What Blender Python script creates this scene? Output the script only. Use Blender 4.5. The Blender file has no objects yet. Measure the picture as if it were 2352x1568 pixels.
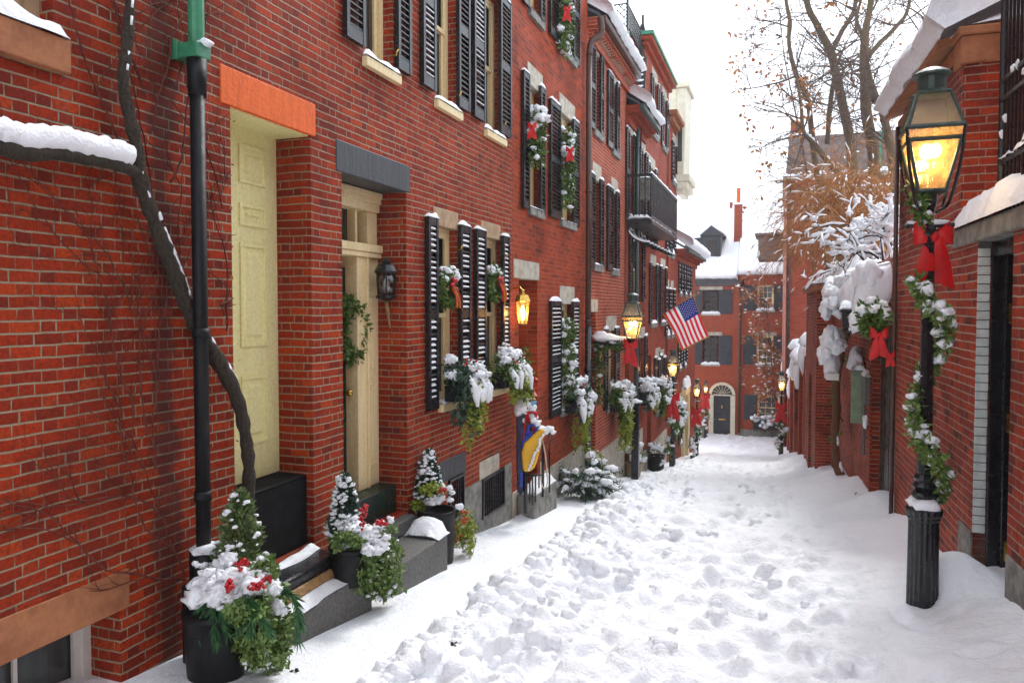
import bpy, bmesh, math, random
import numpy as np
from mathutils import Vector, Matrix, noise
R = random.Random(7)
V = Vector
scene = bpy.context.scene
COL = scene.collection

# ------------------------------------------------------------------ camera model (photo measured at 2352 x 1568)
FPX, CX, CY = 1700.0, 1176.0, 764.0
PITCH = math.atan(58 / FPX)
YAW = math.atan(618 / FPX * math.cos(PITCH))
_s, _c, _sp, _cp = math.sin(YAW), math.cos(YAW), math.sin(PITCH), math.cos(PITCH)
FWD, RGT, UPV = V((-_s * _cp, _c * _cp, -_sp)), V((_c, _s, 0)), V((-_s * _sp, _c * _sp, _cp))

def ray(px, py):
    return FWD + RGT * ((px - CX) / FPX) + UPV * ((CY - py) / FPX)
def at_t(px, py, t):
    return ray(px, py) * t
def at_y(px, py, y):
    d = ray(px, py); return d * (y / d.y)

# ground line measured along the foot of the left houses
def ground(y):
    return (-1.65 - .14 * y if y < 32 else -6.13 - .10 * (y - 32)) + .15 * math.exp(-((y - 13) / 4.5) ** 2)
XL = -3.45
RA = math.atan(.0313)

# facade frames: local (a along wall, b out of the wall, c up)
def frame(origin, adir, bdir):
    m = Matrix.Identity(4)
    for i in range(3):
        m[i][0] = adir[i]; m[i][1] = bdir[i]; m[i][2] = (0, 0, 1)[i]; m[i][3] = origin[i]
    return m
FL = frame((XL, 0, 0), (0, 1, 0), (1, 0, 0))
FR = frame((1.597, 0, 0), (-math.sin(RA), math.cos(RA), 0), (-math.cos(RA), -math.sin(RA), 0))
YE = 44.0
FE = frame((0, YE, 0), (1, 0, 0), (0, -1, 0))
ID = Matrix.Identity(4)
def on(fr, px, py, b=0.0):
    """point of the facade plane (offset b) seen at that place of the photograph -> (a, c)"""
    n = V((fr[0][1], fr[1][1], fr[2][1])); o = V((fr[0][3], fr[1][3], fr[2][3])) + n * b
    d = ray(px, py); p = d * (o.dot(n) / d.dot(n))
    q = fr.inverted() @ p
    return q.x, q.z
def La(px, b=0): return on(FL, px, 706, b)[0]
def Lc(px, py, b=0): return on(FL, px, py, b)[1]
def Ra(px, b=0): return on(FR, px, 706, b)[0]
def Rc(px, py, b=0): return on(FR, px, py, b)[1]

# ------------------------------------------------------------------ objects
WM = {}
def tag(o, label=None, cat=None, group=None, kind=None):
    if label: o['label'] = label
    if cat: o['category'] = cat
    if group: o['group'] = group
    if kind: o['kind'] = kind
    return o
def thing(name, label, cat, loc=(0, 0, 0), rz=0.0, group=None):
    o = bpy.data.objects.new(name, None); COL.objects.link(o)
    o.empty_display_size = .2
    o.location = loc; o.rotation_euler = (0, 0, rz)
    WM[o.name] = Matrix.Translation(V(loc)) @ Matrix.Rotation(rz, 4, 'Z')
    return tag(o, label, cat, group, 'thing')
def copy_tree(o, parent=None):
    c = o.copy(); COL.objects.link(c)
    c.parent = parent
    for ch in list(o.children): copy_tree(ch, c)
    return c

_ico = {}
def ico(sub):
    if sub not in _ico:
        bm = bmesh.new(); bmesh.ops.create_icosphere(bm, subdivisions=sub, radius=1)
        _ico[sub] = ([v.co.copy() for v in bm.verts], [[v.index for v in f.verts] for f in bm.faces]); bm.free()
    return _ico[sub]

class MB:
    def __init__(s, fr=None):
        s.v = []; s.f = []; s.m = []; s.fr = fr or ID
    def add(s, vs, fs, mi=0):
        k = len(s.v); s.v += [V(p) for p in vs]
        for f in fs: s.f.append([i + k for i in f]); s.m.append(mi)
        return s
    def box(s, x0, x1, y0, y1, z0, z1, mi=0):
        return s.add([(x0, y0, z0), (x1, y0, z0), (x1, y1, z0), (x0, y1, z0), (x0, y0, z1), (x1, y0, z1), (x1, y1, z1), (x0, y1, z1)],
              [(3, 2, 1, 0), (4, 5, 6, 7), (0, 1, 5, 4), (1, 2, 6, 5), (2, 3, 7, 6), (3, 0, 4, 7)], mi)
    def hexa(s, p, mi=0):
        return s.add(p, [(3, 2, 1, 0), (4, 5, 6, 7), (0, 1, 5, 4), (1, 2, 6, 5), (2, 3, 7, 6), (3, 0, 4, 7)], mi)
    def quad(s, a, b, c, d, mi=0): return s.add([a, b, c, d], [(0, 1, 2, 3)], mi)
    def prism(s, poly, off, mi=0):
        n = len(poly); off = V(off); p = [V(q) for q in poly]
        return s.add(p + [q + off for q in p], [list(range(n))[::-1], list(range(n, 2 * n))] + [(i, (i + 1) % n, n + (i + 1) % n, n + i) for i in range(n)], mi)
    def tube(s, pts, rad, n=6, mi=0, cap=True, sq=(1, 1)):
        pts = [V(p) for p in pts]
        if not isinstance(rad, (list, tuple)): rad = [rad] * len(pts)
        k = len(s.v); up = None; m = len(pts)
        for i, p in enumerate(pts):
            d = (pts[min(i + 1, m - 1)] - pts[max(i - 1, 0)])
            d = d.normalized() if d.length > 1e-9 else V((0, 0, 1))
            if up is None: up = V((0, 0, 1)) if abs(d.z) < .9 else V((1, 0, 0))
            e = d.cross(up)
            if e.length < 1e-5: e = d.orthogonal()
            e.normalize(); up = e.cross(d).normalized()
            for j in range(n):
                t = 2 * math.pi * j / n
                s.v.append(p + (e * math.cos(t) * sq[0] + up * math.sin(t) * sq[1]) * rad[i])
        for i in range(m - 1):
            for j in range(n):
                s.f.append([k + i * n + j, k + i * n + (j + 1) % n, k + (i + 1) * n + (j + 1) % n, k + (i + 1) * n + j]); s.m.append(mi)
        if cap:
            s.f.append([k + j for j in range(n)][::-1]); s.m.append(mi)
            s.f.append([k + (m - 1) * n + j for j in range(n)]); s.m.append(mi)
        return s
    def lathe(s, prof, n=16, c=(0, 0, 0), mi=0, ph=0.0, flute=0.0):
        k = len(s.v); m = len(prof); c = V(c)
        for r, z in prof:
            for j in range(n):
                t = 2 * math.pi * j / n + ph; rr = r * (1 - flute * (j % 2))
                s.v.append(c + V((rr * math.cos(t), rr * math.sin(t), z)))
        for i in range(m - 1):
            for j in range(n):
                s.f.append([k + i * n + j, k + i * n + (j + 1) % n, k + (i + 1) * n + (j + 1) % n, k + (i + 1) * n + j]); s.m.append(mi)
        s.f.append([k + j for j in range(n)][::-1]); s.m.append(mi)
        s.f.append([k + (m - 1) * n + j for j in range(n)]); s.m.append(mi)
        return s
    def blob(s, c, r, sub=2, amp=.18, fq=1.6, mi=0, flat=None, rng=R):
        vs, fs = ico(sub); c = V(c); o = V((rng.uniform(-50, 50), rng.uniform(-50, 50), rng.uniform(-50, 50)))
        if not isinstance(r, (list, tuple)): r = (r, r, r)
        out = []
        for p in vs:
            k = 1 + amp * noise.noise(p * fq + o) * 1.6 + amp * .45 * noise.noise(p * fq * 2.6 + o)
            z = p.z * k * r[2]
            if flat is not None and p.z < 0: z *= flat
            out.append((c.x + p.x * k * r[0], c.y + p.y * k * r[1], c.z + z))
        return s.add(out, fs, mi)
    def leaf(s, p, d, L, W, rng=R, mi=0):
        n = V((rng.uniform(-1, 1), rng.uniform(-1, 1), rng.uniform(-.2, 1)))
        e = d.cross(n)
        if e.length < 1e-4: return s
        e.normalize(); q = p + d * (L * .45)
        return s.add([p, q + e * (W * .5), p + d * L, q - e * (W * .5)], [(0, 1, 2, 3)], mi)
    def build(s, name, mat, parent=None, smooth=False):
        flip = s.fr.to_3x3().determinant() < 0
        pw = WM[parent.name].inverted() if parent is not None else ID
        T = pw @ s.fr
        me = bpy.data.meshes.new(name)
        me.from_pydata([T @ p for p in s.v], [], [f[::-1] for f in s.f] if flip else s.f)
        mats = mat if isinstance(mat, (list, tuple)) else [mat]
        for m in mats: me.materials.append(m)
        if len(mats) > 1: me.polygons.foreach_set('material_index', s.m)
        if smooth: me.polygons.foreach_set('use_smooth', [True] * len(me.polygons))
        me.update()
        o = bpy.data.objects.new(name, me); COL.objects.link(o)
        if parent is not None:
            o.parent = parent; WM[o.name] = WM[parent.name]
        else:
            WM[o.name] = ID
        return o

def bevel(o, w=.008, seg=2):
    m = o.modifiers.new('edge', 'BEVEL'); m.width = w; m.segments = seg; m.limit_method = 'ANGLE'; m.angle_limit = .6
    return o
def rdir(rng=R, up=0.0):
    while True:
        d = V((rng.uniform(-1, 1), rng.uniform(-1, 1), rng.uniform(-1, 1)))
        if .05 < d.length < 1: break
    d.normalize(); d.z += up
    return d.normalized()
def smooth_path(pts, k=4):
    pts = [V(p) for p in pts]; out = []
    for i in range(len(pts) - 1):
        p0, p1, p2, p3 = pts[max(i - 1, 0)], pts[i], pts[i + 1], pts[min(i + 2, len(pts) - 1)]
        for j in range(k):
            t = j / k
            out.append(.5 * ((2 * p1) + (p2 - p0) * t + (2 * p0 - 5 * p1 + 4 * p2 - p3) * t * t + (3 * p1 - p0 - 3 * p2 + p3) * t ** 3))
    return out + [pts[-1]]
def lerp(a, b, t): return a + (b - a) * t
def resample(vals, n):
    out = []
    for i in range(n):
        t = i / (n - 1) * (len(vals) - 1); j = min(int(t), len(vals) - 2)
        out.append(lerp(vals[j], vals[j + 1], t - j))
    return out

# ------------------------------------------------------------------ materials
class NT:
    def __init__(s, name):
        s.mat = bpy.data.materials.new(name); s.mat.use_nodes = True
        s.t = s.mat.node_tree; s.t.nodes.clear()
        s.out = s.n('ShaderNodeOutputMaterial')
    def n(s, ty, **kw):
        o = s.t.nodes.new(ty)
        for k, v in kw.items(): setattr(o, k, v)
        return o
    def l(s, a, b): s.t.links.new(a, b)
    def inp(s, sock, v):
        if v is None: return
        if isinstance(v, bpy.types.NodeSocket): s.l(v, sock)
        elif isinstance(v, (tuple, list)) and len(v) == 3 and sock.type == 'RGBA': sock.default_value = (*v, 1)
        else: sock.default_value = v
    def math(s, op, a, b=None, c=None):
        o = s.n('ShaderNodeMath', operation=op)
        s.inp(o.inputs[0], a); s.inp(o.inputs[1], b); s.inp(o.inputs[2], c)
        return o.outputs[0]
    def mixc(s, f, a, b, bt='MIX'):
        o = s.n('ShaderNodeMix', data_type='RGBA', blend_type=bt)
        s.inp(o.inputs[0], f); s.inp(o.inputs[6], a); s.inp(o.inputs[7], b)
        return o.outputs[2]
    def mapr(s, v, a, b, c=0.0, d=1.0, smooth=False):
        o = s.n('ShaderNodeMapRange')
        if smooth: o.interpolation_type = 'SMOOTHSTEP'
        for i, q in enumerate((v, a, b, c, d)): s.inp(o.inputs[i], q)
        return o.outputs[0]
    def noise(s, vec, scale, detail=3, rough=.55):
        o = s.n('ShaderNodeTexNoise'); s.inp(o.inputs['Vector'], vec)
        o.inputs['Scale'].default_value = scale; o.inputs['Detail'].default_value = detail; o.inputs['Roughness'].default_value = rough
        return o.outputs['Fac']
    def ramp(s, f, stops, const=False):
        o = s.n('ShaderNodeValToRGB'); s.inp(o.inputs[0], f); r = o.color_ramp
        if const: r.interpolation = 'CONSTANT'
        while len(r.elements) < len(stops): r.elements.new(.5)
        for e, (p, c) in zip(r.elements, stops): e.position = p; e.color = (*c, 1)
        return o.outputs[0]
    def pos(s): return s.n('ShaderNodeNewGeometry').outputs['Position']
    def bsdf(s, col, rough=.6, spec=.4, bump=None, dist=.01, strength=1.0, **kw):
        p = s.n('ShaderNodeBsdfPrincipled')
        s.inp(p.inputs['Base Color'], col); s.inp(p.inputs['Roughness'], rough); s.inp(p.inputs['Specular IOR Level'], spec)
        for k, v in kw.items(): s.inp(p.inputs[k.replace('_', ' ')], v)
        if bump is not None:
            b = s.n('ShaderNodeBump'); b.inputs['Distance'].default_value = dist; b.inputs['Strength'].default_value = strength
            s.l(bump, b.inputs['Height']); s.l(b.outputs[0], p.inputs['Normal'])
        s.l(p.outputs[0], s.out.inputs[0]); return p

def brick_mat(name, cols, mortar, soot=.5, efflo=.15, bw=.212, bh=.0677, mw=.0052, seed=0.0, rough=.62, stain=None):
    t = NT(name); g = t.n('ShaderNodeNewGeometry'); P = g.outputs['Position']
    sp = t.n('ShaderNodeSeparateXYZ'); t.l(P, sp.inputs[0]); sn = t.n('ShaderNodeSeparateXYZ'); t.l(g.outputs['Normal'], sn.inputs[0])
    side = t.math('GREATER_THAN', t.math('ABSOLUTE', sn.outputs[0]), .6)
    u = t.math('ADD', t.math('MULTIPLY', sp.outputs[1], side), t.math('MULTIPLY', sp.outputs[0], t.math('SUBTRACT', 1, side)))
    nz = t.noise(P, 9, 2); nz2 = t.noise(P, 1.3, 2)
    v = t.math('ADD', sp.outputs[2], t.math('ADD', t.math('MULTIPLY', t.math('SUBTRACT', nz, .5), .010), t.math('MULTIPLY', t.math('SUBTRACT', nz2, .5), .03)))
    u = t.math('ADD', u, t.math('MULTIPLY', t.math('SUBTRACT', t.noise(P, 14, 2), .5), .010))
    vr = t.math('DIVIDE', v, bh); row = t.math('FLOOR', vr); fv = t.math('FRACT', vr)
    un = bw * 1.46; hf = .345                                   # Flemish bond: header, stretcher, header ...
    uu = t.math('ADD', t.math('DIVIDE', u, un), t.math('MULTIPLY', t.math('FLOORED_MODULO', row, 2), .5))
    fu = t.math('FRACT', uu); isS = t.math('GREATER_THAN', fu, hf)
    cell = t.math('ADD', t.math('MULTIPLY', t.math('FLOOR', uu), 2), isS)
    dh = t.math('MINIMUM', fu, t.math('ABSOLUTE', t.math('SUBTRACT', fu, hf)))
    du = t.math('MULTIPLY', t.math('MINIMUM', dh, t.math('SUBTRACT', 1, fu)), un)
    dv = t.math('MULTIPLY', t.math('MINIMUM', fv, t.math('SUBTRACT', 1, fv)), bh)
    d = t.math('MINIMUM', t.math('ADD', du, t.mapr(t.noise(P, 7, 2), .35, .65, 0.0, .006)), dv)
    mask = t.mapr(d, mw * .55, mw * 1.45, 0, 1, True)
    cv = t.n('ShaderNodeCombineXYZ'); t.l(cell, cv.inputs[0]); t.l(row, cv.inputs[1]); cv.inputs[2].default_value = seed
    wn = t.n('ShaderNodeTexWhiteNoise'); wn.noise_dimensions = '3D'; t.l(cv.outputs[0], wn.inputs['Vector'])
    n = len(cols)
    bc = t.ramp(wn.outputs['Value'], [(i / max(n - 1, 1), c) for i, c in enumerate(cols)])
    fine = t.noise(P, 55, 4, .65)
    bc = t.mixc(t.mapr(fine, .30, .70, 0, .66), bc, (.055, .012, .009))
    bc = t.mixc(t.math('MULTIPLY', t.math('SUBTRACT', 1, isS), .16), bc, (.10, .018, .014))
    big = t.noise(P, .9, 5, .62)
    mp = t.n('ShaderNodeMapping'); t.l(P, mp.inputs[0]); mp.inputs['Scale'].default_value = (1.7, 1.7, .35); mp.inputs['Location'].default_value = (seed, seed * 2, 0)
    strk = t.noise(mp.outputs[0], 1.6, 5, .6)
    mo = t.mixc(t.mapr(t.noise(P, 20, 3), .3, .7, 0, .55), mortar, tuple(c * .45 for c in mortar))
    col = t.mixc(mask, mo, bc)
    col = t.mixc(t.math('MULTIPLY', t.math('MULTIPLY', t.mapr(big, .46, .74, 0, 1, True), t.mapr(wn.outputs['Value'], 0, 1, 1.0, .55)), soot), col, (.035, .013, .012))
    col = t.mixc(t.math('MULTIPLY', t.mapr(strk, .60, .80, 0, 1, True), efflo), col, (.42, .33, .30))
    if stain:                                                       # soot washed down the wall beside the rain pipe
        e = t.math('ABSOLUTE', t.math('SUBTRACT', t.math('ADD', sp.outputs[1], t.math('MULTIPLY', t.math('SUBTRACT', t.noise(P, 4.5, 5, .7), .5), .42)), stain[0]))
        col = t.mixc(t.math('MULTIPLY', t.mapr(e, stain[1], stain[1] * .3, 0, .62, True), t.mapr(sn.outputs[0], .5, .9, 0, 1)), col, (.030, .022, .022))
    h = t.math('ADD', t.math('MULTIPLY', mask, 1.0), t.math('MULTIPLY', fine, .5))
    t.bsdf(col, t.mapr(big, .3, .7, rough - .12, rough + .12), .12, h, .006, .9)
    return t.mat

def plain(name, col, rough=.5, var=.25, scale=6.0, spec=.4, bump=0.0, metal=0.0, col2=None, bscale=None, coat=0.0):
    t = NT(name); P = t.pos(); nz = t.noise(P, scale, 4, .6)
    c2 = col2 or tuple(c * (1 - var) for c in col)
    c = t.mixc(t.mapr(nz, .35, .68, 0, 1, True), col, c2)
    b = t.noise(P, bscale or scale * 6, 4, .6) if bump else None
    t.bsdf(c, t.mapr(nz, .3, .7, max(rough - .1, .02), min(rough + .1, 1)), spec, b, bump or .01, 1.0, Metallic=metal, Coat_Weight=coat)
    return t.mat
def foliage_mat(name, a, b, c, scale=14.0, rough=.5):
    t = NT(name); P = t.pos(); nz = t.noise(P, scale, 3, .7)
    col = t.ramp(nz, [(.3, a), (.5, b), (.7, c)])
    p = t.bsdf(col, rough, .35)
    return t.mat
def streak_mat(name, a, b, rough=.7, sc=(6, 6, .8), bump=.004):
    t = NT(name); P = t.pos(); mp = t.n('ShaderNodeMapping'); t.l(P, mp.inputs[0]); mp.inputs['Scale'].default_value = sc
    nz = t.noise(mp.outputs[0], 3, 5, .65); f = t.noise(P, 40, 3)
    col = t.mixc(t.mapr(nz, .35, .7, 0, 1, True), a, b)
    t.bsdf(t.mixc(t.mapr(f, .4, .7, 0, .25), col, tuple(q * .4 for q in a)), rough, .3, f, bump)
    return t.mat
def snow_mat(name, col=(.86, .885, .93), dirty=None):
    t = NT(name); P = t.pos(); a = t.noise(P, 7, 4, .6); b = t.noise(P, 90, 3, .6)
    h = t.math('ADD', t.math('ADD', t.math('MULTIPLY', a, 1.6), t.math('MULTIPLY', b, .22)), t.math('MULTIPLY', t.noise(P, 28, 4, .65), .6))
    c = t.mixc(t.mapr(a, .3, .7), col, tuple(q * .96 for q in col))
    if dirty:
        mp = t.n('ShaderNodeMapping'); t.l(P, mp.inputs[0]); mp.inputs['Scale'].default_value = (1.6, .5, 1)
        w = t.noise(mp.outputs[0], 1.5, 5, .6)
        sx = t.n('ShaderNodeSeparateXYZ'); t.l(P, sx.inputs[0])
        m = t.math('MULTIPLY', t.mapr(w, .54, .74, 0, 1, True), t.mapr(sx.outputs[0], -2.6, -2.2, .38, .06))
        c = t.mixc(m, c, dirty)
    t.bsdf(c, .65, .25, h, .022, .8)
    return t.mat
def glass_dark(name, col=(.012, .013, .015), rough=.04):
    t = NT(name); P = t.pos(); nz = t.noise(P, 1.7, 2)
    mp = t.n('ShaderNodeMapping'); t.l(P, mp.inputs[0]); mp.inputs['Scale'].default_value = (9, 9, .25)
    cu = t.noise(mp.outputs[0], 2, 3)
    c = t.mixc(t.mapr(cu, .5, .62, 0, .55), col, (.10, .095, .08))
    t.bsdf(c, rough, .6, nz, .01, .15)
    return t.mat
def cloth(name, col):
    t = NT(name); d = t.n('ShaderNodeBsdfDiffuse'); tl = t.n('ShaderNodeBsdfTranslucent'); m = t.n('ShaderNodeMixShader'); m.inputs[0].default_value = .5
    c = t.mixc(t.noise(t.pos(), 9, 3), col, tuple(q * .85 for q in col))
    t.l(c, d.inputs[0]); t.l(c, tl.inputs[0]); t.l(d.outputs[0], m.inputs[1]); t.l(tl.outputs[0], m.inputs[2]); t.l(m.outputs[0], t.out.inputs[0]); return t.mat
def emit(name, col, st):
    t = NT(name); e = t.n('ShaderNodeEmission'); e.inputs[0].default_value = (*col, 1); e.inputs[1].default_value = st
    t.l(e.outputs[0], t.out.inputs[0]); return t.mat
def lantern_glass(name, tint=(.9, .62, .3), diff=.5, dirt=.3):
    t = NT(name); P = t.pos()
    tr = t.n('ShaderNodeBsdfTransparent'); tl = t.n('ShaderNodeBsdfTranslucent'); gl = t.n('ShaderNodeBsdfGlossy')
    tl.inputs[0].default_value = (*tint, 1); gl.inputs['Roughness'].default_value = .08; gl.inputs[0].default_value = (.8, .8, .8, 1)
    m = t.n('ShaderNodeMixShader'); t.l(t.mapr(t.noise(P, 12, 4), .3, .75, diff - dirt * .5, diff + dirt * .5), m.inputs[0]); t.l(tr.outputs[0], m.inputs[1]); t.l(tl.outputs[0], m.inputs[2])
    m2 = t.n('ShaderNodeMixShader'); m2.inputs[0].default_value = .1; t.l(m.outputs[0], m2.inputs[1]); t.l(gl.outputs[0], m2.inputs[2])
    t.l(m2.outputs[0], t.out.inputs[0]); return t.mat

RED = [(.22, .022, .008), (.38, .033, .007), (.50, .047, .008), (.34, .028, .007), (.56, .066, .010), (.27, .024, .008), (.44, .039, .007)]
M = dict(
 brick1=brick_mat('brick_near_house', RED, (.36, .28, .18), .6, .12, bw=.165, bh=.0622, mw=.0052, seed=1, stain=(3.43, .13)),
 brick2=brick_mat('brick_orange', [(.22, .030, .011), (.47, .055, .013), (.57, .072, .016), (.37, .041, .012), (.51, .062, .014)], (.28, .16, .09), .55, .08, mw=.0042, seed=3),
 brick3=brick_mat('brick_pointed', [(.36, .045, .02), (.54, .075, .025), (.60, .09, .03), (.46, .06, .022)], (.56, .42, .31), .3, .1, seed=5),
 brick4=brick_mat('brick_far', [(.27, .038, .018), (.42, .062, .026), (.48, .08, .032), (.35, .05, .022)], (.33, .17, .11), .35, .08, mw=.0035, seed=8),
 brickR=brick_mat('brick_right_wall', [(.14, .022, .012), (.44, .044, .014), (.56, .062, .016), (.32, .034, .015), (.60, .076, .018)], (.42, .32, .23), 1.0, .42, seed=11),
 brickE=brick_mat('brick_end_house', [(.46, .078, .032), (.58, .11, .044), (.52, .092, .037)], (.40, .16, .10), .2, .05, mw=.003, seed=14),
 snow=snow_mat('snow', (.90, .92, .95)), snowg=snow_mat('snow_ground', (.90, .92, .95), dirty=(.52, .53, .54)),
 black=plain('black_paint', (.012, .012, .015), .28, .4, 9, .5, .001),
 iron=plain('black_iron', (.010, .010, .012), .32, .4, 14, .5, .002),
 shutter=plain('shutter_paint', (.016, .016, .02), .3, .4, 7, .5),
 shutterE=plain('shutter_grey', (.045, .05, .06), .45, .3, 7),
 cream=streak_mat('cream_paint', (.88, .72, .42), (.80, .62, .32), .45, bump=.001),
 creamdoor=streak_mat('pale_yellow_door', (.92, .88, .44), (.86, .81, .39), .4, bump=.0005),
 cast=plain('cast_iron_black', (.009, .009, .010), .5, .4, 12, .25, .002), ivory=plain('ivory_paint', (.74, .68, .52), .45, .15), matte=plain('dull_black', (.010, .010, .011), .75, .3, 8, .15),
 white=plain('white_paint', (.74, .72, .66), .4, .12),
 quoin=plain('white_painted_brick', (.66, .68, .64), .5, .25, 9, bump=.004),
 greend=plain('green_door_paint', (.010, .028, .020), .3, .3),
 sage=plain('sage_paint', (.22, .30, .19), .5, .25),
 orange=streak_mat('orange_brownstone', (.85, .15, .02), (.70, .115, .016), .6),
 brown=streak_mat('brownstone', (.40, .16, .07), (.27, .10, .045), .75, (2, 2, 2)),
 tan=plain('tan_stone', (.46, .31, .18), .7, .3, 10, bump=.004),
 slate=streak_mat('dark_granite_lintel', (.075, .08, .088), (.045, .048, .055), .5, (14, 14, 1)),
 granite=plain('granite', (.27, .26, .23), .75, .45, 9, bump=.004, col2=(.14, .135, .12)),
 granited=plain('granite_dark', (.15, .145, .135), .7, .4, 60, bump=.003),
 stone=plain('pale_stone', (.52, .47, .38), .75, .35, 7, bump=.004),
 blackstone=plain('black_step', (.02, .021, .025), .25, .5, 20, .5, .002),
 copper=plain('green_copper', (.045, .24, .12), .4, .3, 10, .5),
 pipe_brown=plain('brown_pipe', (.09, .04, .025), .4, .3, 8),
 pipe_red=plain('red_pipe', (.42, .17, .12), .5, .2, 8),
 roof=plain('slate_roof', (.10, .10, .11), .6, .3, 5),
 mansard=plain('weathered_slate', (.20, .14, .12), .7, .4, 4, bump=.01),
 wood=plain('wood', (.35, .2, .08), .6, .4, 20),
 bark=streak_mat('bark', (.055, .042, .03), (.025, .02, .015), .9, (30, 30, 3), .02),
 barkm=streak_mat('mossy_bark', (.15, .085, .055), (.10, .09, .035), .9, (6, 6, .7), .03),
 barkv=streak_mat('vine_bark', (.20, .095, .045), (.10, .05, .03), .9, (30, 30, 3), .02),
 twig=plain('twig', (.12, .07, .05), .8, .4, 6),
 creeper=plain('red_creeper', (.13, .022, .010), .8, .5, 12),
 straw=plain('orange_twig', (.44, .19, .06), .8, .5, 5),
 leafdry=plain('dry_leaf', (.48, .17, .04), .7, .5, 9),
 conifer=foliage_mat('conifer_leaf', (.035, .07, .022), (.12, .18, .055), (.32, .36, .17), 34),
 spruce=foliage_mat('spruce_needle', (.012, .035, .02), (.035, .075, .045), (.09, .14, .085), 26),
 ivy=foliage_mat('ivy_leaf', (.04, .085, .018), (.11, .19, .04), (.30, .36, .12), 40),
 garland=foliage_mat('garland_leaf', (.02, .05, .01), (.07, .135, .02), (.17, .23, .035), 30),
 trail=foliage_mat('trailing_leaf', (.09, .12, .015), (.24, .30, .03), (.40, .42, .06), 30),
 pine=foliage_mat('pine_needle', (.012, .06, .02), (.03, .115, .035), (.07, .19, .06), 30),
 red=plain('red_ribbon', (.60, .008, .008), .5, .25, 12), berry=plain('red_berry', (.50, .008, .015), .25, .3, 20),
 ribbon_o=plain('orange_ribbon', (.68, .20, .03), .5, .3, 20),
 glass=glass_dark('window_glass'),
 glassE=glass_dark('window_glass_far', (.05, .06, .06), .08),
 brass=plain('brass', (.62, .38, .08), .25, .3, 20, metal=.9),
 yellow=plain('yellow_plastic', (.80, .43, .012), .35, .12, 5), blue=plain('blue_plastic', (.012, .05, .42), .35, .2), navy=plain('navy_plastic', (.008, .014, .06), .3, .3),
 sky_blue=plain('pale_blue_plastic', (.14, .36, .62), .35, .2), redp=plain('red_plastic', (.6, .01, .02), .35, .2), rope=plain('rope', (.6, .5, .38), .8, .2),
 terra=plain('clay_pot', (.30, .20, .10), .6, .3), teal=plain('green_pot', (.02, .16, .09), .4, .3),
 flagr=cloth('flag_red', (.80, .02, .05)), flagw=cloth('flag_white', (.92, .90, .90)), flagb=cloth('flag_blue', (.035, .05, .27)), gold=plain('gold_fringe', (.62, .28, .03), .6, .2),
 lampglass=lantern_glass('lantern_glass', (.92, .56, .22), .38, .45), lamproof=lantern_glass('lantern_roof_glass', (.16, .16, .17), .62, .3),
 clearglass=lantern_glass('clear_lantern_glass', (.10, .10, .095), .45, .2),
 flame=emit('flame', (1, .66, .28), 30), flame2=emit('bulb_glow', (1, .55, .2), 16), bulb=plain('milk_bulb', (.8, .78, .7), .3, .05),
 verd=plain('verdigris_metal', (.045, .075, .062), .4, .4, 14, .5),
)
# ------------------------------------------------------------------ sky, sun, camera
w = bpy.data.worlds.new("World"); scene.world = w; w.use_nodes = True
nt = w.node_tree; nt.nodes.clear()
sky = nt.nodes.new('ShaderNodeTexSky'); sky.sky_type = 'NISHITA'; sky.sun_disc = False
SUN_EL, SUN_ROT = math.radians(46), math.radians(9)
sky.sun_elevation = SUN_EL; sky.sun_rotation = SUN_ROT; sky.air_density = 1.0; sky.dust_density = 4.0; sky.ozone_density = 1.0
hs = nt.nodes.new('ShaderNodeHueSaturation'); hs.inputs['Saturation'].default_value = .10
mx = nt.nodes.new('ShaderNodeMix'); mx.data_type = 'RGBA'; mx.inputs[0].default_value = .72
mx.inputs[7].default_value = (12.2, 13.4, 15.0, 1)          # an even cloud deck in front of the clear sky
bg = nt.nodes.new('ShaderNodeBackground'); bg.inputs[1].default_value = .115
wo = nt.nodes.new('ShaderNodeOutputWorld')
nt.links.new(sky.outputs[0], hs.inputs['Color']); nt.links.new(hs.outputs[0], mx.inputs[6])
nt.links.new(mx.outputs[2], bg.inputs[0]); nt.links.new(bg.outputs[0], wo.inputs[0])
sl = bpy.data.lights.new('sun', 'SUN'); sl.energy = 1.35; sl.angle = math.radians(11); sl.color = (1, .985, .955)
so = bpy.data.objects.new('sun', sl); COL.objects.link(so)
_sd = V((math.sin(SUN_ROT) * math.cos(SUN_EL), math.cos(SUN_ROT) * math.cos(SUN_EL), math.sin(SUN_EL)))
so.rotation_euler = _sd.to_track_quat('Z', 'Y').to_euler()
cam = bpy.data.cameras.new('camera'); co = bpy.data.objects.new('camera', cam); COL.objects.link(co)
cam.sensor_fit = 'HORIZONTAL'; cam.sensor_width = 36; cam.lens = 36 * FPX / 2352
cam.shift_x = 0; cam.shift_y = -(784 - CY) / 2352; cam.clip_start = .05; cam.clip_end = 600
rm = Matrix((RGT, UPV, -FWD)).transposed(); co.rotation_euler = rm.to_euler(); co.location = (0, 0, 0)
scene.camera = co
scene.view_settings.view_transform = 'Standard'; scene.view_settings.look = 'None'
scene.view_settings.exposure = 0.66; scene.view_settings.gamma = 1.0
try:
    scene.cycles.use_denoising = True; scene.cycles.denoiser = 'OPENIMAGEDENOISE'
    scene.cycles.max_bounces = 6; scene.cycles.diffuse_bounces = 4; scene.cycles.glossy_bounces = 3; scene.cycles.transparent_max_bounces = 8
    scene.cycles.sample_clamp_indirect = 6; scene.cycles.caustics_reflective = False; scene.cycles.caustics_refractive = False
except Exception: pass

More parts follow.
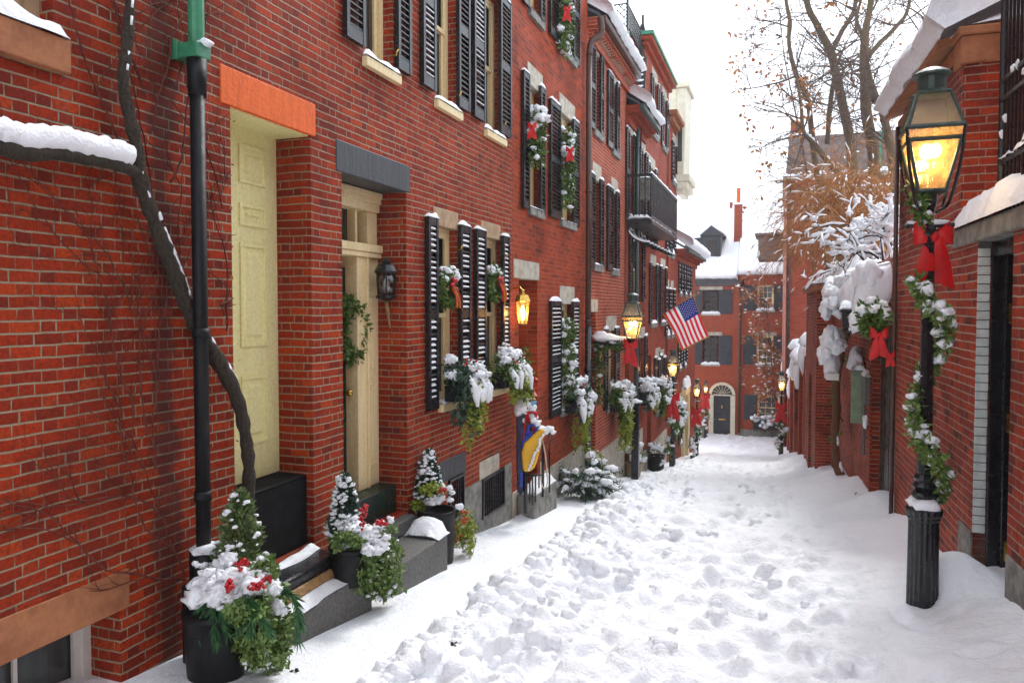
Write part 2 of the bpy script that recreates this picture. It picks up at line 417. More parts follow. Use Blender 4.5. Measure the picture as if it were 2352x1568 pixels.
# ------------------------------------------------------------------ snow covered ground
def curb(y): return -1.95 - .05 * np.minimum(y, 18)
def wall_x(y): return 1.597 - .0313 * y
def gz(y): return np.where(y < 32, -1.65 - .14 * y, -6.13 - .10 * (y - 32)) + .15 * np.exp(-((y - 13) / 4.5) ** 2)
def base_h(X, Y):
    c = curb(Y); wx = wall_x(Y)
    t = np.clip((X - c) / np.maximum(wx - c, .5), -1, 1.4)
    onroad = 1 / (1 + np.exp(-(X - c) / .05))
    rise = .09 + .20 * np.clip(t, 0, 1) + .22 * np.clip((t - .6) / .4, 0, 1.2) ** 2
    fade = np.clip((34 - Y) / 12, .15, 1)
    return gz(Y) + onroad * rise * fade
rs = np.random.RandomState(5)
def vnoise(X, Y, s, seed):
    r = np.random.RandomState(seed); g = r.rand(256, 256)
    x = X / s + 100; y = Y / s + 100; xi = np.floor(x).astype(int); yi = np.floor(y).astype(int)
    fx = x - xi; fy = y - yi; fx = fx * fx * (3 - 2 * fx); fy = fy * fy * (3 - 2 * fy)
    a = g[xi % 256, yi % 256]; b = g[(xi + 1) % 256, yi % 256]; c = g[xi % 256, (yi + 1) % 256]; d = g[(xi + 1) % 256, (yi + 1) % 256]
    return (a * (1 - fx) + b * fx) * (1 - fy) + (c * (1 - fx) + d * fx) * fy - .5
xs = np.arange(-3.75, 2.0, .021)
ys = [-3.0]
while ys[-1] < 44.6: ys.append(ys[-1] + (.10 if ys[-1] < 2.4 else max(.02, .0045 * ys[-1])))
ys = np.array(ys)
X, Y = np.meshgrid(xs, ys)
H = base_h(X, Y)
road = 1 / (1 + np.exp(-(X - curb(Y) - .02) / .04))
H += .030 * vnoise(X, Y, .9, 1) + road * ((.10 * vnoise(X, Y, .55, 2) + .095 * vnoise(X, Y, .25, 3) + .050 * vnoise(X, Y, .12, 4)) * np.clip(1.1 - .22 * (X - curb(Y)), .4, 1) + .008 * vnoise(X, Y, .045, 14)) + .006 * vnoise(X, Y, .13, 6)
H -= (1 - road) * .02 * np.clip(vnoise(X, Y * .5, .5, 9) * 2, 0, 1)
def stamp(cx, cy, r, h, ex=1.0, rot=0.0, p=2.2, dent=False):
    i0, i1 = np.searchsorted(ys, [cy - r * 1.6, cy + r * 1.6]); j0, j1 = np.searchsorted(xs, [cx - r * 1.6, cx + r * 1.6])
    if i1 - i0 < 2 or j1 - j0 < 2: return
    dx = X[i0:i1, j0:j1] - cx; dy = Y[i0:i1, j0:j1] - cy
    u = dx * math.cos(rot) + dy * math.sin(rot); v = -dx * math.sin(rot) + dy * math.cos(rot)
    q = (np.abs(u / (r * ex)) ** p + np.abs(v / r) ** p)
    ang = np.arctan2(v, u); k = rs.rand() * 6.28
    q = q * (1 + .30 * np.sin(2 * ang + k) + .2 * np.sin(3 * ang + 2 * k) + .14 * np.sin(5 * ang + 3 * k))
    if dent: H[i0:i1, j0:j1] -= h * np.clip(1 - q, 0, 1) ** .7
    elif HB is None: H[i0:i1, j0:j1] += h * np.sqrt(np.clip(1 - q, 0, 1))
    else:                                                      # a lump half sunk in the snow, not piled on other lumps
        k2 = HB[(i0 + i1) // 2, (j0 + j1) // 2]
        top = k2 + h * (np.sqrt(np.clip(1 - q, 0, 1)) * (1 + .22 * np.sin(7 * u / r + k) + .16 * np.sin(9 * v / r)) - .02)
        H[i0:i1, j0:j1] = np.where(q < 1, np.maximum(H[i0:i1, j0:j1], top), H[i0:i1, j0:j1])
CLODS = []
HB = None
HB = H.copy()
def put_lump(x, y, r, hh=.75):
    stamp(x, y, r, r * hh, .75 + rs.rand() * .7, rs.rand() * 3.14, 1.7 + rs.rand() * 1.2)
    if rs.rand() < .22 and y < 14: CLODS.append((x, y, r))
for k in range(2000):                                   # tumbled snow along the edge of the trodden road
    y = 2.6 + 26 * rs.rand() ** 1.7
    x = curb(y) + abs(rs.randn()) * .42 - .04
    put_lump(x, y, .022 + .065 * rs.rand() ** 1.8, 1.05)
for k in range(900):
    y = 2.6 + 26 * rs.rand() ** 1.6
    x = curb(y) + .06 + rs.rand() * 2.6
    put_lump(x, y, .03 + .075 * rs.rand() ** 1.8, .8)
for k in range(150):
    y = 2.8 + 16 * rs.rand() ** 1.4
    x = curb(y) + .02 + abs(rs.randn()) * .35
    put_lump(x, y, .06 + .06 * rs.rand(), .95)
for k in range(900):                                    # trodden hollows and scuffs
    y = 2.6 + 28 * rs.rand() ** 1.4; x = curb(y) + .1 + rs.rand() * 2.9
    stamp(x, y, .05 + .09 * rs.rand(), .02 + .05 * rs.rand(), 1.2 + rs.rand(), rs.rand() * 3.14, 2.2, True)
for k in range(190):                                     # footprints on the quieter side
    y = 2.8 + 22 * rs.rand() ** 1.3; x = wall_x(y) - .25 - rs.rand() * 1.3
    stamp(x, y, .055 + .02 * rs.rand(), .03 + .025 * rs.rand(), 2.1, 1.2 + .5 * rs.randn(), 2.6, True)
def settle(x, y, r, h):                                 # soft drift at the foot of things
    global H
    d2 = ((X - x) ** 2 + (Y - y) ** 2) / (r * r)
    H += h * np.exp(-d2 * 1.6)
settle(1.30, 6.75, .42, .12); settle(1.24, 6.15, .26, .26); settle(1.05, 6.2, .2, .12)
stamp(.93, 5.55, .26, .05, 1.1, .4, 2.0, True)
for (lx, ly, lr, lh) in [(1.15, 10.6, .5, .14), (1.2, 8.8, .5, .08), (1.0, 13.0, .7, .12), (.95, 15.2, .8, .14), (.85, 17.5, .8, .14), (.75, 20.5, .9, .2), (.6, 24, 1., .2), (.45, 28, .9, .2)]:
    settle(lx, ly, lr, lh)
for k in range(70):                                     # thin heaps along the foot of the left houses
    y = 6.9 + rs.rand() * 18; settle(-3.38 + .1 * rs.rand(), y, .04 + .07 * rs.rand(), .03 + .03 * rs.rand())
def blur(A):
    B = A.copy(); B[1:-1, 1:-1] = (A[1:-1, 1:-1] * 4 + (A[:-2, 1:-1] + A[2:, 1:-1] + A[1:-1, :-2] + A[1:-1, 2:]) * 2 + A[:-2, :-2] + A[2:, 2:] + A[:-2, 2:] + A[2:, :-2]) / 16
    return B
for _ in range(1): H = blur(H)
H += road * (.007 * vnoise(X, Y, .05, 21) + .004 * vnoise(X, Y, .03, 22))
nx, ny = len(xs), len(ys)
vv = np.stack([X.ravel(), Y.ravel(), H.ravel()], 1)
idx = np.arange(nx * ny).reshape(ny, nx)
ff = np.stack([idx[:-1, :-1], idx[:-1, 1:], idx[1:, 1:], idx[1:, :-1]], -1).reshape(-1, 4)
me = bpy.data.meshes.new('snowy_street'); me.from_pydata(vv.tolist(), [], ff.tolist())
me.polygons.foreach_set('use_smooth', [True] * len(me.polygons)); me.materials.append(M['snowg']); me.update()
street = bpy.data.objects.new('snowy_street', me); COL.objects.link(street); tag(street, kind='structure')
def ground_at(x, y):
    i = int(np.clip(np.searchsorted(ys, y), 0, ny - 1)); j = int(np.clip(np.searchsorted(xs, x), 0, nx - 1)); return float(H[i, j])
# the wider hillside below and behind the houses: one sheet
g = MB(); gx = [-90, -40, -14, -3.6, 1.9, 12, 40, 90]; gy = [-60, -20, -3, 6, 14, 22, 32, 44.4, 70, 160]
for y in gy:
    for x in gx: g.v.append(V((x, y, ground(max(min(y, 46), -12)) - .22)))
for i in range(len(gy) - 1):
    for j in range(len(gx) - 1):
        k = i * len(gx) + j; g.f.append([k, k + 1, k + len(gx) + 1, k + len(gx)]); g.m.append(0)
tag(g.build('ground', M['snow'], None), kind='structure')
g = MB()
for (x, y, r) in CLODS:
    g.blob((x, y, ground_at(x, y) - r * .22), (r * .9, r * .85, r * .65), 2, .26, 1.7)
tag(g.build('snow_clods', M['snowg'], None, True), kind='stuff')

# ------------------------------------------------------------------ building kit
def wall(mb, a0, a1, c0, c1, holes, depth=.26, back=6.0, mi=0):
    A = sorted({a0, a1} | {x for h in holes for x in h[:2]}); C = sorted({c0, c1} | {x for h in holes for x in h[2:4]})
    for i in range(len(A) - 1):
        for j in range(len(C) - 1):
            am, cm = (A[i] + A[i + 1]) / 2, (C[j] + C[j + 1]) / 2
            if any(h[0] < am < h[1] and h[2] < cm < h[3] for h in holes): continue
            mb.quad((A[i], 0, C[j]), (A[i + 1], 0, C[j]), (A[i + 1], 0, C[j + 1]), (A[i], 0, C[j + 1]), mi)
    for h in holes:
        d = -(h[4] if len(h) > 4 else depth)
        p = [(h[0], h[2]), (h[1], h[2]), (h[1], h[3]), (h[0], h[3])]
        for k in range(4):
            q, r = p[k], p[(k + 1) % 4]
            mb.quad((q[0], 0, q[1]), (r[0], 0, r[1]), (r[0], d, r[1]), (q[0], d, q[1]), mi)
    mb.quad((a0, 0, c0), (a0, 0, c1), (a0, -back, c1), (a0, -back, c0), mi)
    mb.quad((a1, 0, c0), (a1, 0, c1), (a1, -back, c1), (a1, -back, c0), mi)
    mb.quad((a0, -back, c0), (a1, -back, c0), (a1, -back, c1), (a0, -back, c1), mi)
    mb.quad((a0, 0, c1), (a1, 0, c1), (a1, -back, c1), (a0, -back, c1), mi)
    return mb

def snow_strip(mb, a0, a1, b0, b1, c, h, seg=None, rough=.35, lip=.0):
    """a pillow of snow lying on a ledge"""
    L = abs(a1 - a0); seg = seg or max(4, min(60, int(L / .04))); m = 7; k = len(mb.v); o = R.uniform(0, 90)
    for i in range(seg + 1):
        t = i / seg; a = lerp(a0, a1, t); e = min(1, (1 - abs(2 * t - 1)) * L / max(h, .02) * .9 + .05) ** .5
        kh = h * e * (1 + rough * 2 * noise.noise((a * 5, o, 0)))
        jb = .012 * noise.noise((a * 9, o, 4)) + lip * noise.noise((a * 3, o, 8))
        for j in range(m):
            s_ = j / (m - 1); b = lerp(b0, b1 + jb, s_)
            z = (1 - abs(2 * s_ - 1) ** 3) ** .55
            z *= 1 + rough * noise.noise((a * 8, b * 8, o))
            mb.v.append(V((a, b, c + .003 + kh * max(z, 0))))
    for i in range(seg):
        for j in range(m - 1):
            mb.f.append([k + i * m + j, k + i * m + j + 1, k + (i + 1) * m + j + 1, k + (i + 1) * m + j]); mb.m.append(0)
    for i in (0, seg):
        mb.f.append([k + i * m + j for j in range(m)]); mb.m.append(0)
    return mb

def shutter(house, fr, a0, a1, c0, c1, snow=0, pitch=.058, b0=.012, th=.045, mat='shutter', mids=(.5,), top_snow=True):
    mb = MB(fr); s = .045; bt = b0 + th
    mb.box(a0, a0 + s, b0, bt, c0, c1); mb.box(a1 - s, a1, b0, bt, c0, c1)
    rails = [(c0, c0 + .11), (c1 - .08, c1)] + [(lerp(c0, c1, m) - .05, lerp(c0, c1, m) + .05) for m in mids]
    rails.sort()
    sn = MB(fr)
    for r in rails: mb.box(a0 + s, a1 - s, b0 + .004, bt - .004, r[0], r[1])
    for q in range(len(rails) - 1):
        z0, z1 = rails[q][1], rails[q + 1][0]; n = max(1, int(round((z1 - z0) / pitch))); p = (z1 - z0) / n
        for k in range(n):
            z = z0 + p * (k + .12); e = p * .62
            mb.hexa([(a0 + s, bt - .005, z), (a1 - s, bt - .005, z), (a1 - s, b0 + .004, z + e), (a0 + s, b0 + .004, z + e),
                     (a0 + s, bt - .005, z + .011), (a1 - s, bt - .005, z + .011), (a1 - s, b0 + .004, z + e + .011), (a0 + s, b0 + .004, z + e + .011)])
            if snow and R.random() < .86:
                f = lerp(.18, .62, R.random()) * snow
                x0 = a0 + s + R.uniform(0, .02); x1 = a1 - s - R.uniform(0, .02)
                sn.hexa([(x0, bt - .007, z + .012), (x1, bt - .007, z + .012), (x1, lerp(bt - .007, b0, f), z + .012 + e * f), (x0, lerp(bt - .007, b0, f), z + .012 + e * f),
                         (x0, bt - .003, z + .022), (x1, bt - .003, z + .022), (x1, lerp(bt - .007, b0, f), z + .024 + e * f), (x0, lerp(bt - .007, b0, f), z + .024 + e * f)])
    o = mb.build('shutter', M[mat], house)
    if top_snow: snow_strip(sn, a0 - .005, a1 + .005, b0 - .01, bt + .006, c1, .05, 6)
    if sn.v: sn.build('snow', M['snow'], o)
    return o

def window(house, fr, a0, a1, c0, c1, fm='cream', recess=.10, cols=1, rows=1, glass='glass', jamb=.06, two=True):
    mb = MB(fr); b1, b0 = -recess, -recess - .07; j = jamb
    mb.box(a0, a0 + j, b0, b1, c0, c1); mb.box(a1 - j, a1, b0, b1, c0, c1)
    mb.box(a0 + j, a1 - j, b0, b1, c1 - j, c1); mb.box(a0 + j, a1 - j, b0, b1, c0, c0 + j * .8)
    x0, x1, z0, z1 = a0 + j, a1 - j, c0 + j * .8, c1 - j; zm = (z0 + z1) / 2; s = min(.045, (x1 - x0) * .12)
    for (p, q, bb) in ([(zm - .02, z1, -.012), (z0, zm + .02, -.035)] if two else [(z0, z1, -.02)]):
        e0, e1 = b1 + bb - .022, b1 + bb
        mb.box(x0, x0 + s, e0, e1, p, q); mb.box(x1 - s, x1, e0, e1, p, q); mb.box(x0 + s, x1 - s, e0, e1, q - s, q); mb.box(x0 + s, x1 - s, e0, e1, p, p + s)
        for i in range(1, cols):
            x = lerp(x0 + s, x1 - s, i / cols); mb.box(x - .011, x + .011, e0 + .003, e1 - .003, p + s, q - s)
        for i in range(1, rows):
            z = lerp(p + s, q - s, i / rows); mb.box(x0 + s, x1 - s, e0 + .005, e1 - .005, z - .011, z + .011)
    o = mb.build('window', M[fm], house)
    pm = MB(fr); pm.quad((x0, b0 + .012, z0), (x1, b0 + .012, z0), (x1, b0 + .012, z1), (x0, b0 + .012, z1))
    pm.build('pane', M[glass], o)
    return o
def lintel(house, fr, a0, a1, c0, c1, mat, proud=.006, deep=.14):
    return bevel(MB(fr).box(a0, a1, -deep, proud, c0 - .003, c1).build('lintel', M[mat], house), .006, 1)
def sill(house, fr, a0, a1, c, h, mat, proj=.05, snow=.07, deep=.10):
    o = bevel(MB(fr).box(a0, a1, -deep, proj, c - h, c).build('window_sill', M[mat], house), .006, 1)
    if snow:
        m = MB(fr); snow_strip(m, a0 + .01, a1 - .01, -deep + .005, proj + .01, c, snow); m.build('snow', M['snow'], o, True)
    return o
def roof_snow(mb, a0, a1, b0, c0, b1, c1, th, nb=8):
    """snow lying on a pitched roof, rounded and ragged along the eave (b0, c0 eave; b1, c1 ridge)"""
    na = max(6, int((a1 - a0) / .12)); k = len(mb.v); o = R.uniform(0, 99)
    prof = [(-.02, -.02), (-.10, .45), (-.02, .85), (.08, 1.0)] + [(.08 + .92 * (i + 1) / nb, 1.0) for i in range(nb)]
    L = math.hypot(b1 - b0, c1 - c0); ub, uc = (b1 - b0) / L, (c1 - c0) / L; nb_, nc_ = (-uc, ub) if ub > 0 else (uc, -ub)
    for i in range(na + 1):
        a = lerp(a0, a1, i / na); sh = .10 * noise.noise((a * 1.7, o, 0)) + .05 * noise.noise((a * 5, o, 2))
        for (s_, h) in prof:
            d = s_ * L * .999 if s_ > .081 else s_ * 1.2 + (sh if h < 1 else 0)
            hh = th * h * (1 + .25 * noise.noise((a * .8, d * .8, o)))
            mb.v.append(V((a, b0 + ub * d + nb_ * hh, c0 + uc * d + nc_ * hh)))
    m = len(prof)
    for i in range(na):
        for j in range(m - 1):
            mb.f.append([k + i * m + j, k + i * m + j + 1, k + (i + 1) * m + j + 1, k + (i + 1) * m + j]); mb.m.append(0)
    for i in (0, na): mb.f.append([k + i * m + j for j in range(m)]); mb.m.append(0)
    return mb
def grille(house, fr, a0, a1, c0, c1, b=.02, n=9, name='grille'):
    mb = MB(fr); t = .03
    mb.box(a0, a0 + t, b, b + .03, c0, c1); mb.box(a1 - t, a1, b, b + .03, c0, c1); mb.box(a0 + t, a1 - t, b + .002, b + .028, c1 - t, c1); mb.box(a0 + t, a1 - t, b + .002, b + .028, c0, c0 + t)
    for i in range(1, n):
        a = lerp(a0 + t, a1 - t, i / n); mb.tube([(a, b + .015, c0 + t), (a, b + .015, c1 - t)], .009, 6)
    return mb.build(name, M['iron'], house)

# thin snowy air over the whole place
hz = MB(); hz.box(-95, 95, -65, 165, -24.5, 26)
t = NT('haze_air'); pv = t.n('ShaderNodeVolumePrincipled'); pv.inputs['Color'].default_value = (.95, .96, 1, 1); pv.inputs['Density'].default_value = .0013; pv.inputs['Anisotropy'].default_value = .2
t.l(pv.outputs[0], t.out.inputs['Volume'])
tag(hz.build('haze', t.mat, None), kind='stuff')
# ------------------------------------------------------------------ first house on the left (doors, shuttered windows)
h1 = thing('brick_house', 'nearest red brick house on the left with an orange lintel and a pale yellow door', 'house', (XL, 4.5, ground(4.5)), 0, 'row of brick houses down the left side')
D1 = (4.02, 4.91, -1.87, 1.338, .32); D2 = (5.34, 6.47, -2.02, 1.128, .33)
# opening limits of the windows
G1 = (La(1007), La(1051), -1.04, .875); G2 = (La(1117), La(1156), -1.04, .875)
U1 = (La(844), La(905), 2.185, 3.93); U2 = (La(1004), La(1049), 2.185, 3.93); U3 = (La(1116), La(1152), 2.185, 3.93)
UL = (1.35, La(135), Lc(135, 92), 3.4)
BS = (1.9, La(262), -2.6, Lc(262, 1407)); BG = (La(1105), La(1155), -2.62, Lc(1155, 1072)); BG2 = (La(1028), La(1062), -2.4, Lc(1062, 1085))
wall(MB(FL), -3, La(1175), -4.2, 7.4, [D1, D2, (*G1, .2), (*G2, .2), (*U1, .2), (*U2, .2), (*U3, .2), (*UL, .2), (*BS, .3), (*BG, .2), (*BG2, .2)], .26).build('wall', M['brick1'], h1)
lintel(h1, FL, 3.925, 4.975, D1[3], 1.585, 'orange', .008, .3); lintel(h1, FL, La(774), La(942), D2[3], 1.384, 'slate', .008, .3)
for g_, x0, x1 in ((G1, 990, 1052), (G2, 1100, 1149)):
    lintel(h1, FL, La(x0) + .06, La(x1), g_[3], 1.065, 'tan')
    window(h1, FL, *g_); sill(h1, FL, g_[0] - .02, g_[1] + .06, g_[2], .085, 'cream', .06, .03)
for u_ in (U1, U2, U3):
    window(h1, FL, *u_); sill(h1, FL, u_[0] - .06, u_[1] + .08, u_[2], .085, 'cream', .055, .065)
window(h1, FL, *UL, 'tan', .09); sill(h1, FL, 1.25, La(160), UL[2], .17, 'brown', .05, .12)
lintel(h1, FL, 1.5, La(285), BS[3], BS[3] + .22, 'brown', .008)
window(h1, FL, BS[0], BS[1], BS[2], BS[3], 'white', .22, 3, 1, 'glassE', .05, False)
lintel(h1, FL, La(1100), La(1145), BG[3], BG[3] + .22, 'stone', .012); lintel(h1, FL, La(1006), La(1068), BG2[3], BG2[3] + .24, 'slate', .012)
mb = MB(FL); xw0, xw1 = La(1062), La(1174)
mb.box(xw0, BG[0], -.1, .008, -3.6, BG[3]); mb.box(BG[1], xw1, -.1, .008, -3.6, BG[3]); mb.box(BG[0], BG[1], -.1, .008, -3.6, BG[2])
mb.build('foundation', M['granite'], h1)
grille(h1, FL, *BG, .0, 9); grille(h1, FL, *BG2, .0, 5)
mb = MB(FL)
for q in (BG, BG2): mb.quad((q[0], -.15, q[2]), (q[1], -.15, q[2]), (q[1], -.15, q[3]), (q[0], -.15, q[3]))
mb.build('basement_glass', M['glass'], h1)
for (f0, f1, cc0, cc1, sn) in [(985, 1007, -1.07, .93, 1), (1059, 1082, -1.07, .93, 1), (1095, 1117, -1.075, .93, 1), (1156, 1171, -1.075, .93, 1)]:
    shutter(h1, FL, La(f0, .05), La(f1, .05), cc0, cc1, sn)
for (f0, f1) in [(801, 844), (918, 948), (975, 1004), (1056, 1081), (1091, 1116), (1151, 1175)]:
    shutter(h1, FL, La(f0, .05), La(f1, .05), 2.245, 3.99, .35 if f0 in (975, 1091) else 0)
for k, (f0, cc) in enumerate([(905, 2.35), (1049, 2.35), (1152, 2.35), (1051, .65), (1156, .65)]):     # shutter catches
    a = La(f0); MB(FL).tube([(a - .02, .0, cc), (a - .02, .05, cc), (a - .05, .07, cc + .02), (a - .02, .07, cc + .05)], .008, 5).build('shutter_hook', M['brass'], h1)

def panel_door(house, fr, a0, a1, c0, c1, b, mat, cols, name='door', inset=.012, stile=.11):
    """slab with raised and fielded panels; cols = list of (a-range), rows given as fractions"""
    mb = MB(fr); mb.box(a0, a1, b - .05, b, c0, c1)
    for (p0, p1, q0, q1) in cols:
        w_ = .028
        for (x0, x1, z0, z1) in ((p0, p1, q1 - w_, q1), (p0, p1, q0, q0 + w_), (p0, p0 + w_, q0 + w_, q1 - w_), (p1 - w_, p1, q0 + w_, q1 - w_)):
            mb.box(x0, x1, b - .01, b + .014, z0, z1)
        mb.hexa([(p0 + .055, b - .01, q0 + .055), (p1 - .055, b - .01, q0 + .055), (p1 - .055, b - .01, q1 - .055), (p0 + .055, b - .01, q1 - .055),
                 (p0 + .085, b + .016, q0 + .085), (p1 - .085, b + .016, q0 + .085), (p1 - .085, b + .016, q1 - .085), (p0 + .085, b + .016, q1 - .085)])
    return bevel(mb.build(name, M[mat], house), .004, 1)
bd = -.32
rows = [(Lc(580, 425, bd), Lc(580, 339, bd)), (Lc(580, 521, bd), Lc(580, 471, bd)), (Lc(580, 795, bd), Lc(580, 560, bd)), (Lc(580, 1019, bd), Lc(580, 861, bd))]
pr = La(611, bd), La(551, bd)
dr = panel_door(h1, FL, 4.02, 4.91, -1.31, 1.34, bd, 'creamdoor', [(min(pr), max(pr), q0, q1) for q0, q1 in rows] + [(4.10, 4.38, q0, q1) for q0, q1 in rows])
MB(FL).box(4.022, 4.908, -.319, -.02, 1.325, 1.3355).build('soffit', M['creamdoor'], h1)
mb = MB(FL); mb.box(4.02, 4.91, -.37, -.06, -1.87, -1.33); mb.box(4.02, 4.905, -.34, -.055, -1.33, -1.315)
bevel(mb.build('door_riser', M['matte'], h1), .008, 1)
# second doorway
bd = -.33; a_fr = La(815, bd); a_e = 6.468
rows = [(-1.62, -.95), (-.80, -.2), (-.06, .28)]
d2 = panel_door(h1, FL, 5.45, a_fr, -1.75, .38, bd - .10, 'greend', [(a_fr - .36, a_fr - .11, q0, q1) for q0, q1 in rows] + [(a_fr - .72, a_fr - .47, q0, q1) for q0, q1 in rows])
MB(FL).lathe([(.014, 0), (.014, .03), (.032, .035), (.036, .055), (.025, .075), (.004, .08)], 12).build
k_ = MB(FL); k_.blob((a_fr - .055, bd - .03, Lc(808, 902, bd)), .034, 2, 0); k_.tube([(a_fr - .055, bd - .10, Lc(808, 902, bd)), (a_fr - .055, bd - .03, Lc(808, 902, bd))], .012, 8)
k_.build('door_knob', M['brass'], d2, True)
k_ = MB(FL); k_.blob((a_fr - .055, bd - .085, Lc(808, 800, bd)), .028, 2, 0); k_.build('door_lock', M['brass'], d2, True)
mb = MB(FL)
z0, zc0, zc1, zt = -1.75, Lc(840, 592, bd), Lc(840, 562, bd), D2[3] - .0
mb.box(a_fr, a_e - .25, bd - .14, bd + .03, z0, zc0); mb.box(a_e - .25, a_e - .22, bd - .14, bd + .05, z0, zc0); mb.box(a_e - .22, a_e, bd - .14, bd + .015, z0, zc0)
mb.box(a_e - .17, a_e - .06, bd - .1, bd + .028, -1.55, -.75); mb.box(a_e - .17, a_e - .06, bd - .1, bd + .028, -.6, .1)
mb.box(5.34, a_e - .003, bd - .14, bd + .06, zc0, zc0 + .05); mb.box(5.34, a_e - .003, bd - .14, bd + .075, zc0 + .05, zc1); 
mb.box(5.34, a_e - .003, bd - .14, bd + .04, zt - .20, zt - .12); mb.box(5.34, a_e - .003, bd - .14, bd + .06, zt - .12, zt - .07); mb.box(5.34, a_e - .003, bd - .14, bd + .075, zt - .07, zt - .012)
mb.box(a_e - .18, a_e - .005, bd - .14, bd + .01, zc1, zt - .20); mb.box(a_e - .37, a_e - .33, bd - .12, bd - .01, zc1, zt - .20); mb.box(5.34, 5.40, bd - .14, bd, zc1, zt - .2)
mb.box(5.34, 5.45, bd - .14, bd + .03, z0, zc0)
bevel(mb.build('door_frame', M['cream'], h1), .005, 1)
mb = MB(FL); mb.quad((5.38, bd - .10, zc1), (a_e - .18, bd - .10, zc1), (a_e - .18, bd - .10, zt - .2), (5.38, bd - .10, zt - .2)); mb.build('transom_glass', M['glass'], h1)
bevel(MB(FL).box(5.345, 6.465, -.45, -.12, -2.02, -1.752).build('threshold', M['greend'], h1), .006, 1)
# drainpipe: black cast iron below, green copper above
def pipe_at(px, py, b): 
    a, c = on(FL, px, py, b); return (a, b, c)
b = .13; pa = La(460, b)
cj = Lc(459, 140, b); cb_ = Lc(470, 1260, b)
mb = MB(FL); mb.tube([(pa, b, cb_), (pa, b, cj)], .044, 14)
for py in (205, 765, 1140): 
    c = Lc(460, py, b); mb.tube([(pa, b, c - .03), (pa, b, c + .03)], .052, 14)
mb.tube([(pa, b, cj - .22), (pa, b, cj)], [.052, .06], 14); mb.tube([(pa, b, cb_ - .25), (pa, b, cb_)], .085, 14); mb.tube([(pa - .05, b + .02, -2.6), (pa - .05, b + .02, cb_ - .2)], .11, 12)
dp = mb.build('drainpipe', M['cast'], h1, True)
m2 = MB(FL); m2.tube([(pa, b, cj + .02), (pa, b, 5.0)], .047, 14); m2.box(pa - .06, pa + .06, -.0, b + .055, cj, cj + .09); m2.box(pa - .075, pa - .06, -.005, .05, cj - .01, cj + .11)
bevel(m2.build('copper_pipe', M['copper'], h1), .012, 2)
m2 = MB(FL); m2.blob((pa + .02, b + .04, cj + .1), (.05, .07, .025), 2, .3); m2.blob((pa, b + .02, cb_ + .01), (.09, .095, .03), 2, .4); m2.blob((pa - .05, b + .05, cb_ - .19), (.09, .09, .05), 2, .4); m2.blob((pa - .08, b + .08, cb_ - .42), (.05, .05, .03), 2, .4)
m2.build('snow', M['snow'], dp, True)

def step(label, a0, a1, b0, b1, c0, c1, mat, snow=None, bev=.015):
    t = thing('stone_step', label, 'step', (XL + b1, (a0 + a1) / 2, c0))
    bevel(MB(FL).box(a0, a1, b0, b1, c0, c1).build('slab', M[mat], t), bev, 2)
    if snow:
        m = MB(FL)
        for s_ in snow: snow_strip(m, s_[0], s_[1], s_[2], s_[3], c1, s_[4], None, .5, .05)
        m.build('snow', M['snow'], t, True)
    return t
step('long grey granite step in front of the pale yellow door, thickly snowed over', 4.05, 5.02, .004, .46, -2.7, -2.045, 'granited', [(4.07, 5.0, .02, .455, .045)])
step('grey granite step under the green door, its top swept nearly bare', 5.45, 6.42, .004, .46, -2.8, -2.17, 'granited', [(6.18, 6.44, .1, .47, .11)])
step('small upper granite step tucked into the green doorway', 5.36, 6.44, -.30, .10, -2.165, -2.025, 'granited')
bs = step('glossy black stone doorstep at the foot of the pale yellow door', 4.0, 4.86, .004, .30, -2.04, -1.87, 'blackstone', [(4.2, 4.84, .02, .12, .03)], .025)
t = thing('wooden_plank', 'worn wooden plank wedged under the black doorstep', 'plank', (XL + .3, 4.5, -2.04))
bevel(MB(FL).hexa([(4.1, .302, -2.0), (4.86, .302, -2.0), (4.86, .36, -2.0), (4.1, .36, -2.0), (4.1, .302, -1.945), (4.86, .302, -1.945), (4.86, .325, -1.945), (4.1, .325, -1.945)]).build('board', M['wood'], t), .008, 1)

# ------------------------------------------------------------------ house two
def left_house(name_label, a0, a1, top, brick, holes, base, mat_base='stone', base_top=None, back=6):
    h = thing('brick_house', name_label, 'house', (XL, (a0 + a1) / 2, ground((a0 + a1) / 2)), 0, 'row of brick houses down the left side')
    wall(MB(FL), a0, a1, ground(a1) - .8, top, holes, .2, back).build('wall', M[brick], h)
    if base_top is not None:
        cuts = sorted([(q[0], q[1]) for q in holes if q[2] < base_top]); x = a0 + .02; mb = MB(FL)
        for c in cuts + [(a1 - .02, a1 - .02)]:
            if c[0] - x > .05: mb.box(x, c[0], -.05, .012, ground(a1) - .7, base_top)
            x = c[1]
        bevel(mb.build('foundation', M[mat_base], h), .01, 1)
    return h
a2, a3, a4 = La(1175), La(1347), La(1436)
D = (9.78, 10.62, -2.95, .41, .3)
C2 = (La(1217), La(1240), 1.45, 3.22); F2 = (La(1288), La(1315), 1.45, 3.22); C3 = (C2[0], C2[1], 4.28, 5.9); F3 = (F2[0], F2[1], 4.28, 5.9)
W1 = (La(1290), La(1315), -1.72, .06)
h2 = left_house('orange-red brick house hung with garlands and a lit lantern, behind the sled and shovels', a2, a3, 7.4, 'brick2', [D, C2, F2, C3, F3, W1], 0, 'stone', -2.55)
for q in (C2, F2, C3, F3, W1):
    lintel(h2, FL, q[0] - .12, q[1] + .1, q[3], q[3] + .30, 'stone', .01); window(h2, FL, *q, 'cream'); sill(h2, FL, q[0] - .10, q[1] + .1, q[2], .11, 'granite', .055, .02)
lintel(h2, FL, 9.55, 10.68, D[3], .665, 'stone', .01)
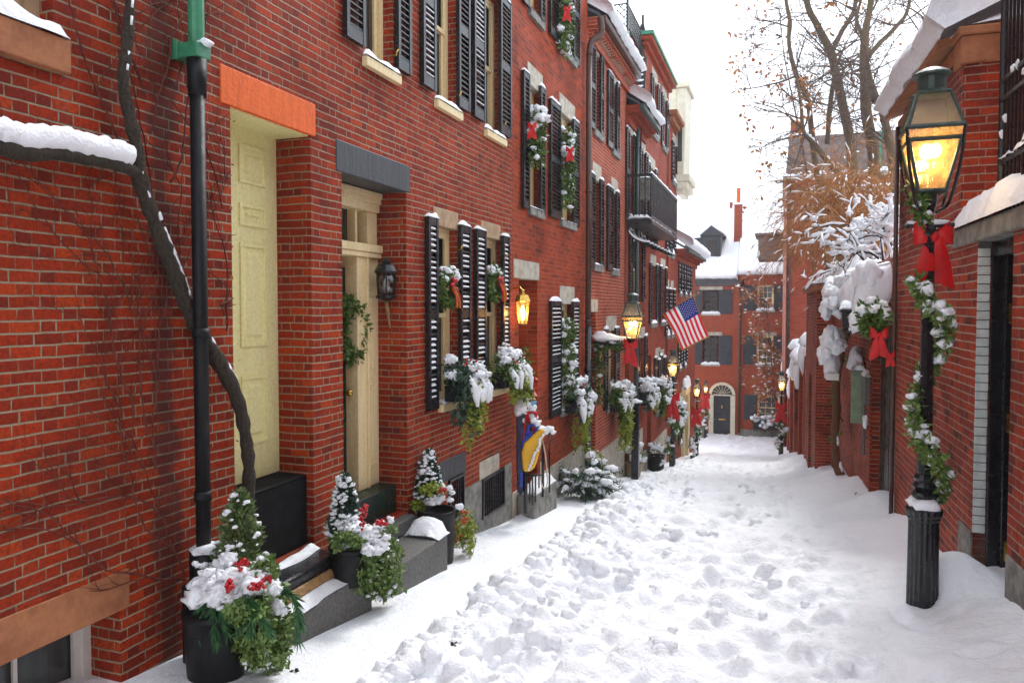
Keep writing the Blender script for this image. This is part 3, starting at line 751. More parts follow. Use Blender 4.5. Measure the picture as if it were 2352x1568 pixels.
for f0, f1, c0, c1 in [(1203, 1217, 1.40, 3.3), (1242, 1253, 1.40, 3.3), (1265, 1288, 1.43, 3.25), (1317, 1331, 1.43, 3.25), (1203, 1217, 4.25, 5.95), (1242, 1253, 4.25, 5.95), (1264, 1288, 4.25, 5.95), (1317, 1331, 4.25, 5.95), (1267, 1290, -1.76, .10), (1317, 1331, -1.76, .10)]:
    shutter(h2, FL, La(f0, .05), La(f1, .05), c0, c1, .25 if c0 < 0 else 0, .065)
dd = panel_door(h2, FL, 9.9, 10.62, -2.75, .38, -.3, 'cream', [(10.2, 10.5, -2.5, -1.6), (10.2, 10.5, -1.4, 0)])
MB(FL).box(9.78, 10.62, -.3, -.02, -2.95, -2.76).build('threshold', M['granite'], h2)
def downpipe(house, px, c0, c1, b=.09, r=.05, split=None, mat='pipe_brown', mat2='black'):
    a = La(px, b); 
    if split is None: split = c0
    if split > c0: 
        m_ = MB(FL).tube([(a, b, c0), (a, b, split)], r * 1.12, 10)
        for f in (.3, .75): c = lerp(c0, split, f); m_.tube([(a, b, c - .03), (a, b, c + .03)], r * 1.35, 10)
        m_.build('drainpipe', M[mat2], house, True)
    m_ = MB(FL).tube([(a, b, split), (a, b, c1)], r, 10)
    for f in (.02, .5): c = lerp(split, c1, f); m_.tube([(a, b, c - .025), (a, b, c + .025)], r * 1.25, 10)
    m_.build('drainpipe', M[mat], house, True)

# ------------------------------------------------------------------ house three
a3e = La(1437)
G3 = (La(1367), La(1378), 3.45, 4.95); H3 = (La(1408), La(1416), 3.4, 4.85); I3 = (La(1367), La(1378), .84, 2.5); J3 = (La(1408), La(1416), .82, 2.48)
D3 = (La(1356), La(1369), -3.6, -.085, .25); K3 = (La(1398), La(1414), -2.1, -.5)
h3 = left_house('pointed brick house with a snowy gutter and a small awning over its corner window', a3, a4, 5.2, 'brick3', [G3, H3, I3, J3, D3, K3], 0, 'stone', -2.95)
for q in (G3, H3, I3, J3, K3):
    lintel(h3, FL, q[0] - .25, q[1] + .05, q[3], q[3] + .32, 'stone', .012); window(h3, FL, *q, 'cream'); sill(h3, FL, q[0] - .25, q[1] + .1, q[2], .13, 'granite', .06, .03)
lintel(h3, FL, D3[0] - .05, D3[1] + .12, D3[3], .16, 'stone', .012)
MB(FL).box(D3[0], D3[1], -.25, -.2, D3[2], D3[3]).build('door', M['black'], h3)
for f0, f1, q in [(1356, 1367, G3), (1379, 1386, G3), (1396, 1408, H3), (1416, 1422, H3), (1356, 1367, I3), (1379, 1387, I3), (1396, 1408, J3), (1416, 1423, J3), (1391, 1398, K3), (1415, 1424, K3)]:
    shutter(h3, FL, La(f0, .05), La(f1, .05), q[2] - .04, q[3] + .05, 0, .075)
def cornice(house, fr, a0, a1, c, mat, out=.28, gutter='pipe_brown', ridge=(-3.2, 2.3), th=.24, dent=True):
    mb = MB(fr); mb.box(a0, a1, -.02, .07, c - .42, c - .27); mb.box(a0, a1, -.02, .13, c - .27, c - .17); mb.box(a0 - .02, a1 + .02, -.02, out, c - .17, c)
    if dent:
        n = int((a1 - a0) / .15)
        for i in range(n): x = lerp(a0, a1, (i + .25) / n); mb.box(x, x + .07, .13, .19, c - .27, c - .175)
    mb.build('cornice', M[mat], house)
    bevel(MB(fr).box(a0 - .03, a1 + .03, out + .002, out + .12, c - .12, c + .01).build('gutter', M[gutter], house), .02, 2)
    r = MB(fr); r.hexa([(a0, out, c), (a1, out, c), (a1, ridge[0], c + ridge[1]), (a0, ridge[0], c + ridge[1]), (a0, out, c + .06), (a1, out, c + .06), (a1, ridge[0], c + ridge[1] + .06), (a0, ridge[0], c + ridge[1] + .06)])
    ro = r.build('roof', M['roof'], house)
    s_ = MB(fr); roof_snow(s_, a0 - .02, a1 + .03, out + .1, c + .05, ridge[0], c + ridge[1] + .07, th); s_.build('snow', M['snow'], ro, True)
cornice(h3, FL, a3 + .1, a4 + .02, 5.42, 'brick3', .22, ridge=(-3.4, 2.2), th=.22)
downpipe(h3, 1351, ground(13.6) - .2, 4.6, .1, .055, -.35)
mb = MB(FL); a = La(1351, .1); mb.tube(smooth_path([(a, .1, 4.6), (a + .02, .14, 4.85), (a + .1, .30, 5.0), (a + .1, .28, 5.3)]), .06, 10); mb.build('drainpipe', M['pipe_brown'], h3, True)

# ------------------------------------------------------------------ house four and its roof
a5 = 19.75
Q1 = (La(1441), La(1450), 2.2, 4.15); Q2 = (La(1471), La(1478), 2.2, 4.05); Q3 = (La(1449), La(1472), .15, 1.8); D4 = (La(1434), La(1447), -3.9, -1.2, .2); Q4 = (La(1467), La(1479), -2.4, -.8)
h4 = left_house('narrow brick house with a green-black gutter behind the second gas lamp', a4, a5, 4.6, 'brick4', [Q1, Q2, Q3, D4, Q4], 0, 'stone', -3.2)
for q in (Q1, Q2, Q3, Q4):
    lintel(h4, FL, q[0] - .15, q[1] + .1, q[3], q[3] + .28, 'stone', .012); window(h4, FL, *q, 'cream')
for q in (Q1, Q2, Q4): sill(h4, FL, q[0] - .15, q[1] + .1, q[2], .12, 'granite', .06, .05)
for q in (Q1, Q2, Q3, Q4):
    w_ = .36; shutter(h4, FL, q[0] - w_, q[0], q[2], q[3] + .04, 0, .08); shutter(h4, FL, q[1], q[1] + w_, q[2], q[3] + .04, 0, .08)
MB(FL).box(D4[0], D4[1], -.2, -.15, D4[2], D4[3]).build('door', M['black'], h4)
cornice(h4, FL, a4 + .05, a5, 4.72, 'brick4', .3, 'verd', (-3.2, 2.2), .24)
downpipe(h4, 1462, -3.6, 4.4, .08, .05, None, 'verd')

# ------------------------------------------------------------------ house five: taller, green cornice, iron balcony
a6 = La(1533); 
T1 = (21.0, 21.75, 4.9, 6.4); T2 = (22.9, 23.55, 4.9, 6.4); S1 = (20.9, 21.7, -.45, 1.2); S2 = (22.8, 23.5, -.45, 1.2); B1 = (20.5, 21.4, 1.65, 3.9); D5 = (La(1488), La(1497), -4.6, -1.35, .2); R1 = (21.9, 22.6, -3.1, -1.5); R2_ = (La(1515), La(1524), -3.2, -1.6)
h5 = left_house('taller brick house with a green copper cornice and an iron balcony', a5 + .005, a6, 7.0, 'brick4', [T1, T2, S1, S2, B1, D5, R1, R2_], 0, 'stone', -3.9, 8)
for q in (T1, T2, S1, S2, R1, R2_, B1):
    lintel(h5, FL, q[0] - .12, q[1] + .1, q[3], q[3] + .3, 'stone', .012); window(h5, FL, *q, 'cream')
    if q is not B1: sill(h5, FL, q[0] - .12, q[1] + .1, q[2], .12, 'granite', .06, .07)
    shutter(h5, FL, q[0] - .36, q[0], q[2], q[3] + .04, 0, .08); shutter(h5, FL, q[1], q[1] + .36, q[2], q[3] + .04, 0, .08)
MB(FL).box(D5[0], D5[1], -.2, -.15, D5[2], D5[3]).build('door', M['black'], h5)
mb = MB(FL); mb.box(a5 - .12, a6 + .05, -8, .10, 6.85, 6.98); mb.box(a5 - .2, a6 + .1, -8, .22, 6.98, 7.10); bevel(mb.build('cornice', M['brick4'], h5), .02, 1)
MB(FL).box(a5 - .22, a6 + .14, -8, .26, 7.102, 7.2).build('copper_edge', M['copper'], h5)
m = MB(FL); snow_strip(m, a5 - .2, a6 + .1, -7.5, .1, 7.2, .10); m.build('snow', M['snow'], h5, True)
# balcony across houses four and five
bal = MB(FL); ba0, ba1, bo, bz = La(1437), 21.3 + .6, .60, Lc(1437, 505)
bz = 2.05
bt = thing('iron_balcony', 'black iron balcony with solid railing panels and snow along its floor', 'balcony', (XL + .3, (ba0 + ba1) / 2, bz))
m = MB(FL); m.box(ba0, ba1, .01, bo, bz - .10, bz); bevel(m.build('floor', M['iron'], bt), .01, 1)
m = MB(FL); snow_strip(m, ba0 + .02, ba1 - .02, .02, bo - .03, bz, .10); snow_strip(m, ba0 - .02, ba0 + .08, .0, bo, bz + .02, .09); m.build('snow', M['snow'], bt, True)
m = MB(FL)
m.box(ba0, ba1, bo - .04, bo, bz + 1.0, bz + 1.06); m.box(ba0, ba1, bo - .035, bo - .005, bz + .05, bz + .10)
for i in range(62): a = lerp(ba0, ba1, (i + .5) / 62); m.box(a - .012, a + .012, bo - .03, bo - .01, bz + .1, bz + 1.0)
for b_ in (0.05, .18, .31, .44, .57): m.box(ba0, ba0 + .025, b_ - .012, b_ + .012, bz + .05, bz + 1.0)
m.box(ba0 - .01, ba0 + .03, 0, bo, bz + 1.0, bz + 1.06)
rl = m.build('railing', M['iron'], bt)
m = MB(FL); snow_strip(m, ba0, ba1, bo - .05, bo + .01, bz + 1.06, .05); m.build('snow', M['snow'], rl, True)
for i in range(9):                                                   # curled brackets under the floor, rimmed with snow
    a = lerp(ba0 + .1, ba1 - .1, i / 8); cv = []
    for k in range(14): t_ = k / 13; an = math.pi * (1.0 + .5 * t_); cv.append((a, .02 + .52 * (1 + math.cos(an)), bz - .12 + .42 * math.sin(an) * (1 - .0 * t_)))
    MB(FL).tube(cv, .022, 5).build('bracket', M['iron'], bt)
    s_ = MB(FL); s_.tube([(p[0], p[1], p[2] + .03) for p in cv[3:]], [.022 + .006 * R.random() for p in cv[3:]], 5); s_.build('bracket_snow', M['snow'], bt, True)
t = thing('wall_cabinet', 'grey metal box standing on the iron balcony', 'box', (XL + .3, ba0 + .5, bz))
m = MB(FL); m.box(ba0 + .25, ba0 + .6, .25, .5, bz + .5, bz + 1.0); bevel(m.build('body', M['granite'], t), .01, 1); m = MB(FL); snow_strip(m, ba0 + .24, ba0 + .61, .24, .51, bz + 1.0, .06); m.build('snow', M['snow'], t, True)
m = MB(FL); m.box(ba0 + .3, ba0 + .34, .3, .34, bz, bz + .5); m.box(ba0 + .5, ba0 + .54, .42, .46, bz, bz + .5); m.build('leg', M['iron'], t)

# ------------------------------------------------------------------ houses six and seven, far down the row
a7 = La(1553); a8 = La(1597)
q6 = [(La(1531), La(1535), 1.75, 3.3), (La(1541), La(1545), 1.75, 3.3), (La(1531), La(1535), -.9, .6), (La(1541), La(1545), -.9, .6)]
h6 = left_house('far brick house with a brown cornice and a cream oriel bay', a6 + .005, a7, 6.0, 'brick4', q6 + [(24.9, 25.6, -3.5, -1.9), (25.2, 25.9, 4.2, 5.5)], 0, None, None)
for q in q6 + [(24.9, 25.6, -3.5, -1.9), (25.2, 25.9, 4.2, 5.5)]:
    lintel(h6, FL, q[0] - .1, q[1] + .1, q[3], q[3] + .3, 'stone', .012); window(h6, FL, *q, 'cream'); sill(h6, FL, q[0] - .1, q[1] + .1, q[2], .12, 'granite', .06, .16)
    shutter(h6, FL, q[0] - .4, q[0], q[2], q[3], .4, .12); shutter(h6, FL, q[1], q[1] + .4, q[2], q[3], .4, .12)
mb = MB(FL); mb.box(a6, a7, -6, .14, 6.0, 6.15); mb.box(a6 - .1, a7 + .1, -6, .28, 6.15, 6.3); bevel(mb.build('cornice', M['brown'], h6), .02, 1)
m = MB(FL); snow_strip(m, a6, a7, -5.5, .2, 6.3, .18); m.build('snow', M['snow'], h6, True)
ob = MB(FL); oa0, oa1 = 26.0, 27.6
ob.hexa([(oa0, .0, 3.9), (oa1, .0, 3.9), (oa1, .25, 3.9), (oa0, .25, 3.9), (oa0, .0, 7.5), (oa1, .0, 7.5), (oa1, .34, 7.5), (oa0, .34, 7.5)])
ob.box(oa0 - .12, oa1 + .12, .001, .48, 4.3, 4.55); ob.box(oa0 - .07, oa1 + .07, .001, .40, 4.05, 4.3); ob.box(oa0 - .1, oa1 + .1, -.5, .42, 7.5, 7.68); ob.box(oa0, oa1, -1.5, 0, 6.3, 7.6)
ory = bevel(ob.build('oriel_bay', M['ivory'], h6), .02, 1)
MB(FL).box(oa0 - .01, oa0 - .004, .05, .2, 5.0, 6.4).build('oriel_window', M['glassE'], ory)
q7 = [(La(1560), La(1563), .5, 1.7), (La(1572), La(1575), .5, 1.7), (La(1582), La(1584), .5, 1.7), (La(1560), La(1563), -2.2, -.8), (La(1572), La(1575), -2.2, -.8), (La(1563), La(1566), -5.0, -3.4)]
D7 = (La(1568), La(1575), -6.2, -3.6, .2)
h7 = left_house('low far brick house with a thick snowy eave at the bottom of the row', a7 + .005, a8, 1.9, 'brick4', q7 + [D7], 0, None, None)
for q in q7:
    window(h7, FL, *q, 'cream'); lintel(h7, FL, q[0] - .1, q[1] + .1, q[3], q[3] + .25, 'stone', .012); sill(h7, FL, q[0] - .1, q[1] + .1, q[2], .12, 'granite', .06, .12)
    shutter(h7, FL, q[0] - .42, q[0], q[2], q[3], .4, .14); shutter(h7, FL, q[1], q[1] + .42, q[2], q[3], .4, .14)
cornice(h7, FL, a7, a8, 2.05, 'brick4', .32, 'verd', (-3, 2.0), .34)
m = MB(FL); m.box(D7[0] - .1, D7[0], -.1, .12, -6.3, -3.3); m.box(D7[1], D7[1] + .45, -.1, .14, -6.3, -3.3); m.box(D7[0] - .1, D7[1] + .45, -.1, .16, -3.3, -3.05); bevel(m.build('door_surround', M['cream'], h7), .015, 1)
MB(FL).box(D7[0], D7[1], -.2, -.15, -6.2, -3.6).build('door', M['black'], h7)
m = MB(FL); snow_strip(m, D7[0] - .1, D7[1] + .45, -.02, .18, -3.05, .35); m.build('snow', M['snow'], h7, True)

# roof deck railing of lattice and the ladder frame beside it
rd = thing('roof_deck', 'black iron roof deck with lattice railing above the snowy gutter', 'roof deck', (-4.4, 16.4, 7.0))
def deckpt(px, py, x=-4.5):
    d = ray(px, py); return d * (x / d.x)
DY0, DY1, DX0, DX1 = 17.75, 19.6, -4.35, -3.52
zb_, zt_ = at_y(1400, 92, DY0).z, at_y(1400, 14, DY0).z
m = MB(); m.box(DX0, DX1, DY0, DY1, zb_ - .10, zb_); m.build('floor', M['iron'], rd)
m = MB()
for (pa_, pb_) in (((DX0, DY0), (DX1, DY0)), ((DX1, DY0), (DX1, DY1))):
    L_ = math.hypot(pb_[0] - pa_[0], pb_[1] - pa_[1]); n = max(4, int(L_ / .16)); hh = zt_ - zb_ - .25
    for zz in (zt_, zb_ + .25): m.tube([(*pa_, zz), (*pb_, zz)], .018, 5)
    P = lambda q: (lerp(pa_[0], pb_[0], q), lerp(pa_[1], pb_[1], q))
    for i in range(-n, 2 * n):
        for sgn in (1, -1):
            q0 = i / n; dq = sgn * hh / L_; lo, hi = 0.0, 1.0
            f0_, f1_ = (0 - q0) / dq, (1 - q0) / dq
            lo, hi = max(0, min(f0_, f1_)), min(1, max(f0_, f1_))
            if hi - lo > .04: m.tube([(*P(q0 + dq * lo), zb_ + .25 + hh * lo), (*P(q0 + dq * hi), zb_ + .25 + hh * hi)], .011, 4)
m.build('lattice_railing', M['iron'], rd)
for x, y in ((DX0, DY0), (DX1, DY0), (DX1, DY1)):
    m = MB(); m.box(x - .025, x + .025, y - .025, y + .025, 4.7, zt_ + (1.2 if (x, y) == (DX1, DY0) else .15)); m.build('post', M['iron'], rd)
m = MB(); m.tube([(DX0 + .3, DY0, zb_ - .9), (DX1, DY0, zb_ - .1)], .03, 5); m.tube([(DX1, DY0, zb_ - .9), (DX1, DY1, zb_ - .1)], .03, 5); m.build('brace', M['iron'], rd)
m = MB()
for k in range(5): snow_strip(m, lerp(DX0, DX1, k / 5), lerp(DX0, DX1, (k + 1) / 5), DY0 - .02, DY0 + .15, zb_, .09, 6)
m.build('snow', M['snow'], rd, True)
lad = thing('fire_ladder', 'steep black iron ladder with snowy rungs beside the roof deck', 'ladder', (-3.5, 19, 4.9))
m = MB(); la = deckpt(1460, 345, -3.42); lb = deckpt(1474, 130, -3.5)
for o_ in (-.12, .12): m.tube([la + V((o_, 0, 0)), lb + V((o_, 0, 0))], .022, 5)
for i in range(16): q = la.lerp(lb, (i + .5) / 16); m.tube([q + V((-.12, 0, 0)), q + V((.12, 0, 0))], .016, 5)
m.build('frame', M['iron'], lad)
m = MB()
for i in range(16):
    q = la.lerp(lb, (i + .5) / 16) + V((.0, -.03, .025)); m.blob(q, (.10, .04, .03), 1, .3)
m.build('snow', M['snow'], lad, True)
t = thing('chimney', 'dark brick chimney between the roof deck and the tall brick house', 'chimney', (-5.2, 19.5, 5.2))
m = MB(); m.box(-5.0, -4.4, 19.0, 19.7, 5.0, 7.5); m.box(-5.06, -4.34, 18.94, 19.74, 7.5, 7.62); m.build('stack', M['brick1'], t); m = MB(); m.blob((-4.7, 19.35, 7.62), (.35, .35, .12), 2, .3); m.build('snow', M['snow'], t, True)
t = thing('roof_mast', 'tall thin roof mast rising beside the iron ladder', 'mast', (-4.2, 19.3, 5))
mp_ = deckpt(1476, 150, -3.5); m = MB(); m.tube([(mp_.x, mp_.y, 4.9), (mp_.x, mp_.y, deckpt(1474, 30, -3.5).z)], .035, 6)
q = deckpt(1476, 40, -3.5); m.prism([(q.x, q.y, q.z), (q.x + .16, q.y, q.z - .75), (q.x, q.y, q.z - .75)], (0, .03, 0)); m.build('pole', M['iron'], t)
# ------------------------------------------------------------------ right side: wall with the black door, iron fence above
def rthing(name, label, cat, a, b, c, group=None):
    p = FR @ V((a, b, c)); return thing(name, label, cat, p, RA, group)
aj0, aj1 = Ra(2325), Ra(2244)
zt1 = .64
r0 = rthing('brick_house', 'nearest brick house on the right, only its granite-footed corner in view', 'house', 3, 0, -2.2)
wall(MB(FR), -2, 5.46, -3.2, 5.2, [], .2, 4).build('wall', M['brickR'], r0)
bevel(MB(FR).box(-2, aj0 - .01, -.1, .012, -3.2, -1.62).build('foundation', M['granite'], r0), .01, 1)
r1 = rthing('brick_wall', 'brick garden wall with a black door, white painted jamb and a snow-loaded stone lintel', 'wall', 6.2, 0, -2.2)
wall(MB(FR), 5.465, 7.0, -3.2, zt1 - .005, [(aj0, aj1, -2.5, .50, .5)], .5, .6).build('wall', M['brickR'], r1)
MB(FR).box(aj1 - .004, aj1 + .0, -.085, -.003, -1.72, .495).build('jamb_mortar', M['granited'], r1)
for i in range(33):
    pass
mb = MB(FR)
for i in range(33):
    z = -1.715 + i * .0677
    if z + .06 > .49: break
    mb.box(aj1 - .012, aj1 - .0045, -.083 + .004 * R.random(), .003, z, z + .0605)
bevel(mb.build('painted_bricks', M['quoin'], r1), .003, 1)
mb = MB(FR); mb.box(aj1 - .03, aj1 - .002, -.5, -.088, -2.3, .49); mb.box(aj1 - .07, aj1 - .03, -.3, -.17, -2.3, .42); mb.box(aj0, aj1 - .03, -.5, -.1, .38, .496)
bevel(mb.build('door_frame', M['black'], r1), .006, 1)
dr = bevel(MB(FR).box(aj0 + .02, aj1 - .03, -.36, -.31, -2.3, .37).build('door', M['black'], r1), .006, 1)
for py in (720, 985, 1300):
    d = ray(2310, py); m = MB(FR); c = Rc(2310, py, -.1)
    m.box(aj1 - .078, aj1 - .071, -.29, -.19, c - .075, c + .075); m.blob((aj1 - .08, -.24, c), .02, 1, 0); m.build('brass_plate', M['brass'], dr)
MB(FR).box(aj1 + .0, aj1 + .35, -.1, .014, -3.2, -1.72).build('foundation', M['granite'], r1)
ll = MB(FR); ll.box(5.1, 7.18, -.35, .035, .495, zt1)
ll = bevel(ll.build('lintel', M['granite'], r1), .012, 2)
m = MB(FR); snow_strip(m, 5.0, 7.2, -.42, .06, zt1, .23, 44, .22); m.build('snow', M['snow'], ll, True)
fe = rthing('iron_fence', 'tall black iron fence of close vertical bars standing on the stone lintel', 'fence', 6.2, -.14, .65)
m = MB(FR)
for i in range(17):
    a = 5.15 + i * .084; m.tube([(a, -.16, zt1 - .01), (a, -.16, 3.6)], .011, 6)
m.tube([(6.56, -.16, zt1), (6.56, -.16, 3.7)], .024, 8); m.build('bars', M['iron'], fe)
for c_ in (1.09, 1.56, 1.70): bevel(MB(FR).box(5.1, 6.56, -.175, -.145, c_ - .018, c_ + .018).build('rail', M['iron'], fe), .004, 1)
m = MB(FR); snow_strip(m, 5.0, 5.86, -.23, -.08, 1.108, .11, 24, .6); snow_strip(m, 5.86, 6.2, -.19, -.13, 1.108, .045, 8, .6); snow_strip(m, 6.3, 6.5, -.19, -.13, 1.108, .03, 6, .6)
for (a, c_) in ((6.05, 1.63), (6.2, 1.72), (6.28, 1.71), (6.45, 1.4), (6.52, 1.3)): m.blob((a, -.15, c_), (.03, .02, .035), 1, .4)
m.build('snow', M['snow'], fe, True)

# long low brick building behind the lamp
ae = Ra(2062)
r2 = rthing('brick_building', 'low brick building behind the near lamp with a deep white roof overhang of snow', 'building', 8.8, 0, -2.6)
wall(MB(FR), 7.005, ae, -4, 2.2, [], .2, 4).build('wall', M['brickR'], r2)
mb = MB(FR); mb.box(6.96, 7.22, -.3, .03, 1.98, 2.2); mb.box(6.94, 7.24, -4.0, .05, 2.2, 2.27); mb.box(7.22, ae + .1, -.3, .02, 2.08, 2.2); bevel(mb.build('coping', M['brown'], r2), .01, 1)
ro = MB(FR).hexa([(7.26, .14, 2.21), (ae + .1, .14, 2.21), (ae + .1, -2.6, 3.1), (7.26, -2.6, 3.1), (7.26, .14, 2.27), (ae + .1, .14, 2.27), (ae + .1, -2.6, 3.16), (7.26, -2.6, 3.16)]).build('roof', M['brown'], r2)
m = MB(FR); roof_snow(m, 6.98, ae + .15, .13, 2.29, -2.6, 3.18, .30, 10); snow_strip(m, 6.96, 7.26, -3.9, .05, 2.272, .36, 8, .2); m.build('snow', M['snow'], ro, True)
downp = MB(FR).tube([(ae - .04, .04, -3.4), (ae - .04, .04, 2.1)], .025, 8).build('drainpipe', M['pipe_brown'], r2, True)

# wall with the green door, hooded and wreathed
g0, g1 = ae + .02, Ra(2005); a3r = 17.3
r3 = rthing('brick_wall', 'brick wall with the dark green door in the middle of the right side', 'wall', 13, 0, -3.2)
wall(MB(FR), ae + .005, a3r, -4.8, .62, [(g0, g1, -3.6, -.05, .2)], .2, .5).build('wall', M['brickR'], r3)
mb = MB(FR)
for i in range(54):
    z = -3.5 + i * .0677
    if z > -.1: break
    mb.box(g1 - (.0 if i % 2 else .0), g1 + (.22 if i % 2 else .11), -.02, .012, z, z + .058)
mb.build('jamb_bricks', M['brick1'], r3)
mb = MB(FR); mb.box(g0, g1, -.2, -.13, -3.6, -.05)
for i in range(5): mb.box(lerp(g0, g1, i / 5) + .03, lerp(g0, g1, (i + 1) / 5) - .03, -.13, -.115, -3.5, -.2)
bevel(mb.build('door', M['greend'], r3), .006, 1)
m = MB(FR); snow_strip(m, 13.4, a3r, -.5, .06, .62, .22, None, .4); m.build('snow', M['snow'], r3, True)
hd = rthing('door_hood', 'door hood over the dark green door buried under a thick overhanging slab of snow', 'hood', 11.7, 0, .0)
m = MB(FR); m.hexa([(10.35, .0, -.02), (13.5, .0, -.02), (13.5, .34, -.10), (10.35, .34, -.10), (10.35, .0, .06), (13.5, .0, .06), (13.5, .34, -.04), (10.35, .34, -.04)]); m.build('roof', M['black'], hd)
m = MB(FR)
na, nb = 44, 18; k0 = len(m.v)
for i in range(na + 1):
    t_ = i / na; a = lerp(10.3, 13.6, t_); edge = min(1, min(t_ + .10, 1 - t_) * 5 + .1) ** .5
    top = lerp(.66, .30, t_); bot = (lerp(-.34, .04, min(1, max(0, t_ - .10) / .16)) if t_ < .8 else lerp(.04, -.08, (t_ - .8) / .2)) + .10 * noise.noise((a * 2.6, 3, 1)) + .09 * noise.noise((a * 8, 1, 1))
    for j in range(nb + 1):
        s_ = j / nb
        if s_ < .55: q = s_ / .55; b_ = lerp(-.45, .34, q); c_ = top - .13 * q ** 2 - (1 - edge) * .22
        elif s_ < .85: q = (s_ - .55) / .30; b_ = .34 + .10 * math.sin(q * 2.4); c_ = lerp(top - .13 - (1 - edge) * .22, bot, q)
        else: q = (s_ - .85) / .15; b_ = lerp(.34 + .10 * math.sin(2.4), .05, q); c_ = lerp(bot, max(bot, 0) + .02, q)
        c_ += .035 * noise.noise((a * 4, b_ * 6, 2)); m.v.append(V((a, b_ + .03 * noise.noise((a * 5, c_ * 5, 7)), c_)))
for i in range(na):
    for j in range(nb): m.f.append([k0 + i * (nb + 1) + j, k0 + i * (nb + 1) + j + 1, k0 + (i + 1) * (nb + 1) + j + 1, k0 + (i + 1) * (nb + 1) + j]); m.m.append(0)
for (i, sg) in ((0, -1), (na, 1)):
    ringi = [k0 + i * (nb + 1) + j for j in range(nb + 1)]; cen = sum((m.v[q] for q in ringi), V()) / len(ringi); prev = ringi
    for f_, da in ((.86, .07), (.62, .13), (.32, .165)):
        cur = []
        for q in ringi:
            p = cen + (m.v[q] - cen) * f_; cur.append(len(m.v)); m.v.append(p + V((sg * da + .05 * noise.noise(p * 5), .02 * noise.noise(p * 6), .05 * noise.noise(p * 4.3))))
        for j in range(nb + 1): m.f.append([prev[j], prev[(j + 1) % (nb + 1)], cur[(j + 1) % (nb + 1)], cur[j]]); m.m.append(0)
        prev = cur
    m.f.append(prev); m.m.append(0)
rg = random.Random(77)
for k in range(13):
    a = 10.22 + 3.3 * rg.random() ** 1.7; near = a < 10.9; r_ = rg.uniform(.10, .20)
    m.blob((a, rg.uniform(.08, .40), rg.uniform(-.25, .5) if near else rg.uniform(.0, .42)), (r_ * 1.5, r_ * .9, r_ * 1.2), 3, .28, 2.2, rng=rg)
for k in range(10):
    r_ = rg.uniform(.12, .22); m.blob((rg.uniform(10.3, 13.3), rg.uniform(-.2, .25), .0 + rg.uniform(.42, .58) - .09 * k / 10), (r_ * 1.7, r_ * 1.1, r_ * .8), 3, .25, 2.0, rng=rg)
m.build('snow', M['snow'], hd, True)

# sage panel shutter and gooseneck lamp on that wall
s0, s1 = Ra(1989), Ra(1967)
t = rthing('wall_shutter', 'pale sage green shutter standing open on the right wall, capped with snow', 'shutter', s0, .1, Rc(1980, 967))
cc0, cc1 = Rc(1978, 965), Rc(1978, 845)
m = MB(FR); m.box(s0 - .03, s0 + .02, .01, .19, cc0, cc1); m.box(s0 - .036, s0 - .03, .04, .16, cc0 + .08, cc0 + .5 * (cc1 - cc0) - .04); m.box(s0 - .036, s0 - .03, .04, .16, cc0 + .5 * (cc1 - cc0) + .04, cc1 - .08); bevel(m.build('leaf', M['sage'], t), .006, 1)
m = MB(FR); snow_strip(m, s0 - .08, s0 + .45, .0, .22, cc1, .30, 16, .35); m.build('snow', M['snow'], t, True)
t = rthing('utility_box', 'dark meter box on the wall between the sage shutter and the green door', 'meter box', s0 - .5, .05, cc0)
m = MB(FR); m.box(s0 - .62, s0 - .30, .004, .08, cc0 + .35, cc1 - .05); m.tube([(s0 - .45, .06, cc0 - .4), (s0 - .45, .06, cc0 + .36)], .025, 6); bevel(m.build('body', M['granited'], t), .01, 1)
m = MB(FR); snow_strip(m, s0 - .64, s0 - .28, .0, .09, cc1 - .05, .07); m.blob((s0 - .5, .05, cc0 + .1), (.08, .04, .10), 2, .4); m.build('snow', M['snow'], t, True)
def gooseneck(label, px, py, r=.16):
    a = Ra(px, .25); c = Rc(px, py, .25)
    t = rthing('wall_lamp', label, 'wall lamp', a, .25, c)
    m = MB(FR); m.tube([(a, 0, c + .04), (a, .25, c + .06)], .018, 6); m.build('arm', M['iron'], t, True)
    m = MB(FR); m.lathe([(.03, .10), (.05, .06), (r, -.06), (r * .96, -.10)], 14, (a, .27, c)); m.build('shade', M['iron'], t, True)
    m = MB(FR); m.blob((a, .26, c + .12), (r * .85, r * .85, .15), 2, .3, flat=.4); m.build('snow', M['snow'], t, True)
gooseneck('black gooseneck wall lamp heaped with snow beside the vine trunk', 1962, 748, .14)

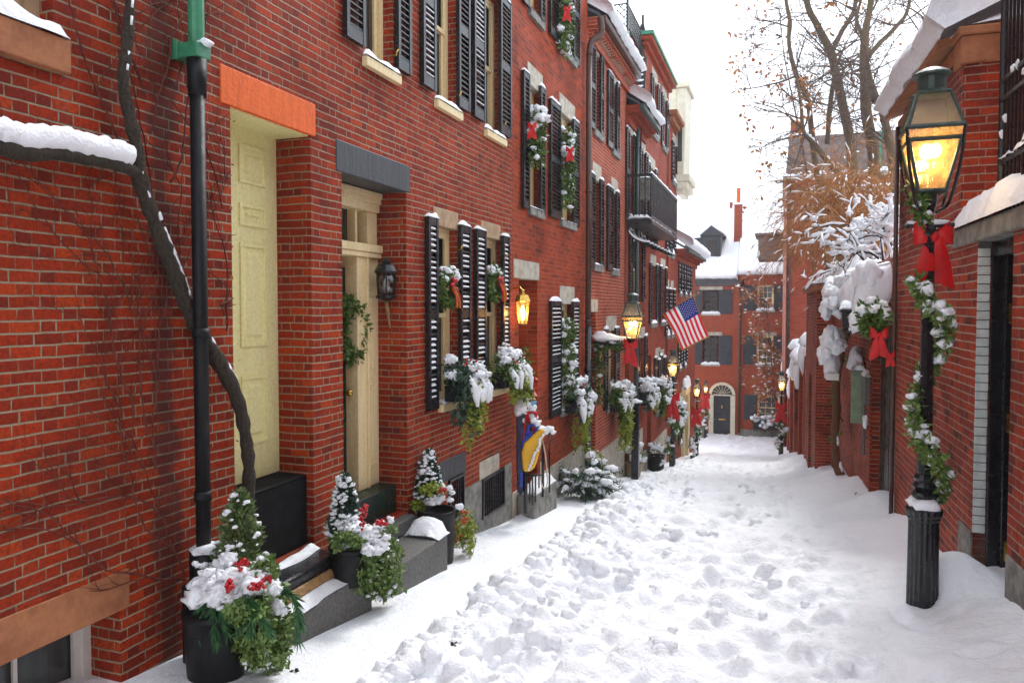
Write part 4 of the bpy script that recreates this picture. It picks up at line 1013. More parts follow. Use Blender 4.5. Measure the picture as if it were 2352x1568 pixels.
# garage-like bay with a snowy roof, then lower garden walls stepping downhill
r4 = rthing('brick_building', 'small brick outbuilding with a flat snow-covered roof behind the vine trunk', 'building', 19, .3, -4)
wall(MB(FrX := FR @ Matrix.Translation((0, .32, 0))), 17.35, 20.8, -6, .36, [(18.6, 19.5, -5.2, -1.6, .15)], .15, 3.5).build('wall', M['brickR'], r4)
bevel(MB(FR).box(17.25, 20.9, -3.2, .42, .362, .50).build('eave', M['brown'], r4), .015, 1)
MB(FR).box(18.6, 19.5, .17, .2, -5.2, -1.6).build('door', M['black'], r4)
m = MB(FR); snow_strip(m, 17.25, 20.9, -3.2, .45, .5, .40, 40, .2); m.build('snow', M['snow'], r4, True)
def wall_mound(label, px, py, w_, d_, h_, fr_b=.0, name='snowy_hood', hoodmat='black'):
    """small door or lamp hood carrying a mound of snow"""
    a = Ra(px, fr_b + d_ / 2); c = Rc(px, py, fr_b + d_ / 2)
    t = rthing(name, label, 'hood', a, fr_b, c)
    m = MB(FR); m.box(a - w_ * .4, a + w_ * .4, fr_b - .02, fr_b + d_ * .7, c - .04, c); bevel(m.build('roof', M[hoodmat], t), .008, 1)
    m = MB(FR)
    rg = random.Random(int(px * 7 + py))
    for k in range(9):
        q = rg.uniform(-.42, .42); m.blob((a + q * w_, fr_b + d_ * rg.uniform(.2, .75), c + h_ * (rg.uniform(.05, .5) - .5 * q * q)), (w_ * rg.uniform(.18, .32), d_ * rg.uniform(.3, .5), h_ * rg.uniform(.2, .36)), 3, .26, 2.4, rng=rg)
    for k in range(6):
        q = rg.uniform(-.45, .45); m.blob((a + q * w_, fr_b + d_ * rg.uniform(.7, 1.0), c - h_ * rg.uniform(.0, .35)), (w_ * .12, d_ * .2, h_ * rg.uniform(.14, .3)), 2, .35, 2.4, rng=rg)
    m.build('snow', M['snow'], t, True)
wall_mound('arched hood with a rounded pillow of snow high on the small outbuilding', 1912, 704, .75, .28, .42, .33)
wall_mound('low hood bearing a drooping snow mound below the black lantern', 1908, 800, .6, .28, .52, .33)
t = rthing('wall_lantern', 'square black lantern hanging on the small outbuilding under the arched hood', 'lantern', Ra(1922, .6), .5, Rc(1922, 745, .6))
a = Ra(1922, .6); c0, c1 = Rc(1922, 752, .6), Rc(1922, 700, .6)
m = MB(FR); m.box(a - .07, a + .07, .40, .54, c0, c1 - .1); m.box(a - .09, a + .09, .38, .56, c1 - .1, c1 - .06); bevel(m.build('body', M['black'], t), .01, 1)
m = MB(FR); m.tube([(a, .31, c1 - .2), (a, .42, c1 - .2)], .02, 6); m.build('arm', M['iron'], t, True)
m = MB(FR); snow_strip(m, a - .1, a + .1, .37, .57, c1 - .06, .10, 8); m.build('snow', M['snow'], t, True)
t = rthing('mailbox', 'small white box mounted under the drooping hood', 'box', Ra(1913, .4), .4, Rc(1913, 873, .4))
a = Ra(1913, .42); c0, c1 = Rc(1913, 873, .42), Rc(1913, 857, .42)
m = MB(FR); m.box(a - .2, a + .2, .33, .52, c0, c1); bevel(m.build('body', M['white'], t), .01, 1); m = MB(FR); m.blob((a, .43, c1 + .12), (.2, .12, .22), 2, .3); m.build('snow', M['snow'], t, True)
for (nm, a0, a1, top, bb, cap, lab) in [
    ('brick_wall', 20.85, 26.2, -1.45, .02, .28, 'garden wall with mortar-washed bricks beyond the small outbuilding'),
    ('brick_wall', 26.25, 33.0, -1.95, .06, .30, 'lower garden wall with drooping snow cap further down the hill'),
    ('brick_wall', 33.05, 42.6, -3.3, .0, .32, 'lowest and farthest garden wall behind the last right-hand lamp')]:
    t = rthing(nm, lab, 'wall', (a0 + a1) / 2, 0, -6, 'garden walls stepping down the right side')
    fw = FR @ Matrix.Translation((0, bb, 0))
    wall(MB(fw), a0, a1, -8.5, top, [], .2, .5).build('wall', M['brickR'], t)
    n = int((a1 - a0) / 1.6)
    for i in range(n):
        a = lerp(a0, a1, (i + .15) / n); ph = top + R.choice([.0, .25, .5])
        p = bevel(MB(fw).box(a, a + .45, -.4, .11 + .06 * (i % 2), -8.5, ph).build('pier', M['brickR' if i % 2 else 'brick4'], t), .02, 1)
        m = MB(fw); m.blob((a + .22, -.1, ph + .12), (.34, .36, .24 + .1 * R.random()), 2, .15, flat=.5)
        if i % 2 == 0: m.blob((a + .2, .14, ph - .35), (.22, .14, .50), 2, .22)
        m.build('snow', M['snow'], p, True)
    m = MB(fw); snow_strip(m, a0, a1, -.5, .08, top, cap, None, .4, .08); m.build('snow', M['snow'], t, True)

# ------------------------------------------------------------------ house at the bottom of the street
def Ea(px, b=0): return on(FE, px, 706, b)[0]
def Ec(py, b=0): return on(FE, 1700, py, b)[1]
xm = Ea(1693); eZ1, eZ2 = Ec(643), Ec(635)
W1e = (Ea(1614), Ea(1652), Ec(721), Ec(665)); W3e = (Ea(1614), Ea(1652), Ec(838), Ec(771)); W2e = (Ea(1739), Ea(1777), Ec(713), Ec(655)); W4e = (Ea(1739), Ea(1777), Ec(836), Ec(770)); W5e = (Ea(1742), Ea(1794), Ec(962), Ec(905))
De = (Ea(1641), Ea(1680), Ec(999), Ec(910))
e1 = thing('brick_house', 'brick house closing the bottom of the street with a black door under a cream arch', 'house', (-3, YE, ground(YE)))
wall(MB(FE), -12, xm, -9, eZ1, [W1e, W3e, (De[0] - .01, De[1] + .01, De[2], De[3])], .16, 12).build('wall', M['brickE'], e1)
e2 = thing('brick_house', 'brick house behind the orange-leaved sapling, right of the black front door', 'house', (1, YE, ground(YE)))
wall(MB(FE), xm + .005, 9, -9, eZ2, [W2e, W4e, W5e], .16, 12).build('wall', M['brickE'], e2)
for h_, q, fm in ((e1, W1e, 'black'), (e1, W3e, 'black'), (e2, W2e, 'cream'), (e2, W4e, 'cream'), (e2, W5e, 'cream')):
    window(h_, FE, *q, fm, .05, 3 if q is not W3e else 2, 2, 'glassE', .07); lintel(h_, FE, q[0] - .18, q[1] + .18, q[3], q[3] + .2, 'stone', .02); sill(h_, FE, q[0] - .08, q[1] + .08, q[2], .1, 'stone', .08, .14)
    sw = Ea(1670) - Ea(1654) + .3
    for (x0, x1) in ((q[0] - .72, q[0] - .02), (q[1] + .02, q[1] + .72)):
        m = MB(FE); m.box(x0, x1, .004, .05, q[2], q[3]); zmid = lerp(q[2], q[3], .48)
        m.box(x0 + .07, x1 - .07, .05, .06, q[2] + .1, zmid - .05); m.box(x0 + .07, x1 - .07, .05, .06, zmid + .05, q[3] - .1); bevel(m.build('shutter', M['shutterE'], h_), .008, 1)
m = MB(FE); m.box(-12, xm, 0, .18, eZ1 - .10, eZ1 + .04); m.box(-12, xm, 0, .1, eZ1 - .3, eZ1 - .1); m.build('cornice', M['roof'], e1)
for i in range(40):
    pass
m = MB(FE); m.box(xm + .02, 9, 0, .22, eZ2 - .05, eZ2 + .06); m.box(xm + .02, 9, 0, .12, eZ2 - .5, eZ2 - .05); m.build('cornice', M['brickE'], e2)
for h_, x0, x1, ez in ((e1, -12, xm, eZ1), (e2, xm, 9, eZ2)):
    r_ = MB(FE).hexa([(x0, .22, ez + .04), (x1, .22, ez + .04), (x1, -6.5, ez + 4.6), (x0, -6.5, ez + 4.6), (x0, .22, ez + .1), (x1, .22, ez + .1), (x1, -6.5, ez + 4.66), (x0, -6.5, ez + 4.66)]).build('roof', M['roof'], h_)
    m = MB(FE); roof_snow(m, x0, x1, .24, ez + .10, -6.5, ez + 4.68, .25, 12); m.build('snow', M['snow'], r_, True)
m = MB(FE); x = Ea(1700); m.tube([(x, .12, ground(44) + .2), (x, .12, eZ2 - .4)], .07, 8); m.box(x - .2, x + .2, .02, .25, eZ2 - .55, eZ2 - .2); m.build('drainpipe', M['pipe_brown'], e2, True)
MB(FE).box(xm + .1, 9, -.02, .03, -9, Ec(985)).build('foundation', M['granite'], e2)
m = MB(FE); m.box(-12, De[0] - .45, -.02, .03, -9, Ec(985)); m.build('foundation', M['granite'], e1)
# door, fan light and cream arch
panel_door(e1, FE, De[0], De[1], De[2], De[3], -.06, 'shutterE', [(lerp(De[0], De[1], f0), lerp(De[0], De[1], f1), lerp(De[2], De[3], g0_), lerp(De[2], De[3], g1_)) for f0, f1 in ((.12, .44), (.56, .88)) for g0_, g1_ in ((.06, .26), (.34, .60), (.66, .93))])
dcx = (De[0] + De[1]) / 2; rw = Ea(1691) - dcx; ri = Ea(1684) - dcx; zs = Ec(909)
m = MB(FE); m.box(dcx - rw, De[0], .0, .06, De[2] - .15, zs); m.box(De[1], dcx + rw, .0, .06, De[2] - .15, zs); m.box(De[0] - .0, De[1], -.02, .055, De[3], zs + .05)
N = 20; h_arch = Ec(881) - zs
for i in range(N):
    t0, t1 = math.pi * i / N, math.pi * (i + 1) / N
    f = lambda r, t, b: (dcx + r * math.cos(t), b, zs + .05 + r * math.sin(t) * h_arch / rw)
    m.hexa([f(ri, t0, .0), f(rw, t0, .0), f(rw, t1, .0), f(ri, t1, .0), f(ri, t0, .07), f(rw, t0, .07), f(rw, t1, .07), f(ri, t1, .07)])
for i in range(1, 8):
    t_ = math.pi * i / 8; m.tube([f(.08, t_, .03), f(ri, t_, .03)], .014, 4)
m.build('door_surround', M['ivory'], e1)
m = MB(FE); m.add([(dcx, .015, zs + .05)] + [f(ri, math.pi * i / N, .015) for i in range(N + 1)], [(0, i + 1, i + 2) for i in range(N)]); m.build('fanlight', M['glassE'], e1)
m = MB(FE); zb = lerp(De[2], De[3], .38); m.box(dcx - .18, dcx + .18, -.045, -.03, zb - .04, zb + .04); m.box(dcx - .03, dcx + .03, -.045, -.02, zb + .65, zb + .82); m.blob((De[0] + .08, -.01, zb), .05, 1, 0); m.build('letter_slot', M['brass'], e1)
m = MB(FE); m.box(dcx - rw - .1, dcx + rw + .1, .0, .55, De[2] - .5, De[2] - .05); ds = bevel(m.build('doorstep', M['granited'], e1), .015, 1); m = MB(FE); snow_strip(m, dcx - rw - .1, dcx + rw + .15, .2, .62, De[2] - .05, .1); m.build('snow', M['snow'], ds, True)
# dormer and chimneys
fd = frame((0, YE + 1.3, 0), (1, 0, 0), (0, -1, 0))
dx0, dx1 = on(fd, 1612, 706)[0], on(fd, 1654, 706)[0]; dz0, dz1, dzt = on(fd, 1630, 608)[1], on(fd, 1630, 541)[1], on(fd, 1630, 523)[1]
xl_ = on(fd, 1572, 706)[0]
m = MB(fd); m.box(dx0, dx1, -4, 0, dz0 - .8, dz1); m.box(xl_, dx0 - .01, -4, -.12, dz0 - .8, dz1 - .1); m.prism([(dx0 - .15, .12, dz1), (dx1 + .2, .12, dz1), ((dx0 + dx1) / 2 + .02, .12, dzt + .1)], (0, -4, 0)); dm = m.build('dormer', M['shutterE'], e1)
m = MB(fd); k_ = [(dx0 + .2, dx1 - .12, dz0 + .12, dz1 - .2), (xl_ + .25, dx0 - .15, dz0 + .15, dz1 - .35)]
wq = window(e1, fd, *k_[0], 'shutterE', -.08, 3, 2, 'glassE', .05); wq.name = 'dormer_window'
wq = window(e1, fd, *k_[1], 'shutterE', .04, 2, 2, 'glassE', .05); wq.name = 'dormer_window'
m = MB(fd); xm_ = (dx0 + dx1) / 2
for sgn, xe in ((-1, dx0 - .15), (1, dx1 + .2)): m.hexa([(xe, .14, dz1 + .02), (xm_, .14, dzt + .12), (xm_, -4, dzt + .12), (xe, -4, dz1 + .02), (xe, .10, dz1 + .12), (xm_, .10, dzt + .26), (xm_, -4, dzt + .3), (xe, -4, dz1 + .2)])
snow_strip(m, xl_, dx0, -3.5, -.05, dz1 - .1, .16); m.build('snow', M['snow'], dm, True)
fc = frame((0, YE + 2.7, 0), (1, 0, 0), (0, -1, 0)); cx0, cx1 = on(fc, 1684, 706)[0], on(fc, 1702, 706)[0]; cz0, cz1, cz2 = on(fc, 1690, 590)[1], on(fc, 1690, 470)[1], on(fc, 1690, 434)[1]
ch = MB(fc).box(cx0, cx1, -.6, 0, cz0 - .6, cz1).build('chimney', M['brickE'], e1)
m = MB(fc); m.lathe([(.16, 0), (.13, .1), (.12, cz2 - cz1 - .1), (.14, cz2 - cz1)], 10, ((cx0 + cx1) / 2, -.3, cz1 + .08)); m.build('chimney_pot', M['orange'], ch, True)
m = MB(fc); snow_strip(m, cx0 - .06, cx1 + .06, -.65, .05, cz1, .14, 8); m.build('snow', M['snow'], ch, True)
fc = frame((0, YE + 8, 0), (1, 0, 0), (0, -1, 0)); m = MB(fc); m.box(on(fc, 1673, 706)[0], on(fc, 1680, 706)[0], -.4, 0, on(fc, 1680, 520)[1], on(fc, 1680, 464)[1]); m.build('chimney', M['brickE'], e1)

# tall brick building on the right at the bottom
YB = 37.0
fb = frame((0, YB, 0), (1, 0, 0), (0, -1, 0))
bx0 = max(on(fb, 1799, 706)[0], .12); bt1, bt2, bt0 = on(fb, 1900, 306)[1], on(fb, 1900, 405)[1], on(fb, 1900, 437)[1]
rb = thing('brick_building', 'tall brick building with a weathered slate upper storey behind the bare trees', 'building', (6, YB, ground(YB)))
hw = [(2.2, 3.1, 2.0, 3.8), (4.2, 5.1, 2.0, 3.8), (2.2, 3.1, -1.2, .8), (4.2, 5.1, -1.2, .8)]
wall(MB(fb), bx0, 14, -9, bt2 - .1, hw, .15, 9).build('wall', M['brick4'], rb)
for q in hw: window(rb, fb, *q, 'white', .06, 2, 2, 'glassE', .07); sill(rb, fb, q[0] - .1, q[1] + .1, q[2], .1, 'stone', .08, .12); lintel(rb, fb, q[0] - .1, q[1] + .1, q[3], q[3] + .2, 'stone', .02)
m = MB(fb); m.box(bx0 - .12, 14, -9, .2, bt2 - .1, bt2 + .06); m.box(bx0 - .05, 14, -9, .1, bt0 - .05, bt0 + .06); co_ = m.build('cornice', M['stone'], rb)
m = MB(fb); snow_strip(m, bx0 - .15, 9, -.1, .28, bt2 + .06, .14, 60, .5); snow_strip(m, bx0 + .6, 9, -.05, .14, bt0 + .06, .09, 60, .8); m.build('snow', M['snow'], co_, True)
m = MB(fb); m.hexa([(bx0, .0, bt2 + .07), (14, 0, bt2 + .07), (14, -9, bt2 + .07), (bx0, -9, bt2 + .07), (bx0 + .15, -.35, bt1), (14, -.35, bt1), (14, -9, bt1), (bx0 + .15, -9, bt1)]); m.build('slate_storey', M['mansard'], rb)
for x in (): window(rb, fb, x, x + 1.0, bt2 + .5, bt2 + 1.7, 'white', -.02, 2, 2, 'glassE', .07)
m = MB(fb); m.tube([(4.1, .05, bt2), (4.1, -.2, bt1)], .05, 6); m.build('copper_pipe', M['copper'], rb, True)
m = MB(fb); m.box(bx0 + .2, bx0 + .75, -1.2, -.5, bt1, bt1 + .75); ch = m.build('chimney', M['brickE'], rb); m = MB(fb); snow_strip(m, bx0 + .1, bx0 + 1.0, -1.3, -.3, bt1 + .0, .3, 10); m.build('snow', M['snow'], ch, True)
m = MB(fb); m.tube([(bx0 + .02, .1, -7), (bx0 + .02, .1, bt2 - .2)], .075, 10); m.build('drainpipe', M['pipe_red'], rb, True)
m = MB(fb); m.tube([(bx0 + .22, .08, -7), (bx0 + .22, .08, bt2 - .2)], .045, 8); m.build('drainpipe', M['black'], rb, True)
ys_ = on(fb, 1800, 570)[1]
rbx = thing('attic_bay', 'weathered grey slate bay at the corner above the snowy roof', 'bay', (bx0 - .5, YB + 1, ys_))
m = MB(fb); m.box(bx0 - 1.2, bx0 - .01, -3.4, -1.0, on(fb, 1780, 592)[1], on(fb, 1780, 535)[1]); m.box(bx0 - 1.35, bx0 - .01, -3.5, -.85, on(fb, 1780, 535)[1], on(fb, 1780, 535)[1] + .1); m.build('body', M['mansard'], rbx)
m = MB(fb); snow_strip(m, bx0 - 1.35, bx0, -3.5, -.85, on(fb, 1780, 535)[1] + .1, .2); m.build('snow', M['snow'], rbx, True)
# ------------------------------------------------------------------ trees
def grow(mb, p, d, L, r, depth, rng, droop=0.0, tips=None, wob=.25, nchild=(2, 4), shrink=.62, minr=.006):
    n = max(3, int(L / .25)); pts = [V(p)]; d = V(d).normalized()
    for i in range(n):
        d = (d + rdir(rng) * wob * .5 + V((0, 0, -droop))).normalized(); pts.append(pts[-1] + d * (L / n))
    mb.tube(pts, [max(minr, lerp(r, r * .45, i / n)) for i in range(n + 1)], 6 if r > .03 else 4, cap=False)
    if tips is not None and depth <= 1: tips.append(pts[-1]); tips.append(pts[len(pts) // 2])
    if depth > 0:
        for k in range(rng.randint(*nchild)):
            i = rng.randint(max(1, n // 3), n); dd = (d * .75 + rdir(rng) * .8 + V((0, 0, .15 - droop))).normalized()
            grow(mb, pts[i], dd, L * shrink * rng.uniform(.7, 1.15), max(minr, r * .48), depth - 1, rng, droop, tips, wob, nchild, shrink, minr)
def limb(mb, pix, ydep, widths, k=4, jit=.0, n=9):
    """limb drawn through places seen in the photograph, at its real distance"""
    pts = []
    for i, q in enumerate(pix):
        y = ydep + (q[2] if len(q) > 2 else 0); pts.append(at_y(q[0], q[1], y))
    rad = [w_ * .68 * (ydep / 1.07) / FPX / 2 for w_ in widths]
    sp = smooth_path(pts, k); mb.tube(sp, resample(rad, len(sp)), n); return sp
TREES = [
 ('slender twin-forked bare tree leaning at the left of the group', 27.0, [[(1905, 640), (1880, 430), (1868, 340), (1855, 230), (1828, 170), (1812, 100), (1815, 50), (1803, -20), (1800, -200)],
   [(1900, 330, .4), (1905, 260, .6), (1912, 200, .7), (1922, 150, .9), (1935, 120, 1.2)]], [[20, 18, 20, 17, 15, 13, 13, 11, 8], [16, 17, 14, 10, 5]], None, 11),
 ('leaning tree whose snow-streaked trunk slants right across the brick building', 24.5, [[(1990, 560), (1948, 430), (1905, 375), (1870, 330), (1845, 300), (1840, 240), (1825, 160)]], [[26, 22, 20, 18, 14, 11, 6]], 'snow', 12),
 ('tall bare tree with a thick trunk forking high above the wall', 28.5, [[(1990, 700), (1962, 430), (1955, 340), (1938, 250), (1920, 170), (1908, 120), (1878, 60), (1850, -10), (1830, -220)],
   [(1910, 120), (1935, 70, .5), (1960, 30, 1), (1968, -20, 1.4), (2000, -200, 2)], [(1925, 190), (1938, 160, .5), (1925, 145, .8)]], [[40, 36, 32, 29, 28, 27, 22, 19, 14], [18, 15, 14, 12, 8], [10, 9, 6]], None, 13),
 ('thickest bare tree with a burr and spreading right-hand limbs', 26.0, [[(2035, 700), (2010, 420), (2005, 340), (1990, 260), (1988, 190), (1985, 120), (1990, 60), (2000, 0), (2010, -200)],
   [(1995, 130), (2020, 100, .4), (2060, 60, 1), (2088, 10, 1.5), (2100, -150, 2)], [(1985, 90), (1968, 50, .4), (1975, 10, .9), (2000, -80, 1.3)], [(1995, 190), (2005, 225, .1), (2022, 240, .1)]], [[42, 38, 36, 34, 34, 28, 22, 18, 14], [17, 15, 14, 11, 8], [14, 12, 9, 7], [26, 24, 20]], None, 14),
 ('mossy tree at the right with a long limb reaching over the snowy roof', 25.0, [[(2070, 680), (2052, 400), (2042, 320), (2030, 270), (2022, 235)], [(2025, 245), (2060, 195, -.5), (2100, 160, -1), (2135, 110, -1.6), (2160, 60, -2.4), (2175, -60, -3)], [(2022, 240), (2000, 180, .3), (1996, 150, .4)]], [[34, 28, 26, 24, 22], [20, 17, 15, 13, 12, 8], [14, 12, 10]], None, 15)]
for lab, yd, limbs, wd, sn, sd in TREES:
    rng = random.Random(sd)
    p0 = at_y(limbs[0][0][0], limbs[0][0][1], yd)
    t = thing('bare_tree', lab, 'tree', (p0.x, p0.y, ground(yd)), 0, 'bare trees behind the right-hand walls')
    mt = MB(); ml = MB(); mtw = MB(); tips = []; snm = MB()
    for i, (pix, wds) in enumerate(zip(limbs, wd)):
        q = pix[:]
        sp = limb(mt if i == 0 else ml, q, yd, wds)
        if i == 0: mt.tube([V((p0.x + .1, p0.y, ground(yd) - .3)), p0], [wds[0] * yd / FPX * .42, wds[0] * yd / FPX * .34], 9)
        for k in range(11 if i == 0 else 8):
            j = rng.randint(len(sp) // 3, len(sp) - 1)
            if sp[j].z < 1.0: continue
            d = rdir(rng, .35); d.y *= .6
            grow(mtw, sp[j], d, rng.uniform(.9, 2.1), rng.uniform(.018, .036), 3, rng, .01, tips, .35, (2, 4), .62, .0065)
        if sn or i:
            for j in range(1, len(sp)):
                dd = sp[j] - sp[j - 1]
                if abs(dd.z) < dd.length * (.93 if sn else .75) and rng.random() < (.6 if sn else .35):
                    r_ = wds[0] * yd / FPX * .33 * (.6 if sn else .3); snm.tube([sp[j - 1] + V((.0, -.02, r_ * .9)), (sp[j - 1] + sp[j]) / 2 + V((.02, -.03, r_ * 1.25)), sp[j] + V((.0, -.02, r_ * .9))], [r_ * .4, r_ * .7, r_ * .35], 6)
    mt.build('trunk', M['barkm'], t, True)
    if ml.v: ml.build('limbs', M['barkm'], t, True)
    mtw.build('twigs', M['twig'], t)
    if snm.v: snm.build('snow', M['snow'], t, True)
    lf = MB()
    for p in rng.sample(tips, min(len(tips), 34 if sd < 13 else 8)):
        if sd == 11 and p.x > 3.2 and rng.random() < .6: continue
        for k in range(rng.randint(1, 6)): lf.leaf(p + rdir(rng) * .22, rdir(rng, -.6), rng.uniform(.12, .24), rng.uniform(.08, .15), rng)
    lf.build('dry_leaves', M['leafdry'], t)
# thin twigs with hanging leaves crossing the sky left of the trunks
rng = random.Random(31); t = thing('leafy_branch_tree', 'thin whippy sapling with a few brown leaves against the white sky', 'tree', (1.5, 30, ground(30)))
mt = MB(); tips = []
sp = limb(mt, [(1870, 640), (1862, 480), (1850, 380), (1835, 300), (1815, 200), (1800, 120), (1790, 20)], 29, [9, 8, 7, 6, 5, 4, 3], 3, 0, 6)
for k in range(34):
    j = rng.randint(3, len(sp) - 1); d = V((-1, rng.uniform(-.3, .3), rng.uniform(-.35, .75))); grow(mt, sp[j], d, rng.uniform(.8, 2.0), .016, 2, rng, .02, tips, .3, (2, 3), .6, .006)
mt.build('trunk', M['twig'], t)
lf = MB()
for p in rng.sample(tips, min(len(tips), 40)):
    for k in range(rng.randint(1, 3)): lf.leaf(p + rdir(rng) * .1, rdir(rng, -.7), rng.uniform(.13, .25), rng.uniform(.08, .16), rng)
lf.build('dry_leaves', M['leafdry'], t)

# weeping shrub of orange stems over the wall
rng = random.Random(41); t = thing('weeping_shrub', 'big weeping shrub of bare orange stems arching over the right wall', 'shrub', (2.6, 17, -3.5))
ms = MB(); sn = MB()
def inside(px, py): return at_y(px, py, 17)
def whip(p, d, L, r, depth):
    n = 8; pts = [V(p)]
    for i in range(n): d = (d + V((0, 0, -.11)) + rdir(rng) * .22).normalized(); pts.append(pts[-1] + d * L / n)
    ms.tube(pts, [lerp(r, r * .5, i / n) for i in range(n + 1)], 3, cap=False)
    if rng.random() < .12:
        i = rng.randint(1, 5); sn.tube([q + V((0, 0, .012)) for q in pts[i:i + 3]], [.008, .017, .008], 5)
    if depth:
        for k in range(rng.randint(2, 4)): whip(pts[rng.randint(2, n)], (d + rdir(rng) * .7 + V((-.2, 0, .1))).normalized(), L * rng.uniform(.4, .75), r * .7, depth - 1)
for k in range(250):
    y = rng.uniform(15.2, 19.5)
    whip(at_y(rng.uniform(1880, 2060), rng.uniform(415, 590), y), V((rng.uniform(-1, .25), rng.uniform(-.5, .5), rng.uniform(-.1, .8))).normalized(), rng.uniform(.45, 1.55), .0085, 2)
for k in range(40):
    y = rng.uniform(15.5, 18); s = at_y(rng.uniform(1940, 2050), rng.uniform(520, 620), y); grow(ms, s, V((rng.uniform(-.8, .3), 0, .8)), rng.uniform(.7, 1.4), .03, 2, rng, .03, None, .3)
for k in range(6): b0_ = V((2.4 + .15 * k, 16.5 + .2 * k, -3)); ms.tube(smooth_path([b0_, b0_ + V((.1, 0, 2)), b0_ + V((-.1 * k, .1, 4))]), [.07, .05, .03] + [.03] * 6, 6)
ms.build('stems', M['straw'], t); sn.build('snow', M['snow'], t, True)
t = thing('snowy_bush', 'snow-laden bush of dark branches above the hooded green door', 'bush', (1.8, 12.3, .5))
rng = random.Random(43); mb = MB(); sn = MB()
def snowy(p, d, L, r, depth):
    n = max(4, int(L / .07)); pts = [V(p)]
    for i in range(n): d = (d + rdir(rng) * .3 + V((0, 0, -.02))).normalized(); pts.append(pts[-1] + d * L / n)
    mb.tube(pts, [lerp(r, r * .5, i / n) for i in range(n + 1)], 5, cap=False)
    i0 = rng.randint(0, n // 3); seg = pts[i0:]; k = rng.uniform(.6, 1.25)
    if pts[-1].x < wall_x(pts[-1].y) + .8 and rng.random() < .9:
        sn.tube([q + V((0, -.01, .014 * k + r)) for q in seg], [max(.006, (.020 + .014 * noise.noise((q.x * 9, q.z * 9, q.y * 5))) * k * (1.0 if 0 < i < len(seg) - 1 else .5)) for i, q in enumerate(seg)], 7)
        if rng.random() < .35: q = rng.choice(seg); s_ = rng.uniform(.03, .06); sn.blob(q + V((0, 0, .03)), (s_ * 1.3, s_, s_ * .8), 2, .35, 2.4, rng=rng)
    if depth:
        for q in range(rng.randint(2, 3)): snowy(pts[rng.randint(n // 2, n)], (d * .6 + rdir(rng) * .9 + V((0, 0, .15))).normalized(), L * rng.uniform(.5, .85), r * .62, depth - 1)
for k in range(13):
    s = at_y(rng.uniform(1985, 2056), rng.uniform(560, 620), rng.uniform(11.6, 13)); snowy(s, V((rng.uniform(-.8, .4), rng.uniform(-.2, .2), 1)).normalized(), rng.uniform(.4, .7), .018, 3)
mb.build('branches', M['bark'], t); sn.build('snow', M['snow'], t, True)

# stout vine trunk climbing the right wall
vp = [(1946, 1128), (1934, 1098), (1921, 1061), (1917, 1000), (1922, 944), (1920, 886), (1929, 831), (1940, 776), (1944, 741), (1934, 716), (1947, 692), (1966, 680), (1990, 640)]
fv = FR @ Matrix.Translation((0, .12, 0)); t = rthing('vine', 'thick twisting brown vine trunk climbing the right-hand wall to the shrub', 'vine', 14.6, .3, -3.3)
pts = [at_y(x, y, 14.4 + .25 * i * (i < 5) * .3) for i, (x, y) in enumerate(vp)]
sp = smooth_path(pts, 5); mb = MB(); mb.tube(sp, [v_ * (1 + .12 * noise.noise((i * .7, 0, 0))) for i, v_ in enumerate(resample([.10, .085, .075, .07, .068, .066, .064, .062, .06, .058, .05, .045, .03], len(sp)))], 9); mb.build('trunk', M['barkv'], t, True)
m = MB()
for i in range(4, len(sp) - 1):
    dd = (sp[i + 1] - sp[i])
    if abs(dd.z) < dd.length * .93 or R.random() < .08: m.tube([sp[i] + V((0, -.02, .06)), sp[i + 1] + V((0, -.02, .06))], .035, 6)
for i in (8, 9, 14): m.blob(sp[i] + V((.05, -.05, 0)), (.03, .03, .1), 2, .3)
m.blob(sp[1] + V((.14, .05, .02)), (.14, .16, .13), 2, .3); m.build('snow', M['snow'], t, True)
lf = MB()
for i in range(14, 40):
    for k in range(4): lf.leaf(sp[i % len(sp)] + rdir() * .1, rdir(R, -.3), .09, .05)
lf.build('leaves', M['garland'], t)

# sapling with orange leaves before the far house
rng = random.Random(51); t = thing('sapling', 'small sapling with clinging orange leaves before the far brick house', 'tree', (1.0, 41.5, ground(41.5)))
mt = MB(); tips = []
sp = limb(mt, [(1786, 990), (1782, 930), (1775, 860), (1768, 790), (1762, 720), (1755, 640)], 41.3, [6, 5, 5, 4, 3, 2], 3, 0, 6)
for k in range(46):
    j = rng.randint(3, len(sp) - 1); d = V((rng.uniform(-1, .5), rng.uniform(-.5, .5), rng.uniform(-.2, .7))); grow(mt, sp[j], d, rng.uniform(.4, 1.2), .018, 2, rng, .02, tips, .3, (2, 3), .65, .008)
mt.build('trunk', M['twig'], t); lf = MB(); sn = MB()
for p in tips:
    for k in range(rng.randint(1, 3)): lf.leaf(p + rdir(rng) * .14, rdir(rng, -.4), rng.uniform(.10, .2), rng.uniform(.07, .13), rng)
    if rng.random() < .17: sn.blob(p + V((0, -.05, .05)), (rng.uniform(.04, .1), .05, .04), 1, .3, rng=rng)
lf.build('leaves', M['leafdry'], t); sn.build('snow', M['snow'], t)

